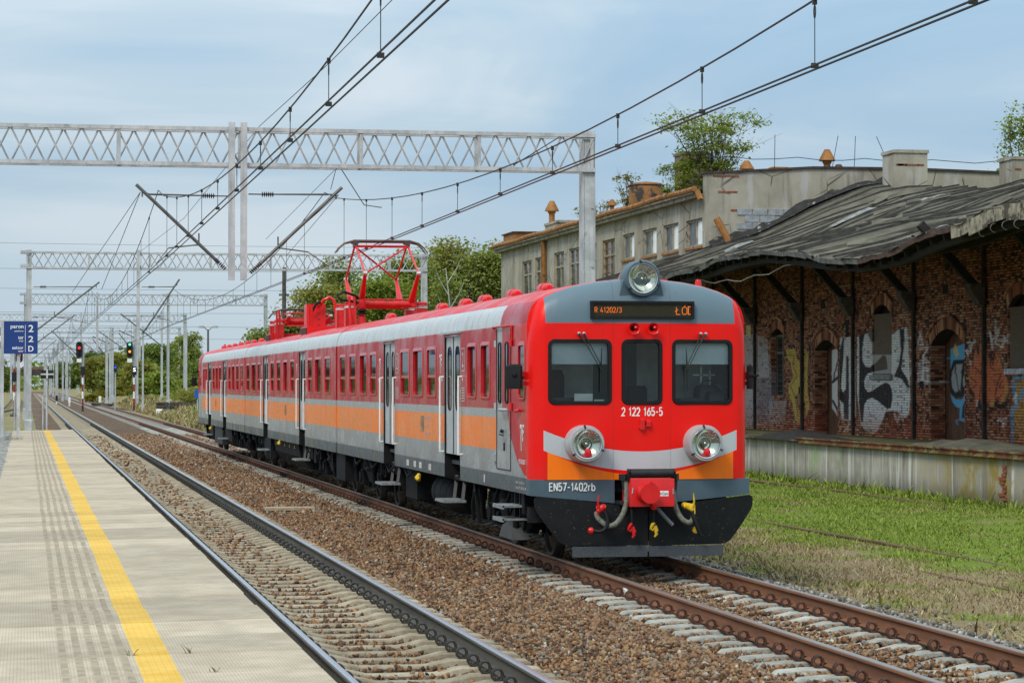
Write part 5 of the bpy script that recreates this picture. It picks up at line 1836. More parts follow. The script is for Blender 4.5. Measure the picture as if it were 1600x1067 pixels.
# cab steps, sand box and pipes by the first bogie
mb = MB()
for zz in (0.70, 0.53):
    mb.box(-1.62, -1.28, 1.05, 1.75, zz, zz + 0.025, 0)
    mb.box(-1.625, -1.60, 1.05, 1.75, zz - 0.02, zz + 0.03, 0)
for yy in (1.25, 1.6):
    mb.bar((-1.33, yy, 0.5), (-1.33, yy, 0.9), 0.05, 0.03, 1)
mb.build('cab_step', [grey_step, black_steel], train)
mb = MB()
mb.prism([(2.3, 0.20), (3.3, 0.20), (3.1, 0.36), (2.7, 0.44), (2.45, 0.36)], lambda u, v, a: (a, u, v), -1.25, -1.02)
mb.build('sand_box', M('grey_sandbox', (0.07, 0.073, 0.076), 0.6), train)
mb = MB()
for yy, zz in ((1.0, 0.55), (2.6, 0.6), (3.6, 0.5), (5.4, 0.45)):
    mb.tube([(-1.2, yy, 0.9), (-1.26, yy + 0.05, zz + 0.1), (-1.22, yy + 0.15, zz - 0.12), (-1.15, yy + 0.3, zz)], 0.022, 6, 0)
    mb.build('brake_pipe', rubber, train, smooth=40); mb = MB()
mb.tube([(-1.2, 0.6, 0.42), (-1.18, 0.75, 0.36), (-1.15, 0.9, 0.40), (-1.1, 1.05, 0.35)], 0.014, 6, 0)
mb.build('brake_pipe', canvas, train, smooth=40); mb = MB()
mb.lathe([(0.13, 0), (0.13, 0.2)], (-1.22, 0.75, 0.52), (0, 0, 1), 16, 0)
mb.build('brake_cylinder', under_black, train, smooth=40); mb = MB()
mb.tube([(-1.25, 4.9, 0.3), (-1.3, 4.9, 0.75), (-1.25, 5.2, 0.9), (-1.2, 5.6, 0.7), (-1.2, 5.7, 0.3)], 0.03, 6, 0)
mb.build('brake_pipe', rubber, train, smooth=40)
mb = MB()
for y_ in np.arange(12, 62, 1.1):
    h = random.uniform(0.15, 0.45); w = random.uniform(0.15, 0.5)
    mb = MB(); mb.box(-1.28 + random.uniform(0, 0.2), -0.7, y_, y_ + w, 0.88 - h, 0.88); mb.build('equipment_case', under_black, train)
for y_ in np.arange(11, 62, 2.3):
    mb = MB(); mb.tube([(-1.3, y_, 0.86), (-1.33, y_ + 0.5, 0.74), (-1.3, y_ + 1.1, 0.86)], 0.02, 6); mb.build('floor_cable', rubber, train)
# ------------------------------------------------------------------ derelict goods shed on the right
WX = 25.5                       # face of the brick wall
WY0, WY1 = 57.0, 95.3
GRAF = [
    ('pale', 0.65, 0, [(89.91,4.07),(88.3,4.11),(88.22,0.77),(89.91,0.74)]),
    ('bluegrey', 0.5, 0, [(88.18,3.76),(86.74,3.34),(86.15,1.87),(86.74,0.93),(88.18,0.84)]),
    ('white', 0.35, 0, [(88.18,4.04),(86.97,3.88),(86.74,2.54),(88.18,2.54)]),
    ('pale', 0.3, 0, [(86.74,1.73),(84.66,1.75),(84.89,0.96),(86.74,0.93)]),
    ('yellow', 0.9, 0, [(84.77,3.48),(83.66,3.51),(83.5,3.17),(83.11,3.11),(82.85,2.53),(83.11,2.14),(83.66,1.88),(82.85,0.99),(83.66,0.96),(83.94,1.62),(84.48,2.01),(84.32,2.33),(83.88,2.53),(84.21,3.05),(84.7,3.19)]),
    ('black', 0.7, 0.035, [(84.43,3.31),(83.77,3.27),(83.94,2.98),(83.44,2.59),(84.21,2.24),(83.66,1.88),(83.33,1.24)]),
    ('yellow', 0.75, 0, [(82.54,3.48),(82.14,3.38),(82.29,2.14),(82.03,1.57),(82.46,1.22),(82.72,1.89)]),
    ('black', 0.7, 0.03, [(82.03,3.41),(82.24,2.65),(82.03,2.02)]),
    ('white', 0.75, 0, [(81.09,3.41),(80.44,3.5),(80.18,3.26),(80.18,1.16),(81.09,1.52)]),
    ('black', 0.95, 0.09, [(81.0,2.38),(80.51,2.52)]),
    ('black', 0.95, 0.08, [(81.0,1.76),(80.59,1.53),(80.24,1.21)]),
    ('black', 0.9, 0.05, [(80.51,3.03),(80.9,2.47)]),
    ('white', 0.85, 0, [(78.79,3.79),(77.3,3.81),(77.2,1.29),(77.94,1.15),(78.67,1.18),(78.85,1.82)]),
    ('black', 0.95, 0, [(78.48,3.81),(78.82,3.38),(78.88,1.82),(78.45,1.68),(78.35,1.92),(78.67,2.19),(78.6,2.6),(78.41,3.19),(78.35,3.72)]),
    ('white', 0.9, 0, [(78.38,3.65),(78.21,2.19),(78.53,2.05),(78.67,2.28),(78.45,2.92)]),
    ('black', 0.95, 0, [(78.15,3.21),(77.91,3.17),(77.89,2.01),(77.94,1.17),(78.41,1.21),(78.45,1.78),(78.85,1.82),(78.79,2.12),(78.45,2.05),(78.21,2.15)]),
    ('white', 0.92, 0, [(77.08,3.77),(76.24,3.86),(75.62,3.92),(75.62,3.21),(73.82,3.19),(73.79,3.79),(73.1,3.95),(72.4,4.0),(72.22,2.79),(72.18,1.86),(72.28,1.44),(72.66,1.31),(73.3,1.51),(74.34,1.5),(74.74,1.15),(75.15,0.88),(75.62,0.78),(76.38,0.9),(76.73,1.07),(77.08,2.01)]),
    ('black', 0.97, 0, [(76.87,3.78),(76.66,3.85),(76.35,3.86),(76.55,3.44),(76.55,3.04),(76.24,2.85),(75.83,2.83),(75.55,2.92),(74.74,3.19),(74.48,3.15),(74.37,2.98),(74.32,2.76),(75.42,2.7),(76.1,2.63),(76.38,2.42),(76.31,2.19),(76.03,2.06),(75.62,2.11),(74.88,2.28),(74.34,2.36),(74.01,2.31),(73.75,2.11),(73.75,1.85),(73.92,1.59),(74.21,1.56),(75.01,1.78),(75.62,1.89),(76.1,1.84),(76.38,1.66),(76.52,1.12),(76.72,1.14),(76.91,1.74),(76.86,2.91)]),
    ('black', 0.97, 0, [(73.1,3.95),(72.66,3.94),(72.72,3.39),(72.94,2.75),(72.4,2.45),(72.18,2.2),(72.47,2.22),(72.85,2.45),(73.3,2.51),(73.62,2.54),(73.17,2.88),(72.98,3.31)]),
    ('black', 0.8, 0, [(76.03,3.86),(75.48,3.98),(75.25,3.91),(75.31,3.71),(75.69,3.58)]),
    ('white', 0.6, 0, [(73.69,3.79),(73.1,3.78),(73.04,3.31),(73.23,2.88),(73.69,2.76)]),
    ('white', 0.55, 0.05, [(73.56,1.42),(73.3,1.17),(73.04,1.47),(72.78,1.22)]),
    ('white', 0.8, 0.05, [(78.45,0.81),(78.09,0.92),(77.87,1.08)]),
    ('green', 0.25, 0, [(76.52,0.94),(75.42,0.92),(75.69,0.69),(76.66,0.72)]),
    ('white', 0.7, 0.045, [(71.35,3.79),(71.04,3.44),(71.53,3.45),(71.29,3.75)]),
    ('white', 0.7, 0.045, [(72.28,3.66),(71.78,3.62)]),
    ('white', 0.7, 0.045, [(72.15,3.7),(71.9,3.46)]),
    ('white', 0.7, 0.045, [(71.35,3.33),(70.58,3.38),(71.1,3.1),(70.56,2.94),(71.41,2.91)]),
    ('white', 0.7, 0.045, [(72.22,3.34),(71.78,3.17),(72.18,2.96)]),
    ('white', 0.7, 0.045, [(71.41,2.87),(70.56,2.74),(71.53,2.62)]),
    ('white', 0.7, 0.045, [(71.04,3.12),(71.1,2.33)]),
    ('white', 0.7, 0.045, [(70.68,2.7),(70.68,2.33)]),
    ('white', 0.7, 0.045, [(71.53,2.45),(70.44,2.37)]),
    ('white', 0.7, 0.045, [(71.35,2.28),(71.04,2.58)]),
    ('white', 0.7, 0.045, [(72.03,2.79),(72.15,2.58)]),
    ('white', 0.3, 0, [(71.53,2.87),(70.5,2.86),(70.5,2.28),(71.53,2.33)]),
    ('blue', 0.6, 0.05, [(70.2,2.37),(69.85,2.53),(69.38,2.29)]),
    ('blue', 0.5, 0.06, [(70.32,3.05),(69.44,3.04)]),
    ('blue', 0.9, 0, [(70.07,3.31),(68.92,3.46),(68.89,3.01),(69.76,2.98),(69.9,2.78),(70.07,2.74)]),
    ('yellow', 0.8, 0, [(69.9,3.27),(69.67,3.47),(69.38,3.14),(69.61,3.06)]),
    ('black', 0.97, 0, [(69.84,2.99),(68.89,3.0),(68.87,2.12),(69.09,1.96),(69.67,1.93),(70.07,2.08),(70.25,2.45),(70.07,2.74)]),
    ('grey', 0.95, 0, [(69.64,2.87),(69.12,2.88),(69.3,2.12),(69.44,2.2)]),
    ('grey', 0.95, 0, [(69.75,2.82),(69.46,2.12),(69.67,2.07),(69.93,2.2),(70.01,2.49)]),
    ('grey', 0.95, 0, [(68.92,2.61),(68.87,2.2),(69.07,2.26),(69.09,2.45)]),
    ('blue', 0.9, 0, [(70.06,2.02),(69.67,1.88),(69.15,1.88),(68.89,2.04),(68.89,1.25),(69.38,1.29),(69.32,1.63),(69.64,1.67),(69.94,1.81)]),
    ('black', 0.95, 0, [(69.12,1.68),(68.89,1.88),(68.89,1.35),(69.21,1.35)]),
    ('blue', 0.7, 0, [(69.61,1.3),(69.44,1.31),(69.44,1.14),(69.61,1.16)]),
    ('black', 0.85, 0, [(67.47,2.17),(66.96,2.15),(66.9,2.0),(67.28,2.0)]),
    ('black', 0.92, 0, [(66.69,1.93),(66.15,1.66),(66.26,1.7),(66.85,1.62)]),
    ('black', 0.95, 0, [(65.57,1.88),(65.0,1.78),(64.49,1.93),(64.57,1.71),(65.0,1.64),(65.46,1.71),(65.7,1.55),(65.96,1.68)]),
    ('orange', 0.95, 0, [(67.53,2.64),(67.34,2.56),(67.23,2.92),(67.04,2.68),(66.99,3.11),(66.85,3.31),(66.69,3.07),(66.58,3.23),(66.42,3.47),(66.15,3.22),(66.04,2.91),(65.83,3.04),(65.57,2.83),(65.41,3.21),(65.29,3.22),(65.0,2.98),(65.0,2.75),(64.74,2.59),(64.47,2.36),(64.47,2.06),(64.77,1.83),(65.2,1.84),(65.41,2.02),(65.52,1.71),(65.83,1.71),(65.96,1.9),(66.15,1.7),(66.42,1.74),(66.58,1.97),(66.79,1.74),(66.9,1.7),(66.92,2.05),(67.23,2.17)]),
    ('ochre', 0.9, 0, [(66.47,3.42),(66.36,3.42),(66.19,3.22),(66.19,2.94),(66.42,3.05)]),
    ('ochre', 0.9, 0, [(65.29,3.02),(65.08,2.98),(65.06,2.84),(65.43,2.63),(65.2,2.82)]),
    ('ochre', 0.9, 0, [(64.71,2.44),(64.47,2.21),(64.67,1.89),(65.1,1.84),(64.74,2.06)]),
    ('ochre', 0.85, 0, [(67.47,2.6),(67.25,2.44),(67.21,2.29),(67.43,2.44)]),
    ('ochre', 0.8, 0, [(66.85,3.27),(66.77,3.11),(66.9,2.92),(66.96,3.07)]),
    ('ochre', 0.8, 0, [(65.67,1.9),(65.49,1.94),(65.57,1.71),(65.78,1.71)]),
    ('black', 0.85, 0.03, [(67.23,2.48),(66.79,2.36)]),
    ('black', 0.85, 0.03, [(66.9,2.76),(66.42,2.56)]),
    ('black', 0.85, 0.03, [(66.47,2.68),(66.15,2.36)]),
    ('black', 0.85, 0.03, [(65.83,3.02),(65.73,2.75),(65.41,2.67)]),
    ('black', 0.85, 0.03, [(65.52,2.56),(65.0,2.59)]),
    ('black', 0.85, 0.03, [(65.41,2.02),(65.31,2.29),(65.0,2.55)]),
    ('black', 0.85, 0.03, [(65.0,2.36),(65.15,2.21),(64.89,2.21)]),
    ('black', 0.85, 0.03, [(66.04,2.91),(66.26,2.6)]),
    ('black', 0.85, 0.03, [(66.58,1.97),(66.47,2.21)]),
    ('black', 0.85, 0.03, [(67.23,2.17),(66.79,2.29)]),
    ('black', 0.85, 0.03, [(65.41,3.21),(65.62,2.83)]),
    ('purple', 0.6, 0.03, [(67.53,2.64),(67.23,2.92),(66.99,3.11),(66.85,3.33),(66.42,3.48),(66.15,3.22)]),
    ('purple', 0.6, 0.03, [(65.41,3.23),(65.0,2.98),(64.43,2.36),(64.47,2.02),(64.74,1.81)]),
    ('white', 0.6, 0, [(66.79,1.89),(66.69,1.89),(66.73,1.7),(66.84,1.7)]),
    ('white', 0.6, 0.05, [(65.83,3.72),(65.67,3.48),(65.41,3.56)]),
    ('white', 0.6, 0.05, [(65.73,3.68),(65.62,3.25)]),
    ('white', 0.6, 0.05, [(65.15,3.78),(65.41,3.4),(64.84,3.28)]),
    ('white', 0.6, 0.05, [(65.2,3.48),(64.89,3.49)]),
    ('white', 0.6, 0.05, [(64.49,3.62),(65.0,3.28)]),
    ('white', 0.6, 0.05, [(65.41,4.02),(65.36,3.67)]),
    ('white', 0.6, 0.05, [(64.79,3.58),(64.49,3.39)]),
    ('white', 0.6, 0.05, [(67.39,3.47),(67.12,3.43),(67.28,3.19),(67.56,3.24),(66.9,3.49)]),
    ('white', 0.6, 0.05, [(67.62,3.24),(67.45,3.12)]),
    ('white', 0.5, 0, [(67.34,2.98),(67.14,2.98),(67.14,2.84),(67.34,2.84)]),
    ('white', 0.75, 0.035, [(65.26,1.32),(65.1,1.39),(65.0,1.31),(64.84,1.39),(64.64,1.41)]),
    ('white', 0.75, 0.035, [(64.95,1.18),(64.81,1.29),(64.71,1.24)]),
    ('white', 0.75, 0.035, [(64.84,1.16),(64.84,1.29)]),
    ('ochre', 0.75, 0, [(64.03,2.44),(63.09,2.51),(63.09,0.8),(64.2,0.77)]),
    ('blue', 0.8, 0.08, [(64.22,0.77),(64.22,1.68),(63.88,1.72),(64.08,2.21),(63.98,2.46),(63.09,2.51)]),
    ('blue', 0.7, 0.08, [(63.68,1.91),(63.39,2.21)]),
    ('white', 0.7, 0.05, [(64.13,1.91),(63.93,2.06),(63.98,1.83)]),
    ('white', 0.6, 0, [(64.38,2.74),(63.09,2.73),(63.09,2.6),(64.49,2.61)]),
]
GCOL = dict(white=(0.84, 0.84, 0.82), black=(0.022, 0.024, 0.028), pale=(0.66, 0.67, 0.68), bluegrey=(0.30, 0.35, 0.42), yellow=(0.70, 0.50, 0.12), green=(0.18, 0.28, 0.07), blue=(0.12, 0.43, 0.68), grey=(0.38, 0.39, 0.38),
            orange=(0.70, 0.20, 0.09), ochre=(0.60, 0.33, 0.08), purple=(0.09, 0.04, 0.09))
GY0, GY1, GZ0, GZ1 = 57.0, 95.3, 0.6, 6.0
GW, GH = 1500, 460
def paint_graffiti():
    img = np.zeros((GH, GW, 4), np.float32)
    cw, ch = (GY1 - GY0) / GW, (GZ1 - GZ0) / GH
    def over(sl, mask, col):
        a = mask[..., None]
        reg = img[sl]
        na = a + reg[..., 3:4] * (1 - a)
        reg[..., :3] = np.where(na > 0, (np.array(col) * a + reg[..., :3] * reg[..., 3:4] * (1 - a)) / np.maximum(na, 1e-6), 0)
        reg[..., 3:4] = na
    for col, al, w, pts in GRAF:
        p = np.array(pts)
        m = w + 0.06
        j0, j1 = max(0, int((p[:, 0].min() - m - GY0) / cw)), min(GW, int((p[:, 0].max() + m - GY0) / cw) + 2)
        i0, i1 = max(0, int((p[:, 1].min() - m - GZ0) / ch)), min(GH, int((p[:, 1].max() + m - GZ0) / ch) + 2)
        if j1 <= j0 or i1 <= i0:
            continue
        yy = GY0 + (np.arange(j0, j1) + 0.5) * cw
        zz = GZ0 + (np.arange(i0, i1) + 0.5) * ch
        Yg, Zg = np.meshgrid(yy, zz)
        n = len(p)
        # signed distance to the outline: lateral distances count a third, the wall is seen at a slant
        k = 0.33
        D = np.full(Yg.shape, 9.0)
        inside = np.zeros(Yg.shape, bool)
        for q in range(n if w == 0 else n - 1):
            a, b = p[q], p[(q + 1) % n]
            ax, ay, bx, by = a[0] * k, a[1], b[0] * k, b[1]
            dx, dy = bx - ax, by - ay
            t = np.clip(((Yg * k - ax) * dx + (Zg - ay) * dy) / (dx * dx + dy * dy + 1e-9), 0, 1)
            D = np.minimum(D, np.hypot(Yg * k - ax - t * dx, Zg - ay - t * dy))
            if w == 0:
                c = ((a[1] > Zg) != (b[1] > Zg)) & (Yg < (b[0] - a[0]) * (Zg - a[1]) / (b[1] - a[1] + 1e-9) + a[0])
                inside ^= c
        if w == 0:
            sdv = np.where(inside, -D, D)
        else:
            sdv = D - w * 0.5
        mask = np.clip(0.5 - sdv / 0.035, 0, 1) * al
        over((slice(i0, i1), slice(j0, j1)), mask, GCOL[col])
    return img
gimg = bpy.data.images.new('graffiti_paint', GW, GH, alpha=True, float_buffer=True)
gimg.colorspace_settings.name = 'Non-Color'
gimg.alpha_mode = 'CHANNEL_PACKED'
gimg.pixels.foreach_set(paint_graffiti().ravel())
gimg.update()
gimg.pack()

def graffiti_over(g, base, p, wear=0.5):
    x, y, z = g.xyz(p)
    u = g.math('DIVIDE', g.sub(y, GY0), GY1 - GY0)
    v = g.math('DIVIDE', g.sub(z, GZ0), GZ1 - GZ0)
    t = g.new('ShaderNodeTexImage')
    t.image = gimg
    t.extension = 'CLIP'
    g.put(g.comb(u, v, 0.0), t.inputs[0])
    w = g.sm(g.noise(p, 9, 5, 0.7), 0.28, 0.5)
    w2 = g.sm(z, 0.75, 1.7)
    isl = g.sm(g.island(), 0.02, 0.10)
    a = g.mul(t.outputs['Alpha'], g.add(1 - wear, g.mul(g.mul(w, isl), wear)))
    a = g.mul(a, g.add(0.35, g.mul(w2, 0.65)))
    return g.mix(a, base, t.outputs['Color'])

m, g = newmat('old_brick')
p = g.pos()
r_ = g.island()
z = g.xyz(p)[2]
c = g.ramp(r_, [(0, (0.06, 0.035, 0.028)), (0.14, (0.14, 0.066, 0.045)), (0.36, (0.32, 0.125, 0.072)), (0.70, (0.47, 0.20, 0.105)), (0.93, (0.52, 0.28, 0.155)), (1, (0.50, 0.36, 0.24))])
lowr = g.mul(g.sm(z, 2.1, 0.9), g.sm(g.noise(p, 0.7, 4), 0.35, 0.6))
c = g.mix(g.mul(lowr, 0.7), c, g.mix(r_, (0.24, 0.045, 0.022), (0.38, 0.09, 0.04)))
soot = g.sm(g.noise(g.scl(p, (1, 0.5, 0.35)), 1.0, 5, 0.6), 0.45, 0.7)
c = g.mix(g.mul(soot, 0.25), c, (0.03, 0.022, 0.019))
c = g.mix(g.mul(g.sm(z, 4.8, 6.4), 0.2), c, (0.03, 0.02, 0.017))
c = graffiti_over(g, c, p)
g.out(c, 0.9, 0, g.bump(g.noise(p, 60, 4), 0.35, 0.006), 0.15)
brick_m = m
m, g = newmat('mortar')
p = g.pos()
c = g.mix(g.noise(p, 3, 5), (0.028, 0.023, 0.02), (0.075, 0.062, 0.052))
c = g.mix(0.45, c, graffiti_over(g, c, p))
g.out(c, 0.95, 0, None, 0.1)
mortar_m = m
m, g = newmat('painted_board')
p = g.pos()
c = g.mix(g.sm(g.noise(p, 30, 5, 0.7), 0.3, 0.7), (0.09, 0.062, 0.042), (0.19, 0.145, 0.105))
c = g.mix(0.35, c, graffiti_over(g, c, p, 0.6))
g.out(c, 0.85, 0, g.bump(g.noise(p, 60, 3), 0.3, 0.004), 0.2)
board_m = m
m, g = newmat('painted_door_leaf')
p = g.pos()
c = g.mix(g.sm(g.noise(g.scl(p, (9, 9, 1)), 1, 5, 0.7), 0.3, 0.7), (0.075, 0.035, 0.022), (0.17, 0.085, 0.05))
c = graffiti_over(g, c, p, 0.35)
g.out(c, 0.8, 0, g.bump(g.noise(g.scl(p, (12, 12, 1)), 1, 3), 0.3, 0.006), 0.2)
leaf_m = m
timber_dark = M('dark_timber', (0.020, 0.017, 0.015), 0.9, 0, 0.4, 6, 0.4, 30)
timber_post = M('sooty_post', (0.04, 0.033, 0.028), 0.9, 0, 0.4, 6, 0.4, 30)
timber_old = M('weathered_timber', (0.075, 0.066, 0.056), 0.9, 0, 0.4, 6, 0.4, 30)
shade_m = M('opening_shade', (0.008, 0.008, 0.008), 0.9)  # near-black colour standing in for the shade inside openings
corbel_m = M('corbel_stone', (0.085, 0.07, 0.055), 0.9, 0, 0.4, 5, 0.4)

EAVE_Y = [50, 53.4, 55.0, 58.2, 61.2, 64.15, 67.7, 70.7, 73.9, 77.1, 80, 85.6, 95, 112]
EAVE_Z = [6.30, 6.27, 6.20, 5.97, 5.75, 5.50, 5.76, 6.08, 6.23, 6.28, 6.12, 5.92, 5.92, 5.9]
RID_Y = [50, 83, 88, 92, 95.3, 120]
RID_Z = [8.7, 9.0, 9.3, 9.66, 10.25, 10.3]
GX = [21.42, 22.5, 24.0, 25.5, 27.2, 29.5, 31.5, 33.5]
GF = [0.0, 0.09, 0.21, 0.33, 0.468, 0.74, 0.91, 1.0]
def roof_z(x, y):
    e, r = np.interp(y, EAVE_Y, EAVE_Z), np.interp(y, RID_Y, RID_Z)
    z = e + (r - e) * np.interp(x, GX, GF)
    z += 0.06 * math.sin(x * 1.1 + y * 0.45) * min(1, (x - 21.4) / 3) + 0.04 * math.sin(y * 1.3 - x * 0.6)
    return float(z)
red_brick_plain = M('exposed_brick', (0.24, 0.075, 0.035), 0.9, 0, 0.4, 12, 0.4)
shed = thing('brick_shed', 'derelict brick goods shed with graffiti under a sagging canopy', 'warehouse', (WX, WY0, 0.68))
OPEN = [  # y0, y1, z0, spring, crown, recess, kind
    (79.05, 81.49, 0.66, 3.40, 3.74, 0.45, 'door'), (67.71, 70.43, 0.66, 3.42, 3.86, 0.45, 'door'),
    (73.80, 75.60, 2.60, 4.42, 4.72, 0.16, 'board'), (62.70, 64.52, 2.73, 4.32, 4.66, 0.16, 'board'),
    (84.96, 86.52, 1.87, 3.98, 4.22, 0.20, 'window'), (90.6, 92.1, 1.87, 3.98, 4.22, 0.20, 'window')]
def arch_z(o, y, lift=0.0, ring=0.0):
    c, hw = (o[0] + o[1]) / 2, (o[1] - o[0]) / 2 + ring
    t = min(1.0, abs(y - c) / hw)
    return o[3] + lift + (o[4] - o[3]) * (1 - t * t)
def in_open(y, z, grow=0.0, arch=0.0):
    for o in OPEN:
        if o[0] - grow < y < o[1] + grow and o[2] - 0.001 < z < arch_z(o, y) + 0.0:
            return True
        if arch and o[0] - 0.18 < y < o[1] + 0.18 and o[3] - 0.12 < z < arch_z(o, y, arch, 0.18):
            return True
    return False
# bricks: every one its own block, courses of alternating stretchers and headers
bricks = []
ci = 0
zc = 0.70
while zc < 7.25:
    y = WY0 + (0.13 if ci % 2 else 0.0)
    k = 0
    while y < WY1:
        L = 0.252 if (ci % 2 == 0) else 0.122
        if ci % 4 == 2:
            L = 0.252
        if zc < roof_z(25.5, y) - 0.30 and not in_open(y + L / 2, zc + 0.033, 0.0, 0.42):
            bricks.append((y, y + L - 0.012, zc, zc + 0.064))
        y += L
    ci += 1
    zc += 0.0755
Bq = np.array(bricks)
# cut the ends that would reach into an opening
for o in OPEN:
    m_ = (Bq[:, 3] > o[2]) & (Bq[:, 2] < o[4] - 0.1)
    e = m_ & (Bq[:, 0] < o[0]) & (Bq[:, 1] > o[0]); Bq[e, 1] = o[0]
    e = m_ & (Bq[:, 0] < o[1]) & (Bq[:, 1] > o[1]); Bq[e, 0] = o[1]
n = len(Bq)
px = rng.normal(0, 0.0045, n) - (rng.random(n) < 0.03) * -0.02
ch_ = 0.006
V = np.zeros((n, 8, 3))
Y0_, Y1_, Z0_, Z1_ = Bq.T
for k, (yy, zz, xx) in enumerate(((Y0_, Z0_, 0.02), (Y1_, Z0_, 0.02), (Y1_, Z1_, 0.02), (Y0_, Z1_, 0.02), (Y0_ + ch_, Z0_ + ch_, 0), (Y1_ - ch_, Z0_ + ch_, 0), (Y1_ - ch_, Z1_ - ch_, 0), (Y0_ + ch_, Z1_ - ch_, 0))):
    V[:, k, 1] = yy; V[:, k, 2] = zz
    V[:, k, 0] = WX + (0.03 if xx else 0.0) + (0 if xx else px) + (0 if xx else rng.normal(0, 0.0015, n))
V -= np.array(shed.location)
F0 = np.array([(4, 7, 6, 5), (0, 4, 5, 1), (1, 5, 6, 2), (2, 6, 7, 3), (3, 7, 4, 0)])
F = (F0[None] + 8 * np.arange(n)[:, None, None]).reshape(-1, 4)
raw_mesh('bricks', V.reshape(-1, 3), F, brick_m, shed, kind='stuff')
# mortar bed behind them with the openings left out
mb = MB()
ys = sorted(set([WY0, WY1] + [q for o in OPEN for q in o[:2]]))
for i in range(len(ys) - 1):
    a, b = ys[i], ys[i + 1]
    oo = [o for o in OPEN if o[0] <= a + 1e-6 and o[1] >= b - 1e-6]
    xm = WX + 0.011
    if not oo:
        for q in range(12):
            u, v = a + (b - a) * q / 12, a + (b - a) * (q + 1) / 12
            mb.add([(xm, u, 0.66), (xm, v, 0.66), (xm, v, roof_z(25.5, v) - 0.2), (xm, u, roof_z(25.5, u) - 0.2)], [(0, 3, 2, 1)])
    else:
        o = oo[0]
        if o[2] > 0.7:
            mb.add([(xm, a, 0.66), (xm, b, 0.66), (xm, b, o[2]), (xm, a, o[2])], [(0, 3, 2, 1)])
        N = 10
        for q in range(N):
            u, v = a + (b - a) * q / N, a + (b - a) * (q + 1) / N
            mb.add([(xm, u, arch_z(o, u)), (xm, v, arch_z(o, v)), (xm, v, roof_z(25.5, v) - 0.2), (xm, u, roof_z(25.5, u) - 0.2)], [(0, 3, 2, 1)])
            mb.add([(xm, u, arch_z(o, u)), (xm, v, arch_z(o, v)), (xm + o[5], v, arch_z(o, v)), (xm + o[5], u, arch_z(o, u))], [(0, 1, 2, 3)])
mb.box(WX + 0.7, WX + 7, WY0, WY1, 0.66, 6.2)
mb.build('wall', mortar_m, shed, world=True)
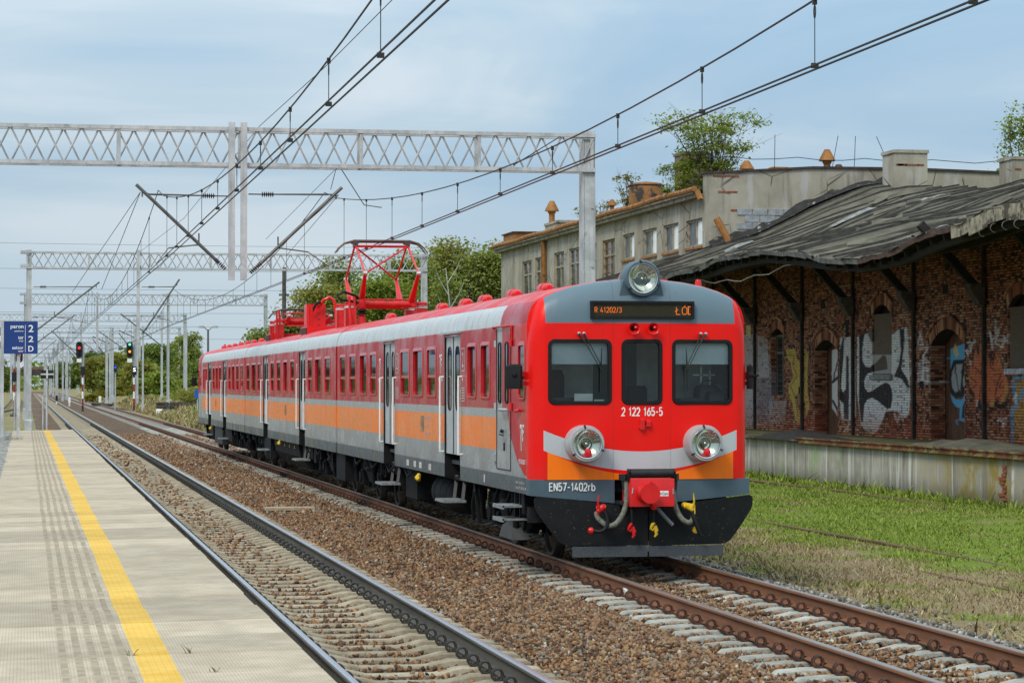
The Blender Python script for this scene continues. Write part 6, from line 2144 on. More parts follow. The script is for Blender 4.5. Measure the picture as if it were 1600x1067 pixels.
# arches of radial bricks, jambs with bricks, leaves and boards
for o in OPEN:
    c, hw = (o[0] + o[1]) / 2, (o[1] - o[0]) / 2
    mb = MB()
    N = int(hw * 2 / 0.085)
    for q in range(N):
        t0, t1 = -1 + 2 * q / N + 0.012, -1 + 2 * (q + 1) / N - 0.012
        Q = []
        for t, lift in ((t0, 0.0), (t1, 0.0), (t1 * 1.08, 0.32), (t0 * 1.08, 0.32)):
            yy = c + hw * t
            zz = o[3] + (o[4] - o[3]) * (1 - min(1, t * t)) + lift
            Q.append((yy, zz))
        dx = random.uniform(-0.006, 0.006)
        mb.prism(Q, lambda u, v, a: (a, u, v), WX - 0.022 + dx, WX + 0.09)
    # dripstone course on top
    for q in range(N // 2):
        t0, t1 = -1.1 + 2.2 * q / (N // 2) + 0.01, -1.1 + 2.2 * (q + 1) / (N // 2) - 0.01
        Q = [(c + hw * t * 1.04, o[3] + (o[4] - o[3]) * (1 - min(1.25, t * t)) + lift) for t, lift in ((t0, 0.335), (t1, 0.335), (t1, 0.405), (t0, 0.405))]
        mb.prism(Q, lambda u, v, a: (a, u, v), WX - 0.07, WX + 0.09)
    mb.build('brick_arch', brick_m, shed, world=True)
    # brick jambs
    mb = MB()
    zc = o[2] + 0.04
    k = 0
    while zc < o[3] - 0.03:
        for yy, s_ in ((o[0], 1), (o[1], -1)):
            x = WX + 0.004
            off = 0.13 if k % 2 else 0.0
            while x < WX + o[5] - 0.03:
                L = min((0.25 if off == 0 else off), WX + o[5] - x)
                off = 0
                d = random.uniform(-0.003, 0.003)
                ya, yb = sorted((yy - s_ * 0.02, yy + s_ * (0.008 + d)))
                mb.box(x, x + L - 0.012, ya, yb, zc, zc + 0.062)
                x += L
        zc += 0.0755
        k += 1
    if mb.v:
        mb.build('jamb_bricks', brick_m, shed, kind='stuff', world=True)
    mb = MB()
    for yy in (o[0], o[1]):
        mb = MB(); mb.add([(WX + 0.01, yy, o[2]), (WX + 0.7, yy, o[2]), (WX + 0.7, yy, o[3] + 0.02), (WX + 0.01, yy, o[3] + 0.02)], [(0, 1, 2, 3)])
        mb.build('jamb', mortar_m, shed, world=True)
    xb = WX + o[5]
    mb = MB()
    if o[6] == 'door':
        a, b = o[0], o[1]
        mb.box(xb + 0.02, xb + 0.06, a + 0.25, b, o[2], o[3] + 0.4)
        mb.box(xb, xb + 0.02, a + 0.25, b, 1.2, 1.32); mb.box(xb, xb + 0.02, a + 0.25, b, 2.6, 2.72)
        mb.build('door', leaf_m, shed, world=True)
        mb = MB(); mb.box(xb + 0.1, xb + 0.12, a - 0.3, b + 0.3, o[2], o[4] + 0.1); mb.build('door_dark_sheet', shade_m, shed, world=True)
    elif o[6] == 'board':
        mb.box(WX + 0.05, WX + 0.075, o[0] + 0.02, o[1] - 0.02, o[2] + 0.02, o[3] + 0.02)
        mb.build('boarding', board_m, shed, world=True)
        mb = MB(); mb.box(xb + 0.1, xb + 0.12, o[0], o[1], o[2], o[4] + 0.05); mb.build('window_dark_sheet', shade_m, shed, world=True)
        mb = MB(); mb.box(WX - 0.07, WX + 0.1, o[0] - 0.1, o[1] + 0.1, o[2] - 0.16, o[2] - 0.01)
        mb.build('sill', M('sill_stone', (0.20, 0.20, 0.19) if o[0] > 70 else (0.42, 0.43, 0.45), 0.9, 0, 0.35, 6), shed, world=True)
    else:
        fr = []
        w = MB()
        x0, x1 = xb, xb + 0.05
        w.box(x0, x1, o[0] + 0.01, o[0] + 0.09, o[2], o[3]); w.box(x0, x1, o[1] - 0.09, o[1] - 0.01, o[2], o[3])
        w.box(x0, x1, c - 0.04, c + 0.04, o[2], o[3] + 0.1)
        for zz in (o[2], o[3] - 0.62, o[3] - 0.04):
            w.box(x0 - 0.005, x1 + 0.005, o[0] + 0.01, o[1] - 0.01, zz, zz + 0.07)
        for k in range(9):
            w.box(x0 - 0.03, x0 - 0.02, o[0], o[1], o[2] + 0.2 + k * 0.18, o[2] + 0.212 + k * 0.18)
        wf = w.build('window', M('old_window_frame', (0.16, 0.14, 0.11), 0.8, 0, 0.4, 10), shed, world=True)
        pm = MB(); pm.box(xb + 0.02, xb + 0.03, o[0], o[1], o[2], o[4]); pm.build('pane', gl_dark, shed, world=True)
# small vent holes as near-black plates in place of their shade, sign plate
for yy, zz, w, h in ((69.0, 4.86, 0.4, 0.26), (80.4, 4.75, 0.35, 0.30), (82.9, 2.0, 0.35, 0.22), (71.0, 2.15, 0.35, 0.25), (77.9, 3.8, 0.3, 0.55), (68.9, 5.5, 0.3, 0.22)):
    mb = MB(); mb.box(WX - 0.012, WX + 0.02, yy, yy + w, zz, zz + h); mb.build('vent_dark_plate', shade_m, shed, world=True)
mb = MB(); mb.box(WX - 0.02, WX - 0.01, 89.0, 89.6, 4.02, 4.42); mb.build('wall_notice', M('yellow_notice', (0.48, 0.38, 0.14), 0.6), shed, world=True)
# wall posts, corbels, struts
POSTS = (60.5, 66.11, 71.72, 77.34, 82.74, 88.4, 94.1)
for yp in POSTS:
    mb = MB(); mb.box(WX - 0.10, WX - 0.015, yp - 0.06, yp + 0.06, 0.70, roof_z(25.5, yp) - 0.25); mb.build('wall_post', timber_post, shed, world=True)
    mb = MB()
    mb.prism([(WX - 0.1, 4.42), (WX - 0.24, 4.46), (WX - 0.50, 4.86), (WX - 0.50, 5.02), (WX - 0.1, 5.02)], lambda u, v, a: (u, a, v), yp - 0.22, yp + 0.22)
    mb.build('corbel', corbel_m, shed, world=True)
    mb = MB(); mb.bar((WX - 0.30, yp, 4.95), (WX - 1.85, yp, 6.62), 0.19, 0.21); mb.build('strut', timber_dark, shed, world=True)

# canopy and roof: a sagging skin in strips running down the slope
m, g = newmat('tar_roofing')
p = g.pos()
n = g.noise(p, 1.4, 6, 0.65)
n2 = g.noise(g.scl(p, (0.8, 4, 1)), 1.0, 5, 0.7)
c = g.mix(g.sm(n, 0.3, 0.7), (0.075, 0.070, 0.054), (0.145, 0.135, 0.104))
c = g.mix(g.mul(g.sm(n2, 0.50, 0.66), 0.45), c, (0.045, 0.042, 0.036))
c = g.mix(g.sm(g.noise(p, 0.9, 6, 0.7), 0.60, 0.66), c, (0.10, 0.088, 0.055))
c = g.mix(g.sm(g.noise(p, 3.1, 6, 0.75), 0.68, 0.72), c, (0.30, 0.30, 0.29))
k = g.add(0.82, g.mul(g.orand(), 0.36))
c = g.mix(1.0, c, g.comb(k, k, k), 'MULTIPLY')
g.out(c, 0.95, 0, g.bump(g.add(n, g.mul(n2, 0.8)), 0.8, 0.06), 0.08)
tar = m
seam_m = M('tar_seam', (0.032, 0.030, 0.026), 0.9, 0, 0.4, 5, 0.4, spec=0.1)
y = 50.4
i = 0
while y < 103:
    w = random.uniform(0.82, 1.12)
    y1 = y + w
    past = y > 95.0
    if not past and y1 > 95.25:
        y1 = 95.25
    xs = [random.choice((21.27, 21.30, 21.35, 21.35, 21.40, 21.44)), 21.9, 22.6, 23.3, 24.0, 24.7, 25.5] + ([] if past else [26.3, 27.2, 28.3, 29.5, 30.5, 31.5, 32.5, 33.5])
    lift = random.uniform(0.0, 0.06)
    tw = random.uniform(-0.12, 0.12)
    P, Qb = [], []
    for x in xs:
        row = []
        for k, t in enumerate((0.0, 0.3, 0.7, 0.96, 1.03)):
            yy = y + (y1 - y) * t + tw * (x - 27) / 8 * 0.5 + 0.02 * math.sin(x * 3 + i)
            if past or yy < 95.26:
                pass
            else:
                yy = 95.26
            curl = (0.055 if t > 1 else 0.0) + (0.03 if t == 0 else 0) * 0
            curl += 0.03 * max(0, math.sin(x * 2.3 + i * 1.7)) * (1 if k in (3, 4) else 0)
            row.append((x, yy, roof_z(x, yy) + lift + curl + random.uniform(-0.016, 0.016) - (random.uniform(0.0, 0.04) if x < 21.4 else 0)))
        P.append(row)
    mb = MB()
    mb.grid(P)
    mb.m = [1 if k % 4 == 3 else 0 for k in range(len(mb.f))]
    for a, b in zip(P[:-1], P[1:]):     # thickness along the lapped edge
        for e in (0, -1):
            mb.add([a[e], b[e], (b[e][0], b[e][1], b[e][2] - 0.05), (a[e][0], a[e][1], a[e][2] - 0.05)], [(0, 1, 2, 3)])
    mb.build('roofing_felt', [tar, seam_m], shed, smooth=35, world=True)
    y = y1
    i += 1
# underside planking, rafters, purlins, fascia
mb = MB()
ys = list(np.arange(50.4, 103.2, 1.2))
mb.grid([[(x, yy, roof_z(x, yy) - 0.10) for yy in ys] for x in (21.42, 22.5, 23.5, 24.5, 25.48)])
ys2 = list(np.arange(50.4, 95.2, 1.4)) + [95.2]
mb.grid([[(x, yy, roof_z(x, yy) - 0.10) for yy in ys2] for x in (25.48, 28, 30.5, 33.4)])
mb.build('roof_boarding', timber_dark, shed, world=True)
for yy in np.arange(51, 102.5, 0.93):
    mb = MB()
    mb.bar((21.5, yy, roof_z(21.5, yy) - 0.19), (25.45, yy, roof_z(25.45, yy) - 0.19), 0.10, 0.15)
    mb.build('rafter', timber_dark, shed, world=True)
mb = MB()
for a, b in zip(range(50, 101, 3), range(53, 104, 3)):
    for x in (21.75, 23.75):
        mb = MB(); mb.bar((x, a, roof_z(x, a) - 0.34), (x, b, roof_z(x, b) - 0.34), 0.17, 0.17)
        mb.build('purlin', timber_dark, shed, world=True)
fas = M('fascia_weathered', (0.105, 0.105, 0.10), 0.9, 0, 0.5, 3, 0.3, streak=0.5, col2=(0.30, 0.28, 0.24), c2=0.62)
fas_red = M('fascia_red_brown', (0.085, 0.045, 0.04), 0.85, 0, 0.35, 4, streak=0.3, col2=(0.25, 0.22, 0.20), c2=0.62)
fas_white = M('fascia_flaking_white', (0.30, 0.27, 0.20), 0.85, 0, 0.4, 3, streak=0.8, col2=(0.07, 0.055, 0.04), c2=0.5)
yy = 50.6
while yy < 102:
    L = 1.15
    mb = MB()
    za, zb = roof_z(21.4, yy), roof_z(21.4, yy + L)
    zm = roof_z(21.4, yy + L / 2)
    za += random.uniform(-0.03, 0.02); zb += random.uniform(-0.03, 0.02); zm += random.uniform(-0.02, 0.02)
    if random.random() < 0.06:
        yy += L
        continue
    hgt = random.uniform(0.09, 0.14) if yy > 56.6 else random.uniform(0.26, 0.36)
    for (a, b, z0, z1) in ((yy, yy + L / 2, za, zm), (yy + L / 2, yy + L - 0.015, zm, zb)):
        mb.add([(21.33, a, z0 - hgt), (21.33, b, z1 - hgt), (21.37, b, z1 - hgt), (21.37, a, z0 - hgt), (21.31, a, z0 + 0.02), (21.31, b, z1 + 0.02), (21.38, b, z1 + 0.02), (21.38, a, z0 + 0.02)],
               [(0, 3, 2, 1), (4, 5, 6, 7), (0, 1, 5, 4), (1, 2, 6, 5), (2, 3, 7, 6), (3, 0, 4, 7)])
    mb.build('fascia_board', fas if yy > 63.3 else (fas_red if yy > 56.6 else fas_white), shed, world=True)
    yy += L
# torn and lifted pieces of felt, splintered boards
pale_felt = M('worn_felt_pale', (0.20, 0.20, 0.195), 0.9, 0, 0.4, 4, 0.4, 12)
for k in range(64):
    x = random.uniform(22.0, 32.5)
    yq = random.uniform(53, 72) if k < 40 else random.uniform(70, 93)
    a = random.uniform(-0.5, 0.5)
    L, wd = random.uniform(0.5, 1.9), random.uniform(0.15, 0.5)
    P = []
    for i_ in range(5):
        row = []
        for j_ in range(3):
            u, v = (i_ / 4 - 0.5) * L, (j_ / 2 - 0.5) * wd
            xx, yy_ = x + u * math.cos(a) - v * math.sin(a), min(95.0, yq + u * math.sin(a) + v * math.cos(a))
            row.append((xx, yy_, roof_z(xx, yy_) + 0.075 + 0.11 * (j_ / 2) ** 2 * random.uniform(0.2, 1.0) + random.uniform(0, 0.015)))
        P.append(row)
    mb = MB(); mb.grid(P)
    mb.build('torn_felt', pale_felt if random.random() < 0.16 else tar, shed, smooth=40, world=True)
for k in range(16):
    yq = random.uniform(53, 80)
    mb = MB(); x = 21.3 + random.uniform(-0.06, 0.2); z = roof_z(21.4, yq) + 0.03
    mb.bar((x, yq, z), (x + random.uniform(-0.1, 0.25), yq + random.uniform(-0.5, 0.5), z + random.uniform(-0.22, 0.10)), 0.07, 0.03)
    mb.build('splintered_board', timber_old, shed, world=True)
# loose cable under the eave, curled brackets
mb = MB()
pts = [(21.7, 71.5 + t * 11.5, 5.75 - 0.22 * math.sin(PI * t) + 0.05 * math.sin(t * 23)) for t in np.linspace(0, 1, 16)]
mb.tube(pts, 0.018, 5)
mb.build('loose_cable', M('pale_cable', (0.26, 0.23, 0.19), 0.7), shed, world=True)
for yb in (53.2, 53.9, 54.6, 55.3):
    mb = MB()
    mb.tube([(21.30 - 0.12 * math.sin(t), yb, roof_z(21.4, yb) - 0.36 - 0.10 * (1 - math.cos(t)) ) for t in np.linspace(0, PI, 9)], 0.010, 6)
    mb.build('gutter_bracket', dark_tube, shed, world=True)
# flashing where the roof meets the plastered gable
mb = MB()
P = []
for x in np.arange(25.6, 33.6, 0.35):
    z = roof_z(x, 95.2)
    P.append([(x, 94.7, z + 0.05), (x, 95.05, z + 0.10 + random.uniform(0, 0.08)), (x, 95.26, z + 0.16 + random.uniform(0, 0.22))])
mb.grid(P)
mb.build('tar_flashing', M('tar_black', (0.022, 0.021, 0.02), 0.8, 0, 0.5, 5, 0.8, 12, col2=(0.26, 0.25, 0.21), c2=0.60), shed, world=True)

# ------------------------------------------------------------------ loading dock
m, g = newmat('dock_concrete')
p = g.pos()
x, y, z = g.xyz(p)
n = g.noise(p, 1.2, 6, 0.65)
st = g.noise(g.scl(p, (3, 1.4, 0.22)), 1.0, 5, 0.62)
st2 = g.noise(g.scl(p, (3, 3.1, 0.16)), 1.0, 4, 0.6)
c = g.mix(g.sm(n, 0.3, 0.7), (0.30, 0.285, 0.24), (0.46, 0.44, 0.385))
c = g.mix(g.mul(g.sm(st, 0.50, 0.66), 0.6), c, (0.13, 0.118, 0.10))
c = g.mix(g.mul(g.sm(st2, 0.54, 0.64), 0.8), c, (0.68, 0.68, 0.64))
c = g.mix(g.mul(g.sm(y, 62, 57), g.sm(n, 0.40, 0.62)), c, (0.30, 0.23, 0.07))
pt = g.mul(g.band(y, 66.2, 72.5), g.sm(g.noise(g.scl(p, (1, 1.2, 0.7)), 1.0, 3, 0.6), 0.54, 0.60))
c = g.mix(g.mul(pt, 0.55), c, g.ramp(g.noise(g.scl(p, (1, 0.9, 0.3)), 1.0, 2, 0.5, col=False), [(0.35, (0.18, 0.30, 0.10)), (0.5, (0.36, 0.42, 0.25)), (0.6, (0.46, 0.18, 0.05)), (0.7, (0.20, 0.28, 0.36))]))
c = g.mix(g.mul(g.sm(z, 0.1, -0.4), 0.6), c, (0.075, 0.075, 0.05))
g.out(c, 0.92, 0, g.bump(g.add(n, g.mul(g.noise(p, 30, 4), 0.3)), 0.5, 0.03), 0.15)
dock_m = m
m, g = newmat('dock_top')
p = g.pos()
c = g.mix(g.sm(g.noise(p, 0.8, 6, 0.65), 0.35, 0.65), (0.085, 0.075, 0.05), (0.13, 0.135, 0.05))
c = g.mix(g.sm(g.noise(p, 3, 6, 0.7), 0.55, 0.68), c, (0.035, 0.033, 0.03))
g.out(c, 0.95, 0, g.bump(g.noise(p, 20, 4), 0.6, 0.03), 0.1)
dock_top = m
rusty = M('rusted_steel', (0.16, 0.06, 0.025), 0.75, 0.2, 0.45, 3, 0.3, 30, col2=(0.26, 0.20, 0.08), c2=0.52)
dock = thing('loading_dock', 'stained concrete loading dock along the foot of the brick shed', 'loading dock', (21.6, 44, -0.5))
mb = MB()
P = []
for y_ in np.arange(44, 118.1, 1.0):
    bul = 0.03 * math.sin(y_ * 0.8)
    P.append([(21.6 + bul, y_, -0.6), (21.6 + bul * 0.4, y_, 0.0), (21.6, y_, 0.655 if y_ < 66.5 else 0.72)])
mb.grid(P)
mb.build('wall', dock_m, dock, smooth=60, world=True)
mb = MB()
P = []
for y_ in np.arange(44, 118.1, 0.5):
    P.append([(x, y_, 0.70 + (0.0 if x > 25 else random.uniform(-0.02, 0.03)) + 0.02 * math.sin(y_ + x)) for x in (21.55, 22.2, 23, 24, 25, 25.6)])
mb.grid(P)
mb.build('dock_top', dock_top, dock, smooth=60, world=True)
yy = 44.0
for k, L in enumerate((12.5, 6.1, 7.9)):
    mb = MB()
    mb.box(21.50, 21.62, yy, yy + L - 0.03, 0.665, 0.80)
    mb.box(21.46, 21.50, yy, yy + L - 0.03, 0.775, 0.81); mb.box(21.46, 21.50, yy, yy + L - 0.03, 0.655, 0.69)
    mb.build('edge_beam', rusty, dock, world=True)
    yy += L
for q in range(9):
    mb = MB(); z_ = -0.30 + q * 0.09; y_ = 54.75 + random.uniform(-0.1, 0.1); mb.box(21.565, 21.592, y_, y_ + random.uniform(0.2, 0.42), z_, z_ + 0.07); mb.build('brick', red_brick_plain, dock, world=True)
# rubble and torn felt lying on the dock
rub = MB()
for (ly, lx, w, d, lab) in ((84.5, 22.3, 3.4, 1.2, 'heap of black torn roofing felt on the dock near the train nose'), (73.0, 22.4, 3.0, 1.0, 'flat scrap of black felt on the dock below the big white lettering'), (60.5, 23.0, 3.2, 1.4, 'grey rubble and boards on the dock by the second arched door')):
    P = []
    for a in np.linspace(-1, 1, 15):
        row = []
        for b in np.linspace(-1, 1, 7):
            hgt = max(0, (1 - a * a) * (1 - b * b)) * 0.16 * (1 + 0.8 * math.sin(a * 9 + b * 3)) + random.uniform(0, 0.03)
            row.append((lx + b * d + random.uniform(-0.05, 0.05), ly + a * w + random.uniform(-0.1, 0.1), 0.69 + hgt))
        P.append(row)
    mb = MB(); mb.grid(P)
    o = mb.build('felt_scrap', tar if ly < 65 else timber_dark, None, smooth=30)
    tag(o, lab, 'debris')

# ------------------------------------------------------------------ plastered building behind the shed
m, g = newmat('old_plaster')
p = g.pos()
x, y, z = g.xyz(p)
n = g.noise(p, 0.7, 7, 0.65)
st = g.noise(g.scl(p, (2.2, 1.1, 0.18)), 1.0, 5, 0.62)
c = g.mix(g.sm(n, 0.3, 0.7), (0.27, 0.245, 0.195), (0.385, 0.36, 0.30))
c = g.mix(g.mul(g.sm(st, 0.5, 0.66), 0.5), c, (0.14, 0.125, 0.10))
c = g.mix(g.mul(g.sm(g.noise(g.scl(p, (2, 2, 0.35)), 0.8, 5, 0.6), 0.55, 0.66), 0.55), c, (0.44, 0.44, 0.44))
cr = g.vor(g.scl(p, (0.55, 0.4, 0.75)), 1.0, 'DISTANCE_TO_EDGE')
crk = g.mul(g.sm(cr, 0.014, 0.004), g.sm(g.noise(p, 0.5, 2), 0.45, 0.55))
c = g.mix(g.mul(crk, 0.85), c, (0.05, 0.04, 0.03))
g.out(c, 0.95, 0, g.bump(g.add(n, g.mul(g.noise(p, 25, 4), 0.25)), 0.4, 0.04), 0.1)
plaster = m
gutter_m = M('rusty_gutter', (0.30, 0.13, 0.035), 0.7, 0.1, 0.3, 3, 0.2, 20, col2=(0.11, 0.05, 0.025), c2=0.58)
BX, BY0, BY1 = 25.5, 95.3, 138.3
hs = thing('plastered_building', 'shabby plastered building with rusty gutter and broken windows', 'building', (BX, BY0, 0))
BW = [(95.75, 98.25, 7.62, 8.70, 's'), (99.45, 101.95, 7.62, 8.74, 's'), (103.05, 105.5, 7.64, 8.76, 's'), (107.0, 109.2, 7.68, 8.78, 's'), (110.7, 113.2, 5.2, 8.74, 't'), (114.4, 116.8, 5.2, 8.74, 't'), (118.1, 120.5, 5.2, 8.74, 't'), (121.6, 124.0, 5.2, 8.72, 't'), (126.7, 128.8, 5.2, 8.72, 't'), (129.7, 132.3, 5.2, 8.68, 't')]
mb = MB()
DEP = 0.17
ys = sorted(set([BY0, BY1] + [q for w in BW for q in w[:2]]))
zs = sorted(set([-0.5, 5.2, 7.62, 7.64, 7.68, 8.68, 8.70, 8.72, 8.74, 8.76, 8.78, 9.52]))
for i in range(len(ys) - 1):
    for j in range(len(zs) - 1):
        cy, cz = (ys[i] + ys[i + 1]) / 2, (zs[j] + zs[j + 1]) / 2
        if any(w[0] < cy < w[1] and w[2] < cz < w[3] for w in BW):
            continue
        mb.add([(BX, ys[i], zs[j]), (BX, ys[i + 1], zs[j]), (BX, ys[i + 1], zs[j + 1]), (BX, ys[i], zs[j + 1])], [(0, 3, 2, 1)])
for a, b, z0, z1, _ in BW:
    for q in ([(BX, a, z0), (BX + DEP, a, z0), (BX + DEP, a, z1), (BX, a, z1)], [(BX, b, z0), (BX + DEP, b, z0), (BX + DEP, b, z1), (BX, b, z1)], [(BX, a, z1), (BX + DEP, a, z1), (BX + DEP, b, z1), (BX, b, z1)], [(BX, a, z0), (BX + DEP, a, z0), (BX + DEP, b, z0), (BX, b, z0)]):
        mb.add(q, [(0, 1, 2, 3)])
# gable wall towards the camera and the far end
gab = [(BX + 0.004, -0.5), (41, -0.5), (41, 10.45), (38.3, 10.52), (33.6, 10.62), (29.75, 10.60), (BX + 0.004, 10.33)]
mb.prism(gab, lambda u, v, a: (u, a, v), BY0, BY0 + 0.4)
mb.box(BX + 0.004, 41, BY1 - 0.3, BY1, -0.5, 9.5)
mb.build('wall', plaster, hs, world=True)
mb = MB()
mb.prism([(u, v) for u, v in ((BX - 0.08, 10.33), (29.75, 10.60), (33.6, 10.62), (41, 10.45), (41, 10.52), (33.6, 10.70), (29.75, 10.68), (BX - 0.08, 10.40))], lambda u, v, a: (u, a, v), BY0 - 0.08, BY0 + 0.5)
mb.build('parapet_coping', M('coping_dark', (0.055, 0.035, 0.03), 0.8, 0, 0.4, 3), hs, world=True)
mb = MB()
mb.add([(BX - 0.2, BY0 + 0.4, 9.72), (41, BY0 + 0.4, 10.2), (41, BY1, 10.2), (BX - 0.2, BY1, 9.72)], [(0, 1, 2, 3)])
mb.box(BX + 0.3, 41, BY0 + 0.5, BY1 - 0.4, 5.0, 5.1)
mb.build('roof', tar, hs, world=True)
mb = MB()
mb.box(BX - 0.32, BX - 0.004, BY0 + 0.3, BY1 + 0.3, 9.45, 9.60)
mb.box(BX - 0.42, BX - 0.1, BY0 + 0.3, BY1 + 0.4, 9.60, 9.68)
mb.build('eave_slab', M('eave_concrete', (0.24, 0.21, 0.16), 0.9, 0, 0.4, 2, 0.4, streak=0.5, col2=(0.10, 0.05, 0.03), c2=0.6), hs, world=True)
mb = MB()
P = [(BX - 0.40, yv, 9.78 + 0.025 * math.sin(yv * 0.7)) for yv in np.arange(BY0 + 0.1, BY1 + 0.5, 1.2)]
mb.tube(P, 0.11, 8)
for yv in np.arange(BY0 + 1, BY1, 1.0):
    mb.lathe([(0.125, -0.02), (0.125, 0.02)], (BX - 0.40, yv, 9.78 + 0.025 * math.sin(yv * 0.7)), (0, 1, 0), 8)
mb.build('gutter', gutter_m, hs, smooth=40, world=True)
mb = MB(); mb.tube([(BX - 0.35, 125.8, 9.75), (BX - 0.16, 125.8, 9.5), (BX - 0.16, 125.8, -0.4)], 0.13, 8); mb.build('downpipe', gutter_m, hs, smooth=40, world=True)
mb = MB(); mb.tube([(25.85, 95.0, 8.62), (26.25, 94.9, 7.85), (26.3, 94.85, 7.6)], [0.14, 0.13, 0.15], 8); mb.build('broken_downpipe', gutter_m, hs, smooth=40, world=True)
mb = MB(); mb.bar((BX - 0.3, BY0 + 0.15, 9.72), (BX - 0.2, BY0 - 0.05, 9.35), 0.18, 0.12); mb.build('gutter_end', gutter_m, hs, world=True)
# patches where the plaster has come off
blk = M('grey_block', (0.27, 0.29, 0.31), 0.9, 0, 0.2, 6, 0.3, 25)
for k in range(12):
    bx = 26.75 + (k % 4) * 0.62 + (0.3 if k // 4 % 2 else 0)
    bz = 8.78 - (k // 4) * 0.27
    if bz < roof_z(bx + 0.3, 95.2) - 0.05:
        continue
    mb = MB(); mb.bbox(bx, bx + 0.58, BY0 - 0.035, BY0 - 0.003, bz, bz + 0.24, 0.01); mb.build('concrete_block', blk, hs, world=True)
for (bx, bz, nb_) in ((26.0, 9.62, 3), (26.5, 8.93, 8), (25.8, 10.22, 4), (28.6, 8.95, 3)):
    for k in range(nb_):
        mb = MB(); mb.box(bx + k * 0.26, bx + k * 0.26 + 0.245, BY0 - 0.02, BY0 - 0.002, bz + random.uniform(-0.02, 0.02), bz + 0.065); mb.build('brick', red_brick_plain, hs, world=True)
frame_old = M('old_white_frame', (0.30, 0.27, 0.21), 0.8, 0, 0.35, 6, col2=(0.15, 0.10, 0.07), c2=0.55)
pane_m, g = newmat('dirty_glass')
p = g.pos()
n = g.noise(p, 1.3, 4)
g.out(g.mix(g.sm(n, 0.4, 0.6), (0.06, 0.07, 0.075), (0.13, 0.15, 0.155)), 0.35, 0, None, 0.3)
pane_white = M('white_pane', (0.76, 0.79, 0.80), 0.3, 0, 0.12, 2, spec=0.5)  # near-white colour for one half of each small window
for k, (a, b, z0, z1, kind) in enumerate(BW):
    mb = MB()
    x0, x1 = BX + DEP - 0.08, BX + DEP - 0.01
    for yy in (a, a + (b - a) * 0.5 - 0.05, b - 0.10):
        mb.box(x0, x1, yy, yy + 0.10, z0, z1)
    for zz in ((z0, z1 - 0.09) if kind == 's' else (z0, z1 - 0.75, z1 - 0.09)):
        mb.box(x0 - 0.004, x1 + 0.004, a, b, zz, zz + 0.09)
    w = mb.build('window', frame_old, hs, world=True)
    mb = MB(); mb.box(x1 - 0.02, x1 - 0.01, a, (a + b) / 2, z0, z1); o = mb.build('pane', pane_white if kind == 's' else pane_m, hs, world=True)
    mb = MB(); mb.box(x1 - 0.02, x1 - 0.01, (a + b) / 2, b, z0, z1); o = mb.build('pane', pane_m if kind == 's' else gl_dark, hs, world=True)
    mb = MB(); mb.box(BX - 0.08, BX + 0.1, a - 0.05, b + 0.05, z0 - 0.09, z0 - 0.003); mb.build('sill', gutter_m if kind == 's' else plaster, hs, world=True)
    if kind == 't' and k == 4:
        mb = MB()
        for yy in np.arange(a + 0.1, b, 0.4):
            mb.tube([(BX + 0.05, yy, z0), (BX + 0.05, yy, z1)], 0.007, 5)
        for zz in np.arange(z0, z1, 0.35):
            mb.tube([(BX + 0.05, a, zz), (BX + 0.05, b, zz)], 0.010, 5)
        mb.build('window_bars', gutter_m, hs, world=True)

# things standing on the roofs
def vent_cowl(label, x, y, z, r, h, mat):
    t = thing('roof_vent', label, 'chimney vent', (x, y, z))
    mb = MB(); mb.lathe([(r * 0.42, 0), (r * 0.42, h * 0.58), (r * 0.55, h * 0.6), (r * 0.55, h * 0.66)], (0, 0, 0), (0, 0, 1), 14); mb.build('pipe', mat, t, smooth=40)
    mb = MB(); mb.lathe([(r, h * 0.66), (r * 0.98, h * 0.70), (r * 0.42, h * 0.96), (r * 0.34, h), (r * 0.1, h * 1.01)], (0, 0, 0), (0, 0, 1), 14); mb.build('cowl', mat, t, smooth=40)
rust_dark = M('rust_dark', (0.085, 0.04, 0.022), 0.8, 0.1, 0.4, 4)
vent_cowl('orange rusty mushroom vent, the taller of the pair left of the big chimney', 31.04, 97.5, 10.2, 0.33, 1.35, gutter_m)
vent_cowl('dark brown short mushroom vent close left of the big chimney', 32.0, 99.0, 10.1, 0.32, 1.0, rust_dark)
vent_cowl('rusty mushroom vent on its small stack above the far gutter', 25.7, 125.5, 9.9, 0.36, 1.5, gutter_m)
vent_cowl('orange vent pipe half hidden by the right side of the roof tree', 27.9, 98.0, 10.1, 0.3, 1.0, gutter_m)
vent_cowl('small broken vent pipe by the yellowing roof shrub', 25.9, 113.0, 9.8, 0.22, 0.8, gutter_m)
def chimney(label, x0, x1, y0, y1, z0, z1, mat, brk=True):
    t = thing('chimney', label, 'chimney', ((x0 + x1) / 2, (y0 + y1) / 2, z0))
    mb = MB(); mb.box(x0, x1, y0, y1, z0, z1 - 0.12); mb.build('stack', mat, t, world=True)
    mb = MB(); mb.box(x0 - 0.05, x1 + 0.05, y0 - 0.05, y1 + 0.05, z1 - 0.12, z1); mb.build('cap', mat, t, world=True)
    if brk:
        for q in range(14):
            bx = random.uniform(x0, x1 - 0.3); bz = random.choice([z0 + 0.35, z0 + 0.43, z0 + 0.51, z1 - 0.6, z1 - 0.52])
            mb = MB(); mb.box(bx, min(x1, bx + 0.25), y0 - 0.02, y0 - 0.002, bz, bz + 0.065); mb.build('brick', red_brick_plain, t, world=True)
chimney('big square plastered chimney standing on the shed roof', 32.2, 33.5, 92.8, 94.2, 8.6, 11.15, plaster)
chimney('chimney with bare bricks cut off by the right picture edge', 36.6, 38.4, 92.0, 93.4, 8.2, 10.9, plaster)
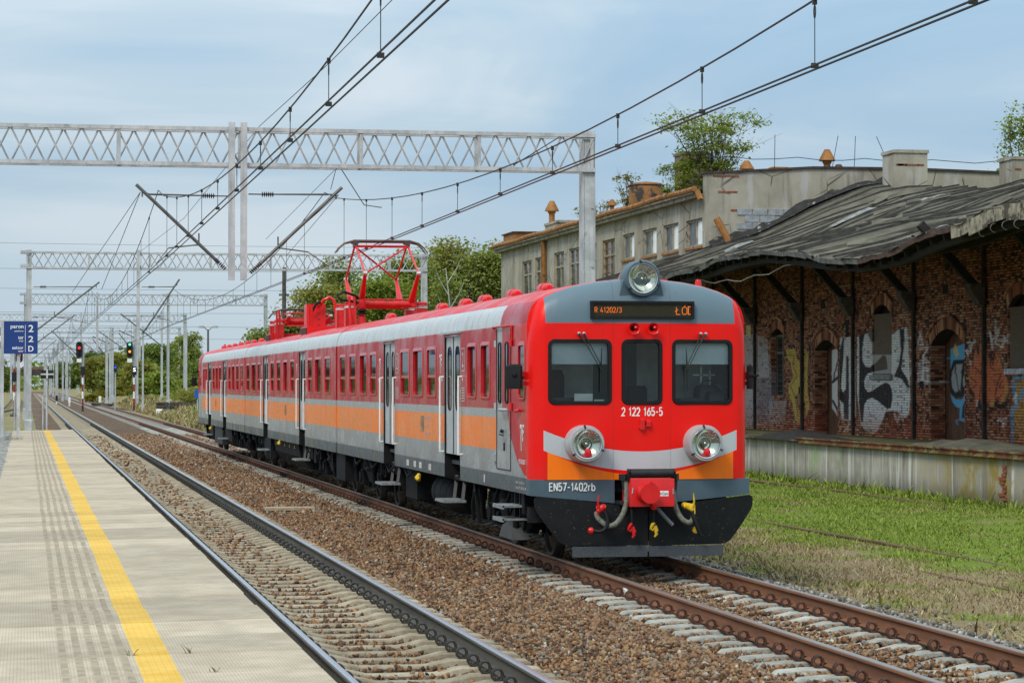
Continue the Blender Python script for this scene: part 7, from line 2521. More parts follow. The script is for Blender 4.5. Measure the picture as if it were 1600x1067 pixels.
chimney('weathered chimney block behind the roof tree', 26.2, 27.2, 101.5, 102.8, 9.6, 11.75, M('sooty_plaster', (0.19, 0.155, 0.12), 0.95, 0, 0.3, 2, 0.4, streak=0.4, col2=(0.11, 0.06, 0.04), c2=0.55), False)
chimney('low stack with a vent above the far gutter', 25.5, 27.2, 123.0, 126.2, 9.6, 10.3, plaster, False)
t = thing('roof_tank', 'rusty black and orange tank behind the roof conifer', 'tank', (25.9, 106.5, 9.7))
mb = MB(); mb.lathe([(0.72, 0), (0.74, 0.1), (0.74, 1.0), (0.66, 1.12), (0.1, 1.2)], (0, 0, 0), (0, 0, 1), 20); mb.build('shell', M('tank_rust', (0.22, 0.10, 0.03), 0.8, 0, 0.3, 2, col2=(0.035, 0.03, 0.028), c2=0.5), t, smooth=40)
mb = MB(); mb.lathe([(0.76, 1.0), (0.78, 1.03), (0.76, 1.06)], (0, 0, 0), (0, 0, 1), 20); mb.build('rim', rust_dark, t)
t = thing('roof_box', 'rusty orange box on the flat roof between tree and vents', 'roof box', (28.9, 97.0, 10.15))
mb = MB(); mb.bbox(-0.34, 0.34, -0.3, 0.3, 0, 0.62, 0.03); mb.build('shell', gutter_m, t)
mb = MB(); mb.lathe([(0.14, 0), (0.14, 0.2)], (-0.22, -0.3, 0.25), (0, -1, 0), 12); mb.build('pipe_end', rust_dark, t)
t = thing('roof_hatch', 'rusty sheet hatch at the far end of the gutter', 'roof hatch', (25.9, 135.5, 9.7))
mb = MB(); mb.box(-0.5, 1.2, -1.6, 1.6, 0, 0.62); mb.build('shell', gutter_m, t)
mb = MB(); mb.box(-0.6, 1.3, -1.7, 1.7, 0.62, 0.68); mb.build('lid', rust_dark, t)
# lightning conductor wires on the roof edge
mb = MB()
P = [(25.6 + i * 0.9, 95.4, 10.75 + 0.22 - 0.0 * i + 0.06 * math.sin(i * 2)) for i in range(17)]
mb.tube(P, 0.014, 4)
for x, dx in ((30.6, 0.25), (31.5, 0.05), (33.0, -0.6), (28.3, 0.02)):
    mb.tube([(x, 95.5, 10.6), (x + dx, 95.5, 11.9)], 0.013, 4)
o = mb.build('lightning_wire', wire_m)
tag(o, 'thin lightning conductor wire along the gable parapet', 'wire')
# ------------------------------------------------------------------ vegetation
def leaf_mat(name, a, b, c, var=0.3):
    m, g = newmat(name)
    col = g.ramp(g.island(), [(0, a), (0.5, b), (1, c)])
    p = g.pos()
    col = g.mix(g.mul(g.sm(g.noise(p, 0.55, 4), 0.35, 0.65), var), col, tuple(x * 0.62 for x in b))
    d = g.new('ShaderNodeBsdfDiffuse'); g.put(col, d.inputs[0])
    t = g.new('ShaderNodeBsdfTranslucent'); g.put(g.mix(1.0, col, (1.0, 1.05, 0.6), 'MULTIPLY'), t.inputs[0])
    mx = g.new('ShaderNodeMixShader'); mx.inputs[0].default_value = 0.42
    m.node_tree.links.new(d.outputs[0], mx.inputs[1]); m.node_tree.links.new(t.outputs[0], mx.inputs[2])
    o = g.new('ShaderNodeOutputMaterial'); m.node_tree.links.new(mx.outputs[0], o.inputs[0])
    return m
leaf_green = leaf_mat('leaf_green', (0.15, 0.18, 0.05), (0.26, 0.295, 0.08), (0.36, 0.385, 0.13))
leaf_olive = leaf_mat('leaf_olive', (0.17, 0.18, 0.045), (0.285, 0.285, 0.075), (0.40, 0.35, 0.11))
leaf_dark = leaf_mat('leaf_dark', (0.10, 0.14, 0.04), (0.18, 0.235, 0.065), (0.27, 0.315, 0.10))
leaf_yellow = leaf_mat('leaf_yellow', (0.10, 0.11, 0.02), (0.22, 0.19, 0.03), (0.34, 0.26, 0.03))
leaf_light = leaf_mat('leaf_light', (0.15, 0.19, 0.035), (0.255, 0.31, 0.06), (0.36, 0.40, 0.11))
bark = M('bark', (0.06, 0.048, 0.036), 0.95, 0, 0.4, 8, 0.6, 20)
bark_birch = M('birch_bark', (0.42, 0.42, 0.39), 0.85, 0, 0.3, 6)

def leaves(name, pts, size, mat, parent):
    n = len(pts)
    nrm = rng.normal(size=(n, 3)); nrm[:, 2] = np.abs(nrm[:, 2]) + 0.75
    nrm /= np.linalg.norm(nrm, axis=1, keepdims=True)
    a = np.cross(nrm, rng.normal(size=(n, 3))); a /= np.linalg.norm(a, axis=1, keepdims=True)
    b = np.cross(nrm, a)
    s = (size * rng.uniform(0.5, 1.5, n))[:, None]
    V = np.stack([pts - a * s * 0.9, pts + b * s * 0.5 + nrm * s * 0.12, pts + a * s * 0.9, pts - b * s * 0.5 + nrm * s * 0.12], 1)
    F = np.arange(4 * n).reshape(n, 4)
    return raw_mesh(name, V.reshape(-1, 3), F, mat, parent)

def plant(name, label, cat, x, y, z, h, rx, ry=None, n=5000, size=0.2, mat=None, trunk=0.12, nlimb=9, base=0.25, clumps=40, group=None, bk=None, spread=0.8, loose=0.16, shape='round', twig=False):
    ry = ry or rx
    t = thing(name, label, cat, (x, y, z), group)
    mb = MB()
    top = h * 0.86
    tp = [(random.uniform(-1, 1) * 0.05 * h * (i / 6), random.uniform(-1, 1) * 0.04 * h * (i / 6), top * i / 6) for i in range(7)]
    mb.tube(tp, [trunk * (1 - 0.85 * i / 6) + 0.01 for i in range(7)], 7)
    cs = []
    for k in range(clumps):
        u = random.random()
        if shape == 'round':
            zz = base + (1 - base) * (0.06 + 0.90 * u)
            w = math.sin(PI * (0.12 + 0.82 * u)) ** 0.7
        elif shape == 'cone':
            zz = base + (1 - base) * u
            w = (1 - u) * 0.95 + 0.06
        elif shape == 'tall':
            zz = base + (1 - base) * u
            w = math.sin(PI * (0.1 + 0.85 * u)) ** 0.5 * (0.6 + 0.4 * random.random())
        else:
            zz = base + (1 - base) * u ** 0.8
            w = (0.35 + 0.65 * u) * (1 - max(0, u - 0.8) * 2)
        a = random.uniform(0, 2 * PI)
        r = math.sqrt(random.random()) * w
        cs.append((rx * r * math.cos(a), ry * r * math.sin(a), h * zz))
    for k in range(min(nlimb, clumps)):
        c = cs[k]
        z0 = min(c[2] * random.uniform(0.35, 0.75), top * 0.9) if shape != 'fan' else random.uniform(0.0, 0.18) * h
        i = min(5, int(z0 / top * 6)); f = z0 / top * 6 - i
        p0 = Vector(tp[i]).lerp(Vector(tp[i + 1]), f)
        mid = p0.lerp(Vector(c), 0.5) + Vector((random.uniform(-1, 1) * 0.05 * h, random.uniform(-1, 1) * 0.05 * h, (-0.02 if shape == 'fan' else 0.04) * h))
        r0 = trunk * (0.45 if shape != 'fan' else 0.6)
        mb.tube([p0, mid, c], [r0, r0 * 0.55, r0 * 0.15], 5)
        if twig:
            for _ in range(5):
                e = Vector(c) + Vector((random.gauss(0, 1) * rx * 0.22, random.gauss(0, 1) * ry * 0.22, random.uniform(-0.02, 0.14) * h))
                mb.tube([mid.lerp(Vector(c), random.random()), e], [r0 * 0.25, r0 * 0.08], 4)
    mb.build('trunk', bk or bark, t, smooth=60)
    cs = np.array(cs)
    idx = rng.integers(0, len(cs), n)
    sp = np.array([rx, ry, h * 0.32]) * loose
    csz = rng.uniform(0.55, 1.35, len(cs))
    pts = cs[idx] + rng.normal(size=(n, 3)) * sp * csz[idx][:, None]
    over = pts[:, 2] > h * 0.93
    pts[over, 2] = h * (0.93 - 0.25 * rng.random(int(over.sum())) ** 1.5 + 0.07 * rng.random(int(over.sum())))
    pts[:, 2] = np.maximum(pts[:, 2], 0.02)
    leaves('crown', pts, size, mat or leaf_green, t)
    return t

# trees on the roofs
plant('roof_tree', 'spreading leafy tree growing from the flat roof behind the parapet', 'tree', 26.8, 99.0, 9.8, 3.4, 2.6, 1.7, 4600, 0.072, leaf_light, 0.055, 40, 0.22, 60, shape='fan', loose=0.11, twig=True)
plant('roof_conifer', 'feathery green young conifer at the corner of the roof', 'tree', 25.75, 99.5, 9.6, 1.75, 1.05, 0.8, 5200, 0.05, leaf_light, 0.03, 12, 0.02, 34, shape='round', loose=0.13)
plant('roof_shrub', 'yellowing sparse shrub on the roof left of the conifer', 'shrub', 25.9, 110.0, 9.7, 1.9, 0.8, 0.7, 520, 0.07, leaf_yellow, 0.025, 16, 0.15, 22, shape='fan', loose=0.12, twig=True)
plant('roof_shrub', 'thin green shrub on the roof beside the small broken vent', 'shrub', 25.9, 115.5, 9.7, 1.1, 1.0, 0.8, 420, 0.06, leaf_olive, 0.02, 14, 0.1, 18, shape='fan', loose=0.12, twig=True)
plant('roof_shrub', 'feathery shrub behind the far vent stack', 'shrub', 26.9, 121.5, 9.8, 1.2, 1.2, 0.9, 700, 0.06, leaf_green, 0.02, 14, 0.1, 18, shape='fan', loose=0.13, twig=True)
plant('birch_tree', 'slim birch top above the shed ridge at the right edge', 'tree', 43.4, 108, 3.5, 11.4, 1.5, 1.5, 3400, 0.10, leaf_light, 0.10, 20, 0.35, 60, shape='tall', loose=0.11)

# belt of trees behind the train
belt = [
    ('dark pointed tree left of the folded pantograph', 15.3, 150, 6.9, 1.4, leaf_dark, 'tall', 2600, 0.16, None),
    ('autumn tinged bushy tree behind the folded pantograph', 17.0, 152, 8.9, 2.3, leaf_olive, 'round', 6500, 0.15, None),
    ('tall airy tree just left of the raised pantograph', 19.0, 158, 10.6, 2.3, leaf_green, 'round', 5200, 0.16, None),
    ('rounded willow framed by the raised pantograph', 20.7, 150, 9.3, 2.3, leaf_light, 'round', 8500, 0.15, None),
    ('broad green tree right of the raised pantograph', 24.2, 162, 11.3, 2.6, leaf_green, 'round', 7000, 0.17, None),
    ('birch with a bare white stem before the tree belt', 24.3, 148, 9.3, 1.5, leaf_green, 'tall', 2400, 0.15, bark_birch),
    ('tall birch with wispy top behind the bare stem', 27.0, 165, 12.4, 2.2, leaf_olive, 'tall', 6000, 0.16, bark_birch),
    ('dense green tree next to the far corner of the plastered building', 29.3, 163, 11.8, 2.4, leaf_green, 'round', 8500, 0.17, None),
    ('wispy birch top against the far eave', 31.0, 170, 12.4, 2.0, leaf_olive, 'tall', 4500, 0.17, None),
    ('low bush in front of the tree belt by the roof vents', 22.8, 146, 7.0, 2.6, leaf_dark, 'round', 6500, 0.15, None),
    ('low dark bush left of the plastered building', 26.8, 147, 7.6, 2.4, leaf_dark, 'round', 6500, 0.15, None),
    ('bushy sapling behind the train roof at mid length', 17.6, 175, 7.0, 2.2, leaf_dark, 'round', 4000, 0.17, None),
    ('small green tree beside the rear gantry post', 16.1, 178, 6.6, 1.6, leaf_green, 'round', 3500, 0.17, None)]
for lab, x, y, h, r, mt, shp, n, sz, bk in belt:
    plant('tree', lab, 'tree', x, y, -0.4, h, r, r, int(n * 2.4), sz * 0.82, mt, 0.13, 14, 0.03, 100, 'trees behind the train', bk, shape=shp, loose=0.21)
mb = MB()
for k in range(8):
    z = 3.5 + k * 0.75
    a = 1 if k % 2 else -1
    mb.tube([(24.3 - 0.06 * k, 146.4, z - 0.6), (24.3 - 0.06 * k + a * 0.5, 146.4, z + 0.2), (24.3 - 0.06 * k + a * 0.8, 146.3, z + 0.9)], [0.035, 0.02, 0.01], 5)
mb.tube([(24.45, 146.4, -0.4), (24.3, 146.4, 4), (23.75, 146.4, 9.0)], [0.09, 0.06, 0.02], 6)
o = mb.build('bare_tree', bark_birch, smooth=60)
tag(o, 'leafless white branching stem in front of the green belt', 'tree')

far = [
    ('tall pale green tree beside the tail of the train', 18.0, 285, 7.4, 2.2, leaf_green, 'tall', 3500, 0.22),
    ('dark bush hugging the tail of the train', 19.2, 275, 4.6, 2.6, leaf_dark, 'round', 4200, 0.22),
    ('dark round tree behind the small hut', 20.5, 420, 8.2, 4.2, leaf_dark, 'round', 4500, 0.34),
    ('olive tree just right of the S signal', 14.2, 330, 4.8, 2.4, leaf_olive, 'round', 4000, 0.24),
    ('yellow green bush between the S signal and the hut', 15.2, 300, 3.1, 2.4, leaf_light, 'round', 3600, 0.22),
    ('bright bush at the foot of the pole near the train tail', 16.3, 260, 2.2, 1.8, leaf_light, 'round', 2600, 0.18),
    ('tall autumn olive tree left of the S signal', 12.3, 360, 6.1, 2.6, leaf_olive, 'round', 4500, 0.26),
    ('rounded bush behind the blue signal', 11.2, 350, 4.0, 2.3, leaf_green, 'round', 4000, 0.26),
    ('loose olive tree left of the blue signal', 11.3, 420, 6.5, 2.6, leaf_olive, 'round', 4000, 0.30),
    ('dark tree far along the verge', 13.5, 520, 8.2, 4.5, leaf_dark, 'round', 3500, 0.42),
    ('yellow flowering bush on the verge', 9.3, 365, 1.4, 1.7, leaf_yellow, 'round', 2000, 0.14),
    ('low yellow flowers along the verge beyond the signals', 11.4, 345, 1.0, 1.8, leaf_yellow, 'round', 1800, 0.13),
    ('grey green scrub by the foot of the gantry post', 15.2, 235, 1.4, 2.2, leaf_olive, 'round', 2600, 0.13),
    ('low scrub close behind the train tail', 13.6, 205, 1.2, 2.0, leaf_olive, 'round', 2400, 0.12),
    ('green bush behind the hut', 17.5, 380, 4.4, 3.0, leaf_green, 'round', 3600, 0.28),
    ('dark tree left of the tracks near the bridge', -9.0, 700, 9.5, 7.0, leaf_dark, 'round', 3500, 0.55),
    ('dark tree right of the bridge opening', 12.0, 800, 8.5, 5.0, leaf_dark, 'round', 3000, 0.6),
    ('bushy mid green tree beyond the hut', 25.5, 440, 9.0, 3.6, leaf_green, 'round', 4000, 0.34)]
for lab, x, y, h, r, mt, shp, n, sz in far:
    plant('bush' if h < 4 else 'tree', lab, 'bush' if h < 4 else 'tree', x, y, gz(x, y), h, r, r, int(n * 1.5), sz * 0.85, mt, 0.1 if h > 4 else 0.05, 10, 0.06, 46, 'bushes and trees along the far verge', shape=shp, loose=0.18)
# far wood as one mass on the horizon
n = 26000
X = rng.uniform(-220, 330, n); Y = rng.uniform(930, 1300, n)
Zt = 7 + 5 * np.sin(X * 0.05) + 3 * np.sin(X * 0.17 + 1) + 2 * np.sin(X * 0.4)
pts = np.stack([X, Y, rng.uniform(0, 1, n) * np.maximum(4, Zt)], 1)
keep = (np.abs(X - 9) > 8) | (Y > 1150)
o = leaves('far_wood', pts[keep], 1.5, leaf_dark, None)
o['kind'] = 'stuff'

# ------------------------------------------------------------------ overhead line structures
def lattice(mb_add, x0, x1, y, z0, z1, period, w):
    pass
brace_cache = {}
def gantry(label, Y, x0, x1, z0, z1, posts, fine=True, mat=galv, drops=(), dep=0.55, pw=0.34, chord=0.10, per=0.92, group='overhead line gantries'):
    t = thing('overhead_gantry', label, 'gantry', (x1, Y, -0.4), group)
    for yy in (Y - dep / 2, Y + dep / 2):
        for zz in (z0 + chord / 2, z1 - chord / 2):
            mb = MB(); mb.box(x0, x1, yy - chord / 2, yy + chord / 2, zz - chord / 2, zz + chord / 2)
            mb.build('chord', mat, t, world=True)
    nb = int(round((x1 - x0) / (per / 2)))
    hx = (x1 - x0) / nb
    hh = (z1 - z0) - chord
    far = MB()
    br = {}
    for yy, ph in ((Y - dep / 2, 0), (Y + dep / 2, 1)):
        for k in range(nb):
            s_ = 1 if (k + ph) % 2 else -1
            xc = x0 + hx * (k + 0.5)
            if fine:
                if s_ not in br:
                    q = MB(); q.bar((-hx / 2, 0, -s_ * hh / 2), (hx / 2, 0, s_ * hh / 2), 0.012, 0.05, up=(0, 1, 0)); q.bar((-hx / 2, 0.022, -s_ * hh / 2), (hx / 2, 0.022, s_ * hh / 2), 0.05, 0.012, up=(0, 1, 0))
                    o = q.build('brace', mat, t); br[s_] = o
                else:
                    o = dup(br[s_])
                o.location = (xc - t.location.x, yy - Y, (z0 + z1) / 2 - t.location.z)
            else:
                far.bar((xc - hx / 2, yy, (z0 + z1) / 2 - s_ * hh / 2), (xc + hx / 2, yy, (z0 + z1) / 2 + s_ * hh / 2), 0.045, 0.045)
    if far.v:
        far.build('bracing', mat, t, kind='stuff', world=True)
    # uprights and cross ties inside the beam
    for k in range(int((x1 - x0) / 3.2) + 1):
        xx = min(x1 - 0.1, x0 + 0.1 + k * 3.2)
        mb = MB()
        for yy in (Y - dep / 2, Y + dep / 2):
            mb.bar((xx, yy, z0), (xx, yy, z1), 0.09, 0.05)
        mb.bar((xx, Y - dep / 2, z0 + 0.05), (xx, Y + dep / 2, z0 + 0.05), 0.06, 0.05)
        mb.bar((xx, Y - dep / 2, z1 - 0.05), (xx, Y + dep / 2, z1 - 0.05), 0.06, 0.05)
        mb.build('upright', mat, t, world=True)
    pw0 = pw
    for xp, zb in posts:
        mb = MB()
        pw = pw0 if abs(xp - x0) < 0.6 or abs(xp - x1) < 0.6 else pw0 * 0.72
        f = 0.022
        d2 = 0.26
        # wide-flange column: two flanges and a web
        mb.box(xp - pw / 2, xp - pw / 2 + f, Y - d2, Y + d2, zb, z1 + 0.08)
        mb.box(xp + pw / 2 - f, xp + pw / 2, Y - d2, Y + d2, zb, z1 + 0.08)
        mb.box(xp - pw / 2 + f, xp + pw / 2 - f, Y - d2 + 0.03, Y - d2 + 0.05, zb, z1 + 0.08)
        mb.box(xp - pw / 2 + f, xp + pw / 2 - f, Y + d2 - 0.05, Y + d2 - 0.03, zb, z1 + 0.08)
        for zz in np.arange(zb + 1.2, z0 - 0.5, 1.6):
            mb.lathe([(0.03, 0), (0.03, 0.035)], (xp + pw * 0.25, Y - d2 + 0.03, zz), (0, -1, 0), 8)
        mb.build('post', mat, t, world=True)
        mb = MB(); mb.bbox(xp - pw * 0.75, xp + pw * 0.75, Y - 0.4, Y + 0.4, zb - 0.2, zb + 0.75, 0.04); mb.build('post_base', mat, t, world=True)
        mb = MB()
        for zz in (z0 + 0.02, z1 - 0.16):
            mb = MB(); mb.box(xp - 0.45, xp + 0.02, Y - d2 - 0.03, Y - d2 - 0.004, zz, zz + 0.2)
            for q in (-0.38, -0.25, -0.1):
                mb.lathe([(0.028, 0), (0.028, 0.03)], (xp + q, Y - d2 - 0.03, zz + 0.1), (0, -1, 0), 8)
            mb.build('gusset', mat, t, world=True)
    for xd, zb in drops:
        mb = MB()
        mb.box(xd - 0.085, xd + 0.085, Y - 0.40, Y - 0.38, zb, z1 + 0.12); mb.box(xd - 0.012, xd + 0.012, Y - 0.38, Y - 0.31, zb, z1 + 0.1); mb.box(xd - 0.085, xd + 0.085, Y - 0.31, Y - 0.29, zb, z1 + 0.12)
        mb.build('drop_post', mat, t, world=True)
    return t

def cantilever(label, Y, base, tip, stay_z, stay_x0, wirex, wz=5.45):
    t = thing('cantilever', label, 'cantilever arm', (base[0], Y - 0.2, base[1]), 'catenary cantilevers')
    y = Y - 0.2
    b = Vector((base[0], y, base[1])); e = Vector((tip[0], y, tip[1]))
    ins = b.lerp(e, 0.10)
    s_ = 1 if tip[0] > base[0] else -1
    mb = MB(); mb.tube([ins, e + (e - b).normalized() * 0.15], 0.045, 8); mb.build('bracket_tube', dark_tube, t, smooth=40, world=True)
    mb = MB()
    d = (e - b).normalized()
    for k in range(7):
        c = b + d * (0.08 + k * 0.055)
        mb.lathe([(0.03, 0), (0.075, 0.02), (0.03, 0.04)], c, d, 10)
    mb.build('insulator', insul, t, smooth=40, world=True)
    z = stay_z
    mb = MB(); mb.tube([(base[0], y, z), (base[0] + s_ * 0.3, y, z), (tip[0] - s_ * 0.25, y, z + 0.02)], [0.02, 0.02, 0.03], 6)
    mb.tube([(tip[0] - s_ * 0.25, y, z + 0.02), (tip[0] - s_ * 0.05, y, tip[1] - 0.08)], 0.02, 6)
    mb.build('top_stay', dark_tube, t, world=True)
    mb = MB()
    for k in range(6):
        c = Vector((base[0] + s_ * (0.35 + k * 0.055), y, z))
        mb.lathe([(0.03, 0), (0.085, 0.02), (0.03, 0.04)], c, (s_, 0, 0), 10)
    mb.build('insulator', insul, t, smooth=40, world=True)
    # registration and steady arm
    mid = b.lerp(e, 0.33)
    mb = MB()
    mb.tube([(mid.x, y, mid.z), (mid.x, y, mid.z + 0.28)], 0.02, 6)
    mb.tube([(mid.x, y, mid.z - 0.02), (mid.x + s_ * 0.8, y, mid.z - 0.12)], 0.02, 6)
    mb.tube([(mid.x + s_ * 0.8, y, mid.z - 0.12), (wirex, y, wz + 0.02)], 0.014, 6)
    mb.build('steady_arm', dark_tube, t, world=True)
    mb = MB()
    mb.tube([(tip[0] - s_ * 0.05, y, tip[1] - 0.05), (tip[0] - s_ * 0.05, y, tip[1] - 0.22)], 0.02, 6)
    mb.build('messenger_clamp', dark_tube, t, world=True)
    return t

G1, G2, G3, G4, G5 = 68.6, 138.0, 200.0, 258.0, 322.0
gantry('nearest overhead gantry spanning both tracks, its right post behind the train', G1, -10.5, 15.2, 8.06, 9.10, [(15.03, -0.5)], True, galv, [(5.345, 5.05), (5.665, 5.05)])
gantry('second overhead gantry, its left post at the end of the platform', G2, 0.0, 21.35, 8.38, 9.28, [(0.18, -0.3), (21.2, -0.5)], True, galv, [(5.86, 4.55)], 0.5, 0.28, 0.09)
gantry('third overhead gantry, right post beside the tail of the red train', G3, -0.1, 18.4, 8.35, 9.2, [(0.02, -0.3), (10.8, 0.3), (18.3, 0.5)], False, galv_far, [(5.4, 4.9)], 0.5, 0.26, 0.09)
gantry('fourth overhead gantry with its right post on the grass verge', G4, -8.0, 15.8, 8.45, 9.2, [(10.9, 0.3), (15.6, 0.6), (-7.8, -0.4)], False, galv_far, [(5.4, 5.0)], 0.5, 0.30, 0.09, 1.0)
gantry('fifth overhead gantry farther down the line', G5, -9.0, 19.0, 8.5, 9.3, [(18.8, 0.6), (-8.8, -0.4), (10.6, 0.2)], False, galv_far, [], 0.5, 0.34, 0.10, 1.1)
for k, (Yk, xa, xb) in enumerate(((390, -10, 17), (455, -10, 14), (520, -12, 15), (600, -12, 12), (700, -12, 12))):
    gantry(('sixth', 'seventh', 'eighth', 'ninth', 'tenth')[k] + ' gantry in the far tangle of overhead line', Yk, xa, xb, 8.4, 9.3, [(xb - 0.2, -0.4), (xa + 0.2, -0.4), (5.5, -0.4)], False, galv_far, [], 0.5, 0.36, 0.11, 1.3)

XW1, XW2 = 3.38, 7.70
cantilever('left arm of the nearest gantry, over the platform track', G1, (5.25, 5.30), (2.96, 7.45), 7.28, 0, XW1)
cantilever('right arm of the nearest gantry, over the train', G1, (5.80, 5.20), (8.18, 7.45), 7.34, 0, XW2 + 0.2)
cantilever('arm on the platform end post, over the near track', G2, (0.40, 5.0), (3.72, 7.60), 7.42, 0, XW1)
cantilever('arm on the middle post of the second gantry', G2, (6.05, 4.9), (7.95, 7.75), 7.45, 0, XW2)
cantilever('arm on the left post of the third gantry', G3, (0.25, 5.0), (3.6, 7.5), 7.4, 0, XW1)
cantilever('arm on the middle post of the third gantry', G3, (10.6, 5.0), (7.3, 7.6), 7.5, 0, XW2)
cantilever('left arm of the fourth gantry', G4, (5.2, 5.0), (2.6, 7.5), 7.4, 0, XW1)
cantilever('right arm of the fourth gantry', G4, (10.7, 5.0), (7.0, 7.6), 7.5, 0, XW2)
cantilever('arm of the fifth gantry over the rusty track', G5, (10.4, 4.8), (6.8, 7.6), 7.4, 0, XW2)
cantilever('arm of the fifth gantry over the near track', G5, (0.2, 4.8), (3.6, 7.6), 7.4, 0, XW1)

SUP = [7.0, G1, G2, G3, G4, G5, 390, 455, 520, 600, 700]
def overhead(label, xc, stag, rw):
    t = thing('overhead_line', label, 'overhead wire', (xc, 7, 5.45))
    def wx(y):
        return xc + float(np.interp(y, SUP, [stag * (1 if i % 2 else -1) for i in range(len(SUP))]))
    for dx in (-0.055, 0.055):
        mb = MB(); mb.tube([(wx(y) + dx, y, 5.46) for y in SUP], rw, 5); mb.build('contact_wire', wire_m, t, world=True)
    pts = []
    for a, b in zip(SUP[:-1], SUP[1:]):
        n = 24 if a < 150 else 8
        for k in range(n):
            y = a + (b - a) * k / n
            u = 2 * k / n - 1
            pts.append((wx(y), y, 5.86 + 1.48 * u * u * ((b - a) / 62) ** 0.5))
    mb = MB(); mb.tube(pts, rw, 5); mb.build('messenger_wire', wire_m, t, world=True)
    P = np.array(pts)
    dro = None
    for a, b in zip(SUP[:6], SUP[1:7]):
        nd = 14
        for k in range(1, nd):
            y = a + (b - a) * (k + 0.0) / nd
            if y < 14:
                continue
            z1 = float(np.interp(y, P[:, 1], P[:, 2]))
            mb = MB()
            x = wx(y)
            mb.tube([(x, y, 5.47), (x, y, z1)], 0.0045 + 0.00002 * y, 4)
            if y < 75:
                mb.box(x - 0.02, x + 0.02, y - 0.02, y + 0.02, z1 - 0.05, z1 + 0.015)
                mb.box(x - 0.035, x + 0.035, y - 0.02, y + 0.02, 5.45, 5.50)
                mb.tube([(x, y + 0.035 * math.sin(q), z1 - 0.12 + 0.07 * math.cos(q)) for q in np.linspace(0, 2 * PI, 9)], 0.005, 4)
            mb.build('dropper', wire_m, t, world=True)
    return t
overhead('overhead wires above the empty platform track', XW1, 0.06, 0.0115)
overhead('overhead wires the raised pantograph touches', XW2 + 0.05, 0.10, 0.0115)
mb = MB()
mb.tube([(6.75, 36, 9.45), (6.4, 55, 9.2), (6.12, G1, 9.18)], 0.009, 5)
mb.tube([(6.12, G1, 9.18), (6.0, 100, 8.7), (5.95, G2, 9.3)], 0.009, 5)
o = mb.build('earth_wire', wire_m); tag(o, 'single slack earth wire landing on top of the nearest gantry', 'wire')
mb = MB()
for a, b, c, d in ((2.96, 7.35, 2.6, 5.6), (2.96, 7.35, 1.6, 5.5), (8.18, 7.35, 7.7, 6.2), (8.18, 8.1, 8.3, 7.4), (8.2, 7.35, 9.0, 6.8)):
    mb.tube([(a, G1 - 0.2, b), (c, G1 + 22, d)], 0.010, 4)
mb.tube([(8.15, G1, 8.05), (8.0, G1 - 0.1, 7.5)], 0.012, 4); mb.tube([(8.3, G1, 8.05), (8.9, G1 - 0.1, 7.1), (9.4, G1 + 0.1, 7.05)], 0.012, 4)
mb.tube([(12.9, G1 - 0.4, 8.2), (13.4, G1 - 0.4, 8.5), (14.2, G1 - 0.4, 9.0)], 0.014, 4)
o = mb.build('stay_wires', wire_m); tag(o, 'thin stay wires hanging from the arms of the nearest gantry', 'wire')
# power lines crossing far away
for k, (z, s_) in enumerate(((26.5, 1.0), (20.5, 0.9), (17.2, -0.6), (31.5, 0.7), (14.0, -0.4), (38.0, 1.2))):
    mb = MB()
    mb.tube([(-160 + i * 25, 640 + i * 4, z + s_ * 0.12 * (i - 7) + 0.012 * (i - 8) ** 2 * 3) for i in range(17)], 0.05, 4)
    o = mb.build('power_line', M('power_cable', (0.22, 0.24, 0.27), 0.7))
    tag(o, ('third', 'fourth', 'fifth', 'second', 'lowest', 'topmost')[k] + (' from the top' if k < 4 and k != 3 else '') + (' from the top' if k == 3 else '') + ' of the thin high voltage cables across the sky', 'power line', 'high voltage cables across the sky')

# tall thin posts in the distance
far_posts = [(12.9, 310, 8.3, 0.30), (10.3, 232, 7.5, 0.17), (13.9, 228, 6.5, 0.17), (9.6, 300, 8.4, 0.28), (9.2, 300, 8.3, 0.28), (12.9, 250, 8.6, 0.20), (7.6, 350, 8, 0.3), (6.6, 420, 8, 0.32), (5.6, 480, 9, 0.35), (8.7, 520, 9, 0.35), (-3.6, 380, 8.5, 0.3), (-5.4, 300, 8.5, 0.28), (-2.5, 470, 9, 0.34), (-6.5, 560, 9, 0.38), (4.9, 640, 9, 0.4), (9.8, 640, 9, 0.4), (7.2, 740, 9, 0.4), (3.9, 540, 9, 0.3), (11.2, 560, 9, 0.35)]
MAST = {0: 'tall mast right behind the S signal', 1: 'thin mast a little right of the S signal', 2: 'thin mast nearest the tail of the train', 3: 'right one of the paired masts left of the S signal', 4: 'left one of the paired masts left of the S signal', 5: 'mast standing in front of the hut', 6: 'mast next left of the blue signal', 7: 'mast right behind the red and white mast with the red light', 11: 'mast close behind the platform sign'}
for k, (x, y, h, w) in enumerate(far_posts):
    t = thing('catenary_mast', MAST.get(k, 'slender grey mast among the far overhead line posts'), 'mast', (x, y, gz(x, y)), 'far overhead line masts')
    mb = MB(); mb.box(-w / 2, w / 2, -w / 2, w / 2, 0, h); mb.build('shaft', galv_far, t)
    mb = MB(); mb.box(-w * 0.8, w * 0.8, -w * 0.8, w * 0.8, -0.1, 0.6); mb.build('base', galv_far, t)
    if k % 3 == 0:
        mb = MB(); mb.tube([(0, 0, h - 1.2), (2.0 * (-1 if x > 6 else 1), 0, h - 0.3)], 0.06, 5); mb.tube([(0, 0, h - 3.2), (2.0 * (-1 if x > 6 else 1), 0, h - 0.6)], 0.06, 5); mb.build('arm', dark_tube, t)

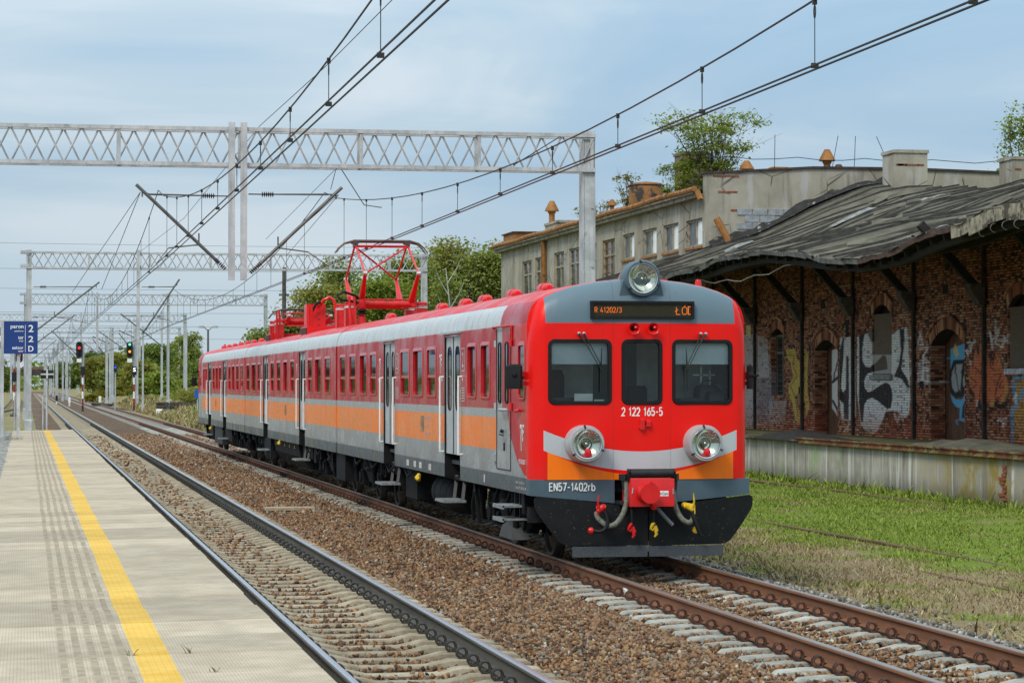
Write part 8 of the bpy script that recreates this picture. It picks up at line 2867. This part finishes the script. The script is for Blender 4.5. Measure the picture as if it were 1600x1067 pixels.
# ------------------------------------------------------------------ signals
red_white = (M('signal_red_band', (0.30, 0.02, 0.025), 0.6), white_paint)
def emit(name, col, s):
    m, g = newmat(name)
    g.out(tuple(c * 0.5 for c in col), 0.3, 0, None, 0.4, 0, col, s)
    return m
em_red, em_green, em_amber, em_blue = emit('lamp_red', (1, 0.02, 0.02), 2.2), emit('lamp_green', (0.15, 0.95, 0.45), 1.2), emit('lamp_amber', (1, 0.28, 0.02), 1.6), emit('lamp_blue', (0.02, 0.10, 1.0), 0.9)
lamp_off = M('lamp_off', (0.006, 0.006, 0.007), 0.15)
def signal(label, x, y, lit, plate=None, n=4, head_z=(4.75, 6.25), hx=0.0):
    t = thing('railway_signal', label, 'railway signal', (x, y, -0.35), 'colour light signals')
    L = head_z[1] + 0.35
    zb = 0.0
    mb = MB(); mb.box(-0.35, 0.35, -0.3, 0.3, -0.05, 0.12); mb.lathe([(0.16, 0.1), (0.12, 0.25), (0.09, 0.3)], (0, 0, 0), (0, 0, 1), 12); mb.build('foot', black_steel, t)
    zz = 0.3
    cols = [black_steel, red_white[0], red_white[1], red_white[0], red_white[1], red_white[0]]
    for k, cm in enumerate(cols):
        h = 0.35 if k == 0 else 0.66
        q = MB(); q.lathe([(0.085, zz), (0.085, zz + h)], (0, 0, 0), (0, 0, 1), 12); q.build('mast_band', cm, t)
        zz += h
    q = MB(); q.lathe([(0.085, zz), (0.085, L)], (0, 0, 0), (0, 0, 1), 12); q.build('mast', galv_far, t)
    h0, h1 = head_z[0] + 0.35, head_z[1] + 0.35
    q = MB()
    pl = rloop(hx - 0.30, hx + 0.30, h0, h1, 0.28, 5)
    q.prism(pl, lambda u, v, a: (u, a, v), -0.32, -0.24)
    q.bbox(hx - 0.2, hx + 0.2, -0.24, 0.0, h0 + 0.1, h1 - 0.1, 0.03)
    q.build('signal_head', black_steel, t)
    step = (h1 - h0 - 0.5) / (n - 1)
    for k in range(n):
        zc = h1 - 0.25 - step * k
        q = MB(); q.lathe([(0.115, 0), (0.115, -0.02)], (hx, -0.325, zc), (0, 1, 0), 16); q.build('lens', lit.get(k, lamp_off), t)
        q = MB()
        q.add([(hx + 0.15 * math.cos(a), yy, zc + 0.15 * math.sin(a)) for yy in (-0.325, -0.52) for a in np.linspace(0.2, PI - 0.2, 8)], [(i, i + 1, i + 9, i + 8) for i in range(7)])
        q.build('hood', black_steel, t)
    q = MB(); q.box(hx - 0.22, hx + 0.22, -0.30, -0.26, h0 - 0.42, h0 - 0.08); q.build('number_plate', white_paint, t)
    q = MB(); q.box(-0.2, 0.22, -0.3, -0.1, h0 - 1.6, h0 - 0.8); q.build('relay_box', black_steel, t)
    q = MB(); q.tube([(0.14, 0.1, 0.5), (0.14, 0.1, L)], 0.02, 5); q.tube([(-0.14, 0.1, 2.8), (-0.14, 0.1, L)], 0.02, 5)
    for z in np.arange(0.8, L, 0.4):
        q.tube([(-0.0, 0.1, z), (0.14, 0.1, z)], 0.012, 4)
    q.build('ladder', galv_far, t)
    if plate:
        q = MB(); q.lathe([(0.26, 0), (0.26, 0.02)], (0.02, -0.36, h0 - 1.1), (0, 1, 0), 20); q.build('disc', M('disc_black', (0.008, 0.008, 0.01), 0.5), t)
        q = MB(); text_on(q, plate, -0.12, 0.16, h0 - 1.28, h0 - 0.92, lambda u, v: (u, -0.364, v)); q.build('letter', emit('lit_white', (0.9, 0.95, 1.0), 1.0), t)
    return t
signal('signal showing red, on a red and white mast between the tracks', 5.25, 243, {1: em_red}, hx=-0.33)
signal('signal showing green over amber with a lit S disc', 9.98, 243, {0: em_green, 2: em_amber}, 'S', hx=-0.42)
signal('signal showing red seen past the blue platform sign', -0.9, 220, {1: em_red}, n=3, head_z=(4.1, 5.4), hx=0.4)
t = thing('shunting_signal', 'slim signal post with a blue light beside the verge', 'railway signal', (8.42, 248, -0.35))
mb = MB(); mb.lathe([(0.07, 0), (0.07, 3.9)], (0, 0, 0), (0, 0, 1), 10); mb.build('post', galv_far, t)
mb = MB(); mb.bbox(-0.17, 0.17, -0.15, 0.1, 3.8, 4.5, 0.06); mb.build('head', black_steel, t)
mb = MB(); mb.lathe([(0.10, 0), (0.10, 0.02)], (0, -0.17, 4.25), (0, 1, 0), 14); mb.build('lens', em_blue, t)
def post_sign(name, label, cat, x, y, h, w, mats):
    t = thing(name, label, cat, (x, y, -0.4))
    mb = MB(); mb.lathe([(w * 0.35, 0), (w * 0.35, h * 0.6)], (0, 0, 0), (0, 0, 1), 8); mb.build('post', mats[1], t)
    mb = MB(); mb.bbox(-w / 2, w / 2, -w / 2, w / 2, h * 0.45, h, w * 0.15); mb.build('head', mats[0], t)
    return t
post_sign('marker_post', 'short white marker post between the tracks', 'marker post', 5.0, 300, 1.2, 0.25, (white_paint, white_paint))
post_sign('marker_post', 'short black topped post by the near track', 'marker post', 3.9, 330, 1.3, 0.3, (black_steel, white_paint))
post_sign('marker_post', 'white stub post left of the S signal', 'marker post', 8.6, 305, 1.3, 0.3, (white_paint, white_paint))
post_sign('ground_signal', 'small dwarf signal on the grass with a white face', 'ground signal', 10.4, 205, 0.75, 0.5, (white_paint, black_steel))
t = thing('ground_signal', 'round black and white dwarf signal beside the train tail', 'ground signal', (12.15, 180, gz(12.15, 180) - 0.25))
mb = MB(); mb.box(-0.05, 0.05, -0.05, 0.05, 0, 0.8); mb.build('post', black_steel, t)
mb = MB(); mb.lathe([(0.27, 0), (0.27, 0.12)], (0, 0, 1.0), (0, 1, 0), 20); mb.build('disc', black_steel, t)
mb = MB(); mb.lathe([(0.13, 0), (0.13, -0.02)], (0, -0.005, 1.0), (0, 1, 0), 16); mb.build('lens', white_paint, t)
t = thing('blue_box', 'small blue cabinet on the verge behind the train tail', 'cabinet', (12.4, 190, gz(12.4, 190)))
mb = MB(); mb.box(-0.03, 0.03, -0.03, 0.03, 0, 1.0); mb.build('post', galv_far, t)
mb = MB(); mb.bbox(-0.2, 0.2, -0.1, 0.1, 1.0, 1.62, 0.03); mb.build('body', M('cabinet_blue', (0.02, 0.10, 0.42), 0.4), t)
for k, (x, y) in enumerate(((9.0, 300), (11.4, 200))):
    t = thing('scrap_pile', ('dark heap of old sleepers left of the tall posts', 'pile of old dark rails lying behind the train tail')[k], 'timber pile', (x, y, gz(x, y)))
    for q in range(9):
        mb = MB(); a = random.uniform(-0.25, 0.25)
        L = 1.5
        mb.bar((-L, random.uniform(-0.8, 0.8), 0.1 + 0.09 * (q // 2)), (L, random.uniform(-0.8, 0.8) + a, 0.1 + 0.09 * (q // 2)), 0.2, 0.12); mb.build('beam', timber_old, t)

# lamp and timber poles
t = thing('street_lamp', 'twin headed lamp standing behind the train tail', 'street lamp', (13.17, 190, -0.3))
mb = MB(); mb.lathe([(0.11, 0), (0.07, 6.6)], (0, 0, 0), (0, 0, 1), 10); mb.build('pole', dark_tube, t)
for s_ in (-1, 1):
    mb = MB(); mb.tube([(0, 0, 6.5), (s_ * 0.25, 0, 6.75), (s_ * 0.35, 0, 6.78)], 0.035, 6); mb.build('arm', dark_tube, t)
    mb = MB(); mb.bbox(min(s_ * 0.3, s_ * 0.72), max(s_ * 0.3, s_ * 0.72), -0.12, 0.12, 6.72, 6.92, 0.05); mb.build('lamp_head', silver, t)
for k, (x, y, h) in enumerate(((14.8, 150, 9.5),)):
    t = thing('timber_pole', 'dark timber pole rising before the belt of trees', 'pole', (x, y, -0.4))
    mb = MB(); mb.lathe([(0.16, 0), (0.11, h)], (0, 0, 0), (0, 0, 1), 10); mb.build('pole', timber_old, t)
    mb = MB(); mb.bar((-0.3, 0, h - 1.6), (0.3, 0, h - 1.6), 0.1, 0.12); mb.build('crossarm', dark_tube, t)

# hut and bridge far off
t = thing('track_hut', 'small pale trackside hut with a flat dark roof', 'hut', (22.0, 400, 0.7))
mb = MB(); mb.box(-1.8, 1.8, -2, 2, 0, 3.1); mb.build('wall', plaster, t)
mb = MB(); mb.box(-2.1, 2.1, -2.3, 2.3, 3.1, 3.4); mb.build('roof', coping if False else rust_dark, t)
mb = MB(); mb.box(-0.6, 0.4, -2.03, -2.0, 0.1, 2.2); mb.build('door', timber_dark, t)
t = thing('road_bridge', 'dark road bridge crossing the tracks in the distance', 'bridge', (5, 900, 0))
br_m = M('bridge_dark', (0.05, 0.042, 0.038), 0.85, 0, 0.3, 0.3)
br_c = M('bridge_concrete', (0.11, 0.105, 0.10), 0.9, 0, 0.3, 0.3)
mb = MB(); mb.box(-120, 19.5, -4, 4, 5.3, 7.2); mb.build('deck', br_m, t)
mb = MB(); mb.box(-120, 19.5, -4.1, -3.9, 7.2, 8.2); mb.build('parapet', M('bridge_rail', (0.16, 0.10, 0.07), 0.8, 0, 0.3, 0.3), t)
for a, b in ((-26, -24.5), (-12, -10), (8.6, 10.6), (18.0, 21)):
    mb = MB(); mb.box(a, b, -3, 3, -1, 5.3); mb.build('pier', br_c, t)
mb = MB(); mb.box(21, 120, -4, 4, -1, 7.0); mb.build('abutment', br_c, t)

# ------------------------------------------------------------------ signs and posts at the platform end
blue = M('sign_blue', (0.012, 0.045, 0.20), 0.4, 0, 0.05)
t = thing('platform_sign', 'blue sign reading peron 2, tor 2, sektor D on grey posts', 'sign', (-0.67, 78.6, 0.73))
x0, x1, z0, z1 = -0.64, 0.365, 3.22, 4.19
mb = MB(); mb.box(x0, x1, 78.58, 78.63, z0, z1); mb.build('panel', blue, t, world=True)
for xp in (-0.68, -0.20):
    mb = MB(); mb.box(xp - 0.05, xp + 0.05, 78.64 if xp > -0.5 else 78.56, 78.74 if xp > -0.5 else 78.66, 0.72, 4.19 if xp < -0.5 else 4.0); mb.build('post', galv, t, world=True)
mb = MB()
fn = lambda u, v: (u, 78.575, v)
W_ = x1 - x0
for s_, z, h, w in (('peron', 3.945, 0.115, 0.38), ('platform', 3.865, 0.055, 0.26), ('tor', 3.655, 0.085, 0.155), ('track', 3.58, 0.045, 0.13), ('sektor', 3.355, 0.09, 0.33), ('sector', 3.275, 0.045, 0.15)):
    text_on(mb, s_, x0 + 0.585 - w, x0 + 0.585, z, z + h, fn)
for s_, z, h in (('2', 3.87, 0.21), ('2', 3.57, 0.18), ('D', 3.285, 0.17)):
    text_on(mb, s_, x0 + 0.73, x0 + 0.88, z, z + h, fn)
mb.box(x0 + 0.633, x0 + 0.645, 78.572, 78.576, 3.27, 4.08)
mb.build('lettering', M('sign_white', (0.85, 0.86, 0.88), 0.5), t, world=True)
t = thing('platform_sign', 'edge of a second blue sign cut by the left picture border', 'sign', (-1.2, 81, 0.73))
mb = MB(); mb.box(-1.5, -0.73, 81, 81.05, 3.40, 4.05); mb.build('panel', blue, t, world=True)
mb = MB(); mb.box(-0.86, -0.745, 80.99, 80.998, 3.62, 3.80); mb.build('white_field', white_paint, t, world=True)
mb = MB(); mb.box(-1.3, -1.22, 81.06, 81.14, 0.72, 4.05); mb.build('post', galv, t, world=True)
t = thing('cross_board', 'black board with a white cross on a thin post', 'sign', (0.735, 90.0, -0.3))
mb = MB(); mb.box(0.52, 0.96, 89.97, 90.0, 2.50, 2.79); mb.build('board', black_steel, t, world=True)
mb = MB(); mb.box(0.52, 0.96, 89.962, 89.967, 2.625, 2.675); mb.box(0.71, 0.765, 89.960, 89.9615, 2.50, 2.79); mb.build('cross', M('cross_white', (0.55, 0.56, 0.52), 0.6), t, world=True)
mb = MB(); mb.lathe([(0.035, -0.3), (0.035, 2.85)], (0.735, 90.05, 0), (0, 0, 1), 10); mb.build('post', galv, t, world=True)
t = thing('fence', 'low wire mesh fence closing the end of the platform', 'fence', (-1.5, 89.3, -0.3))
for xp in (0.60, -0.35, -2.2, -4.0):
    mb = MB(); mb.lathe([(0.03, -0.3), (0.03, 1.9)], (xp, 89.3, 0), (0, 0, 1), 8); mb.build('post', galv, t, world=True)
mb = MB()
for k in range(90):
    x = -4.0 + k * 0.05
    if x < 0.6:
        mb.bar((x, 89.3, -0.1), (x, 89.3, 1.85), 0.003, 0.003)
for k in range(11):
    mb.bar((-4.0, 89.3, -0.1 + k * 0.195), (0.6, 89.3, -0.1 + k * 0.195), 0.004, 0.004)
mb.build('wire_mesh', galv_far, t, world=True, kind='stuff')
t = thing('cable_trough', 'pale concrete cover lying on the ballast between the tracks', 'cover slab', (5.2, 51.5, -0.2))
mb = MB(); mb.bbox(-0.5, 0.5, -0.2, 0.2, 0.0, 0.06, 0.01); mb.build('slab', sleeper_m, t)
mb = MB(); mb.lathe([(0.05, 0), (0.02, 0.04)], (6.86, 29.3, -0.1), (1, 0, 0.3), 8); o = mb.build('white_tag', white_paint); tag(o, 'small white plastic tag on the rusty rail clip', 'tag')
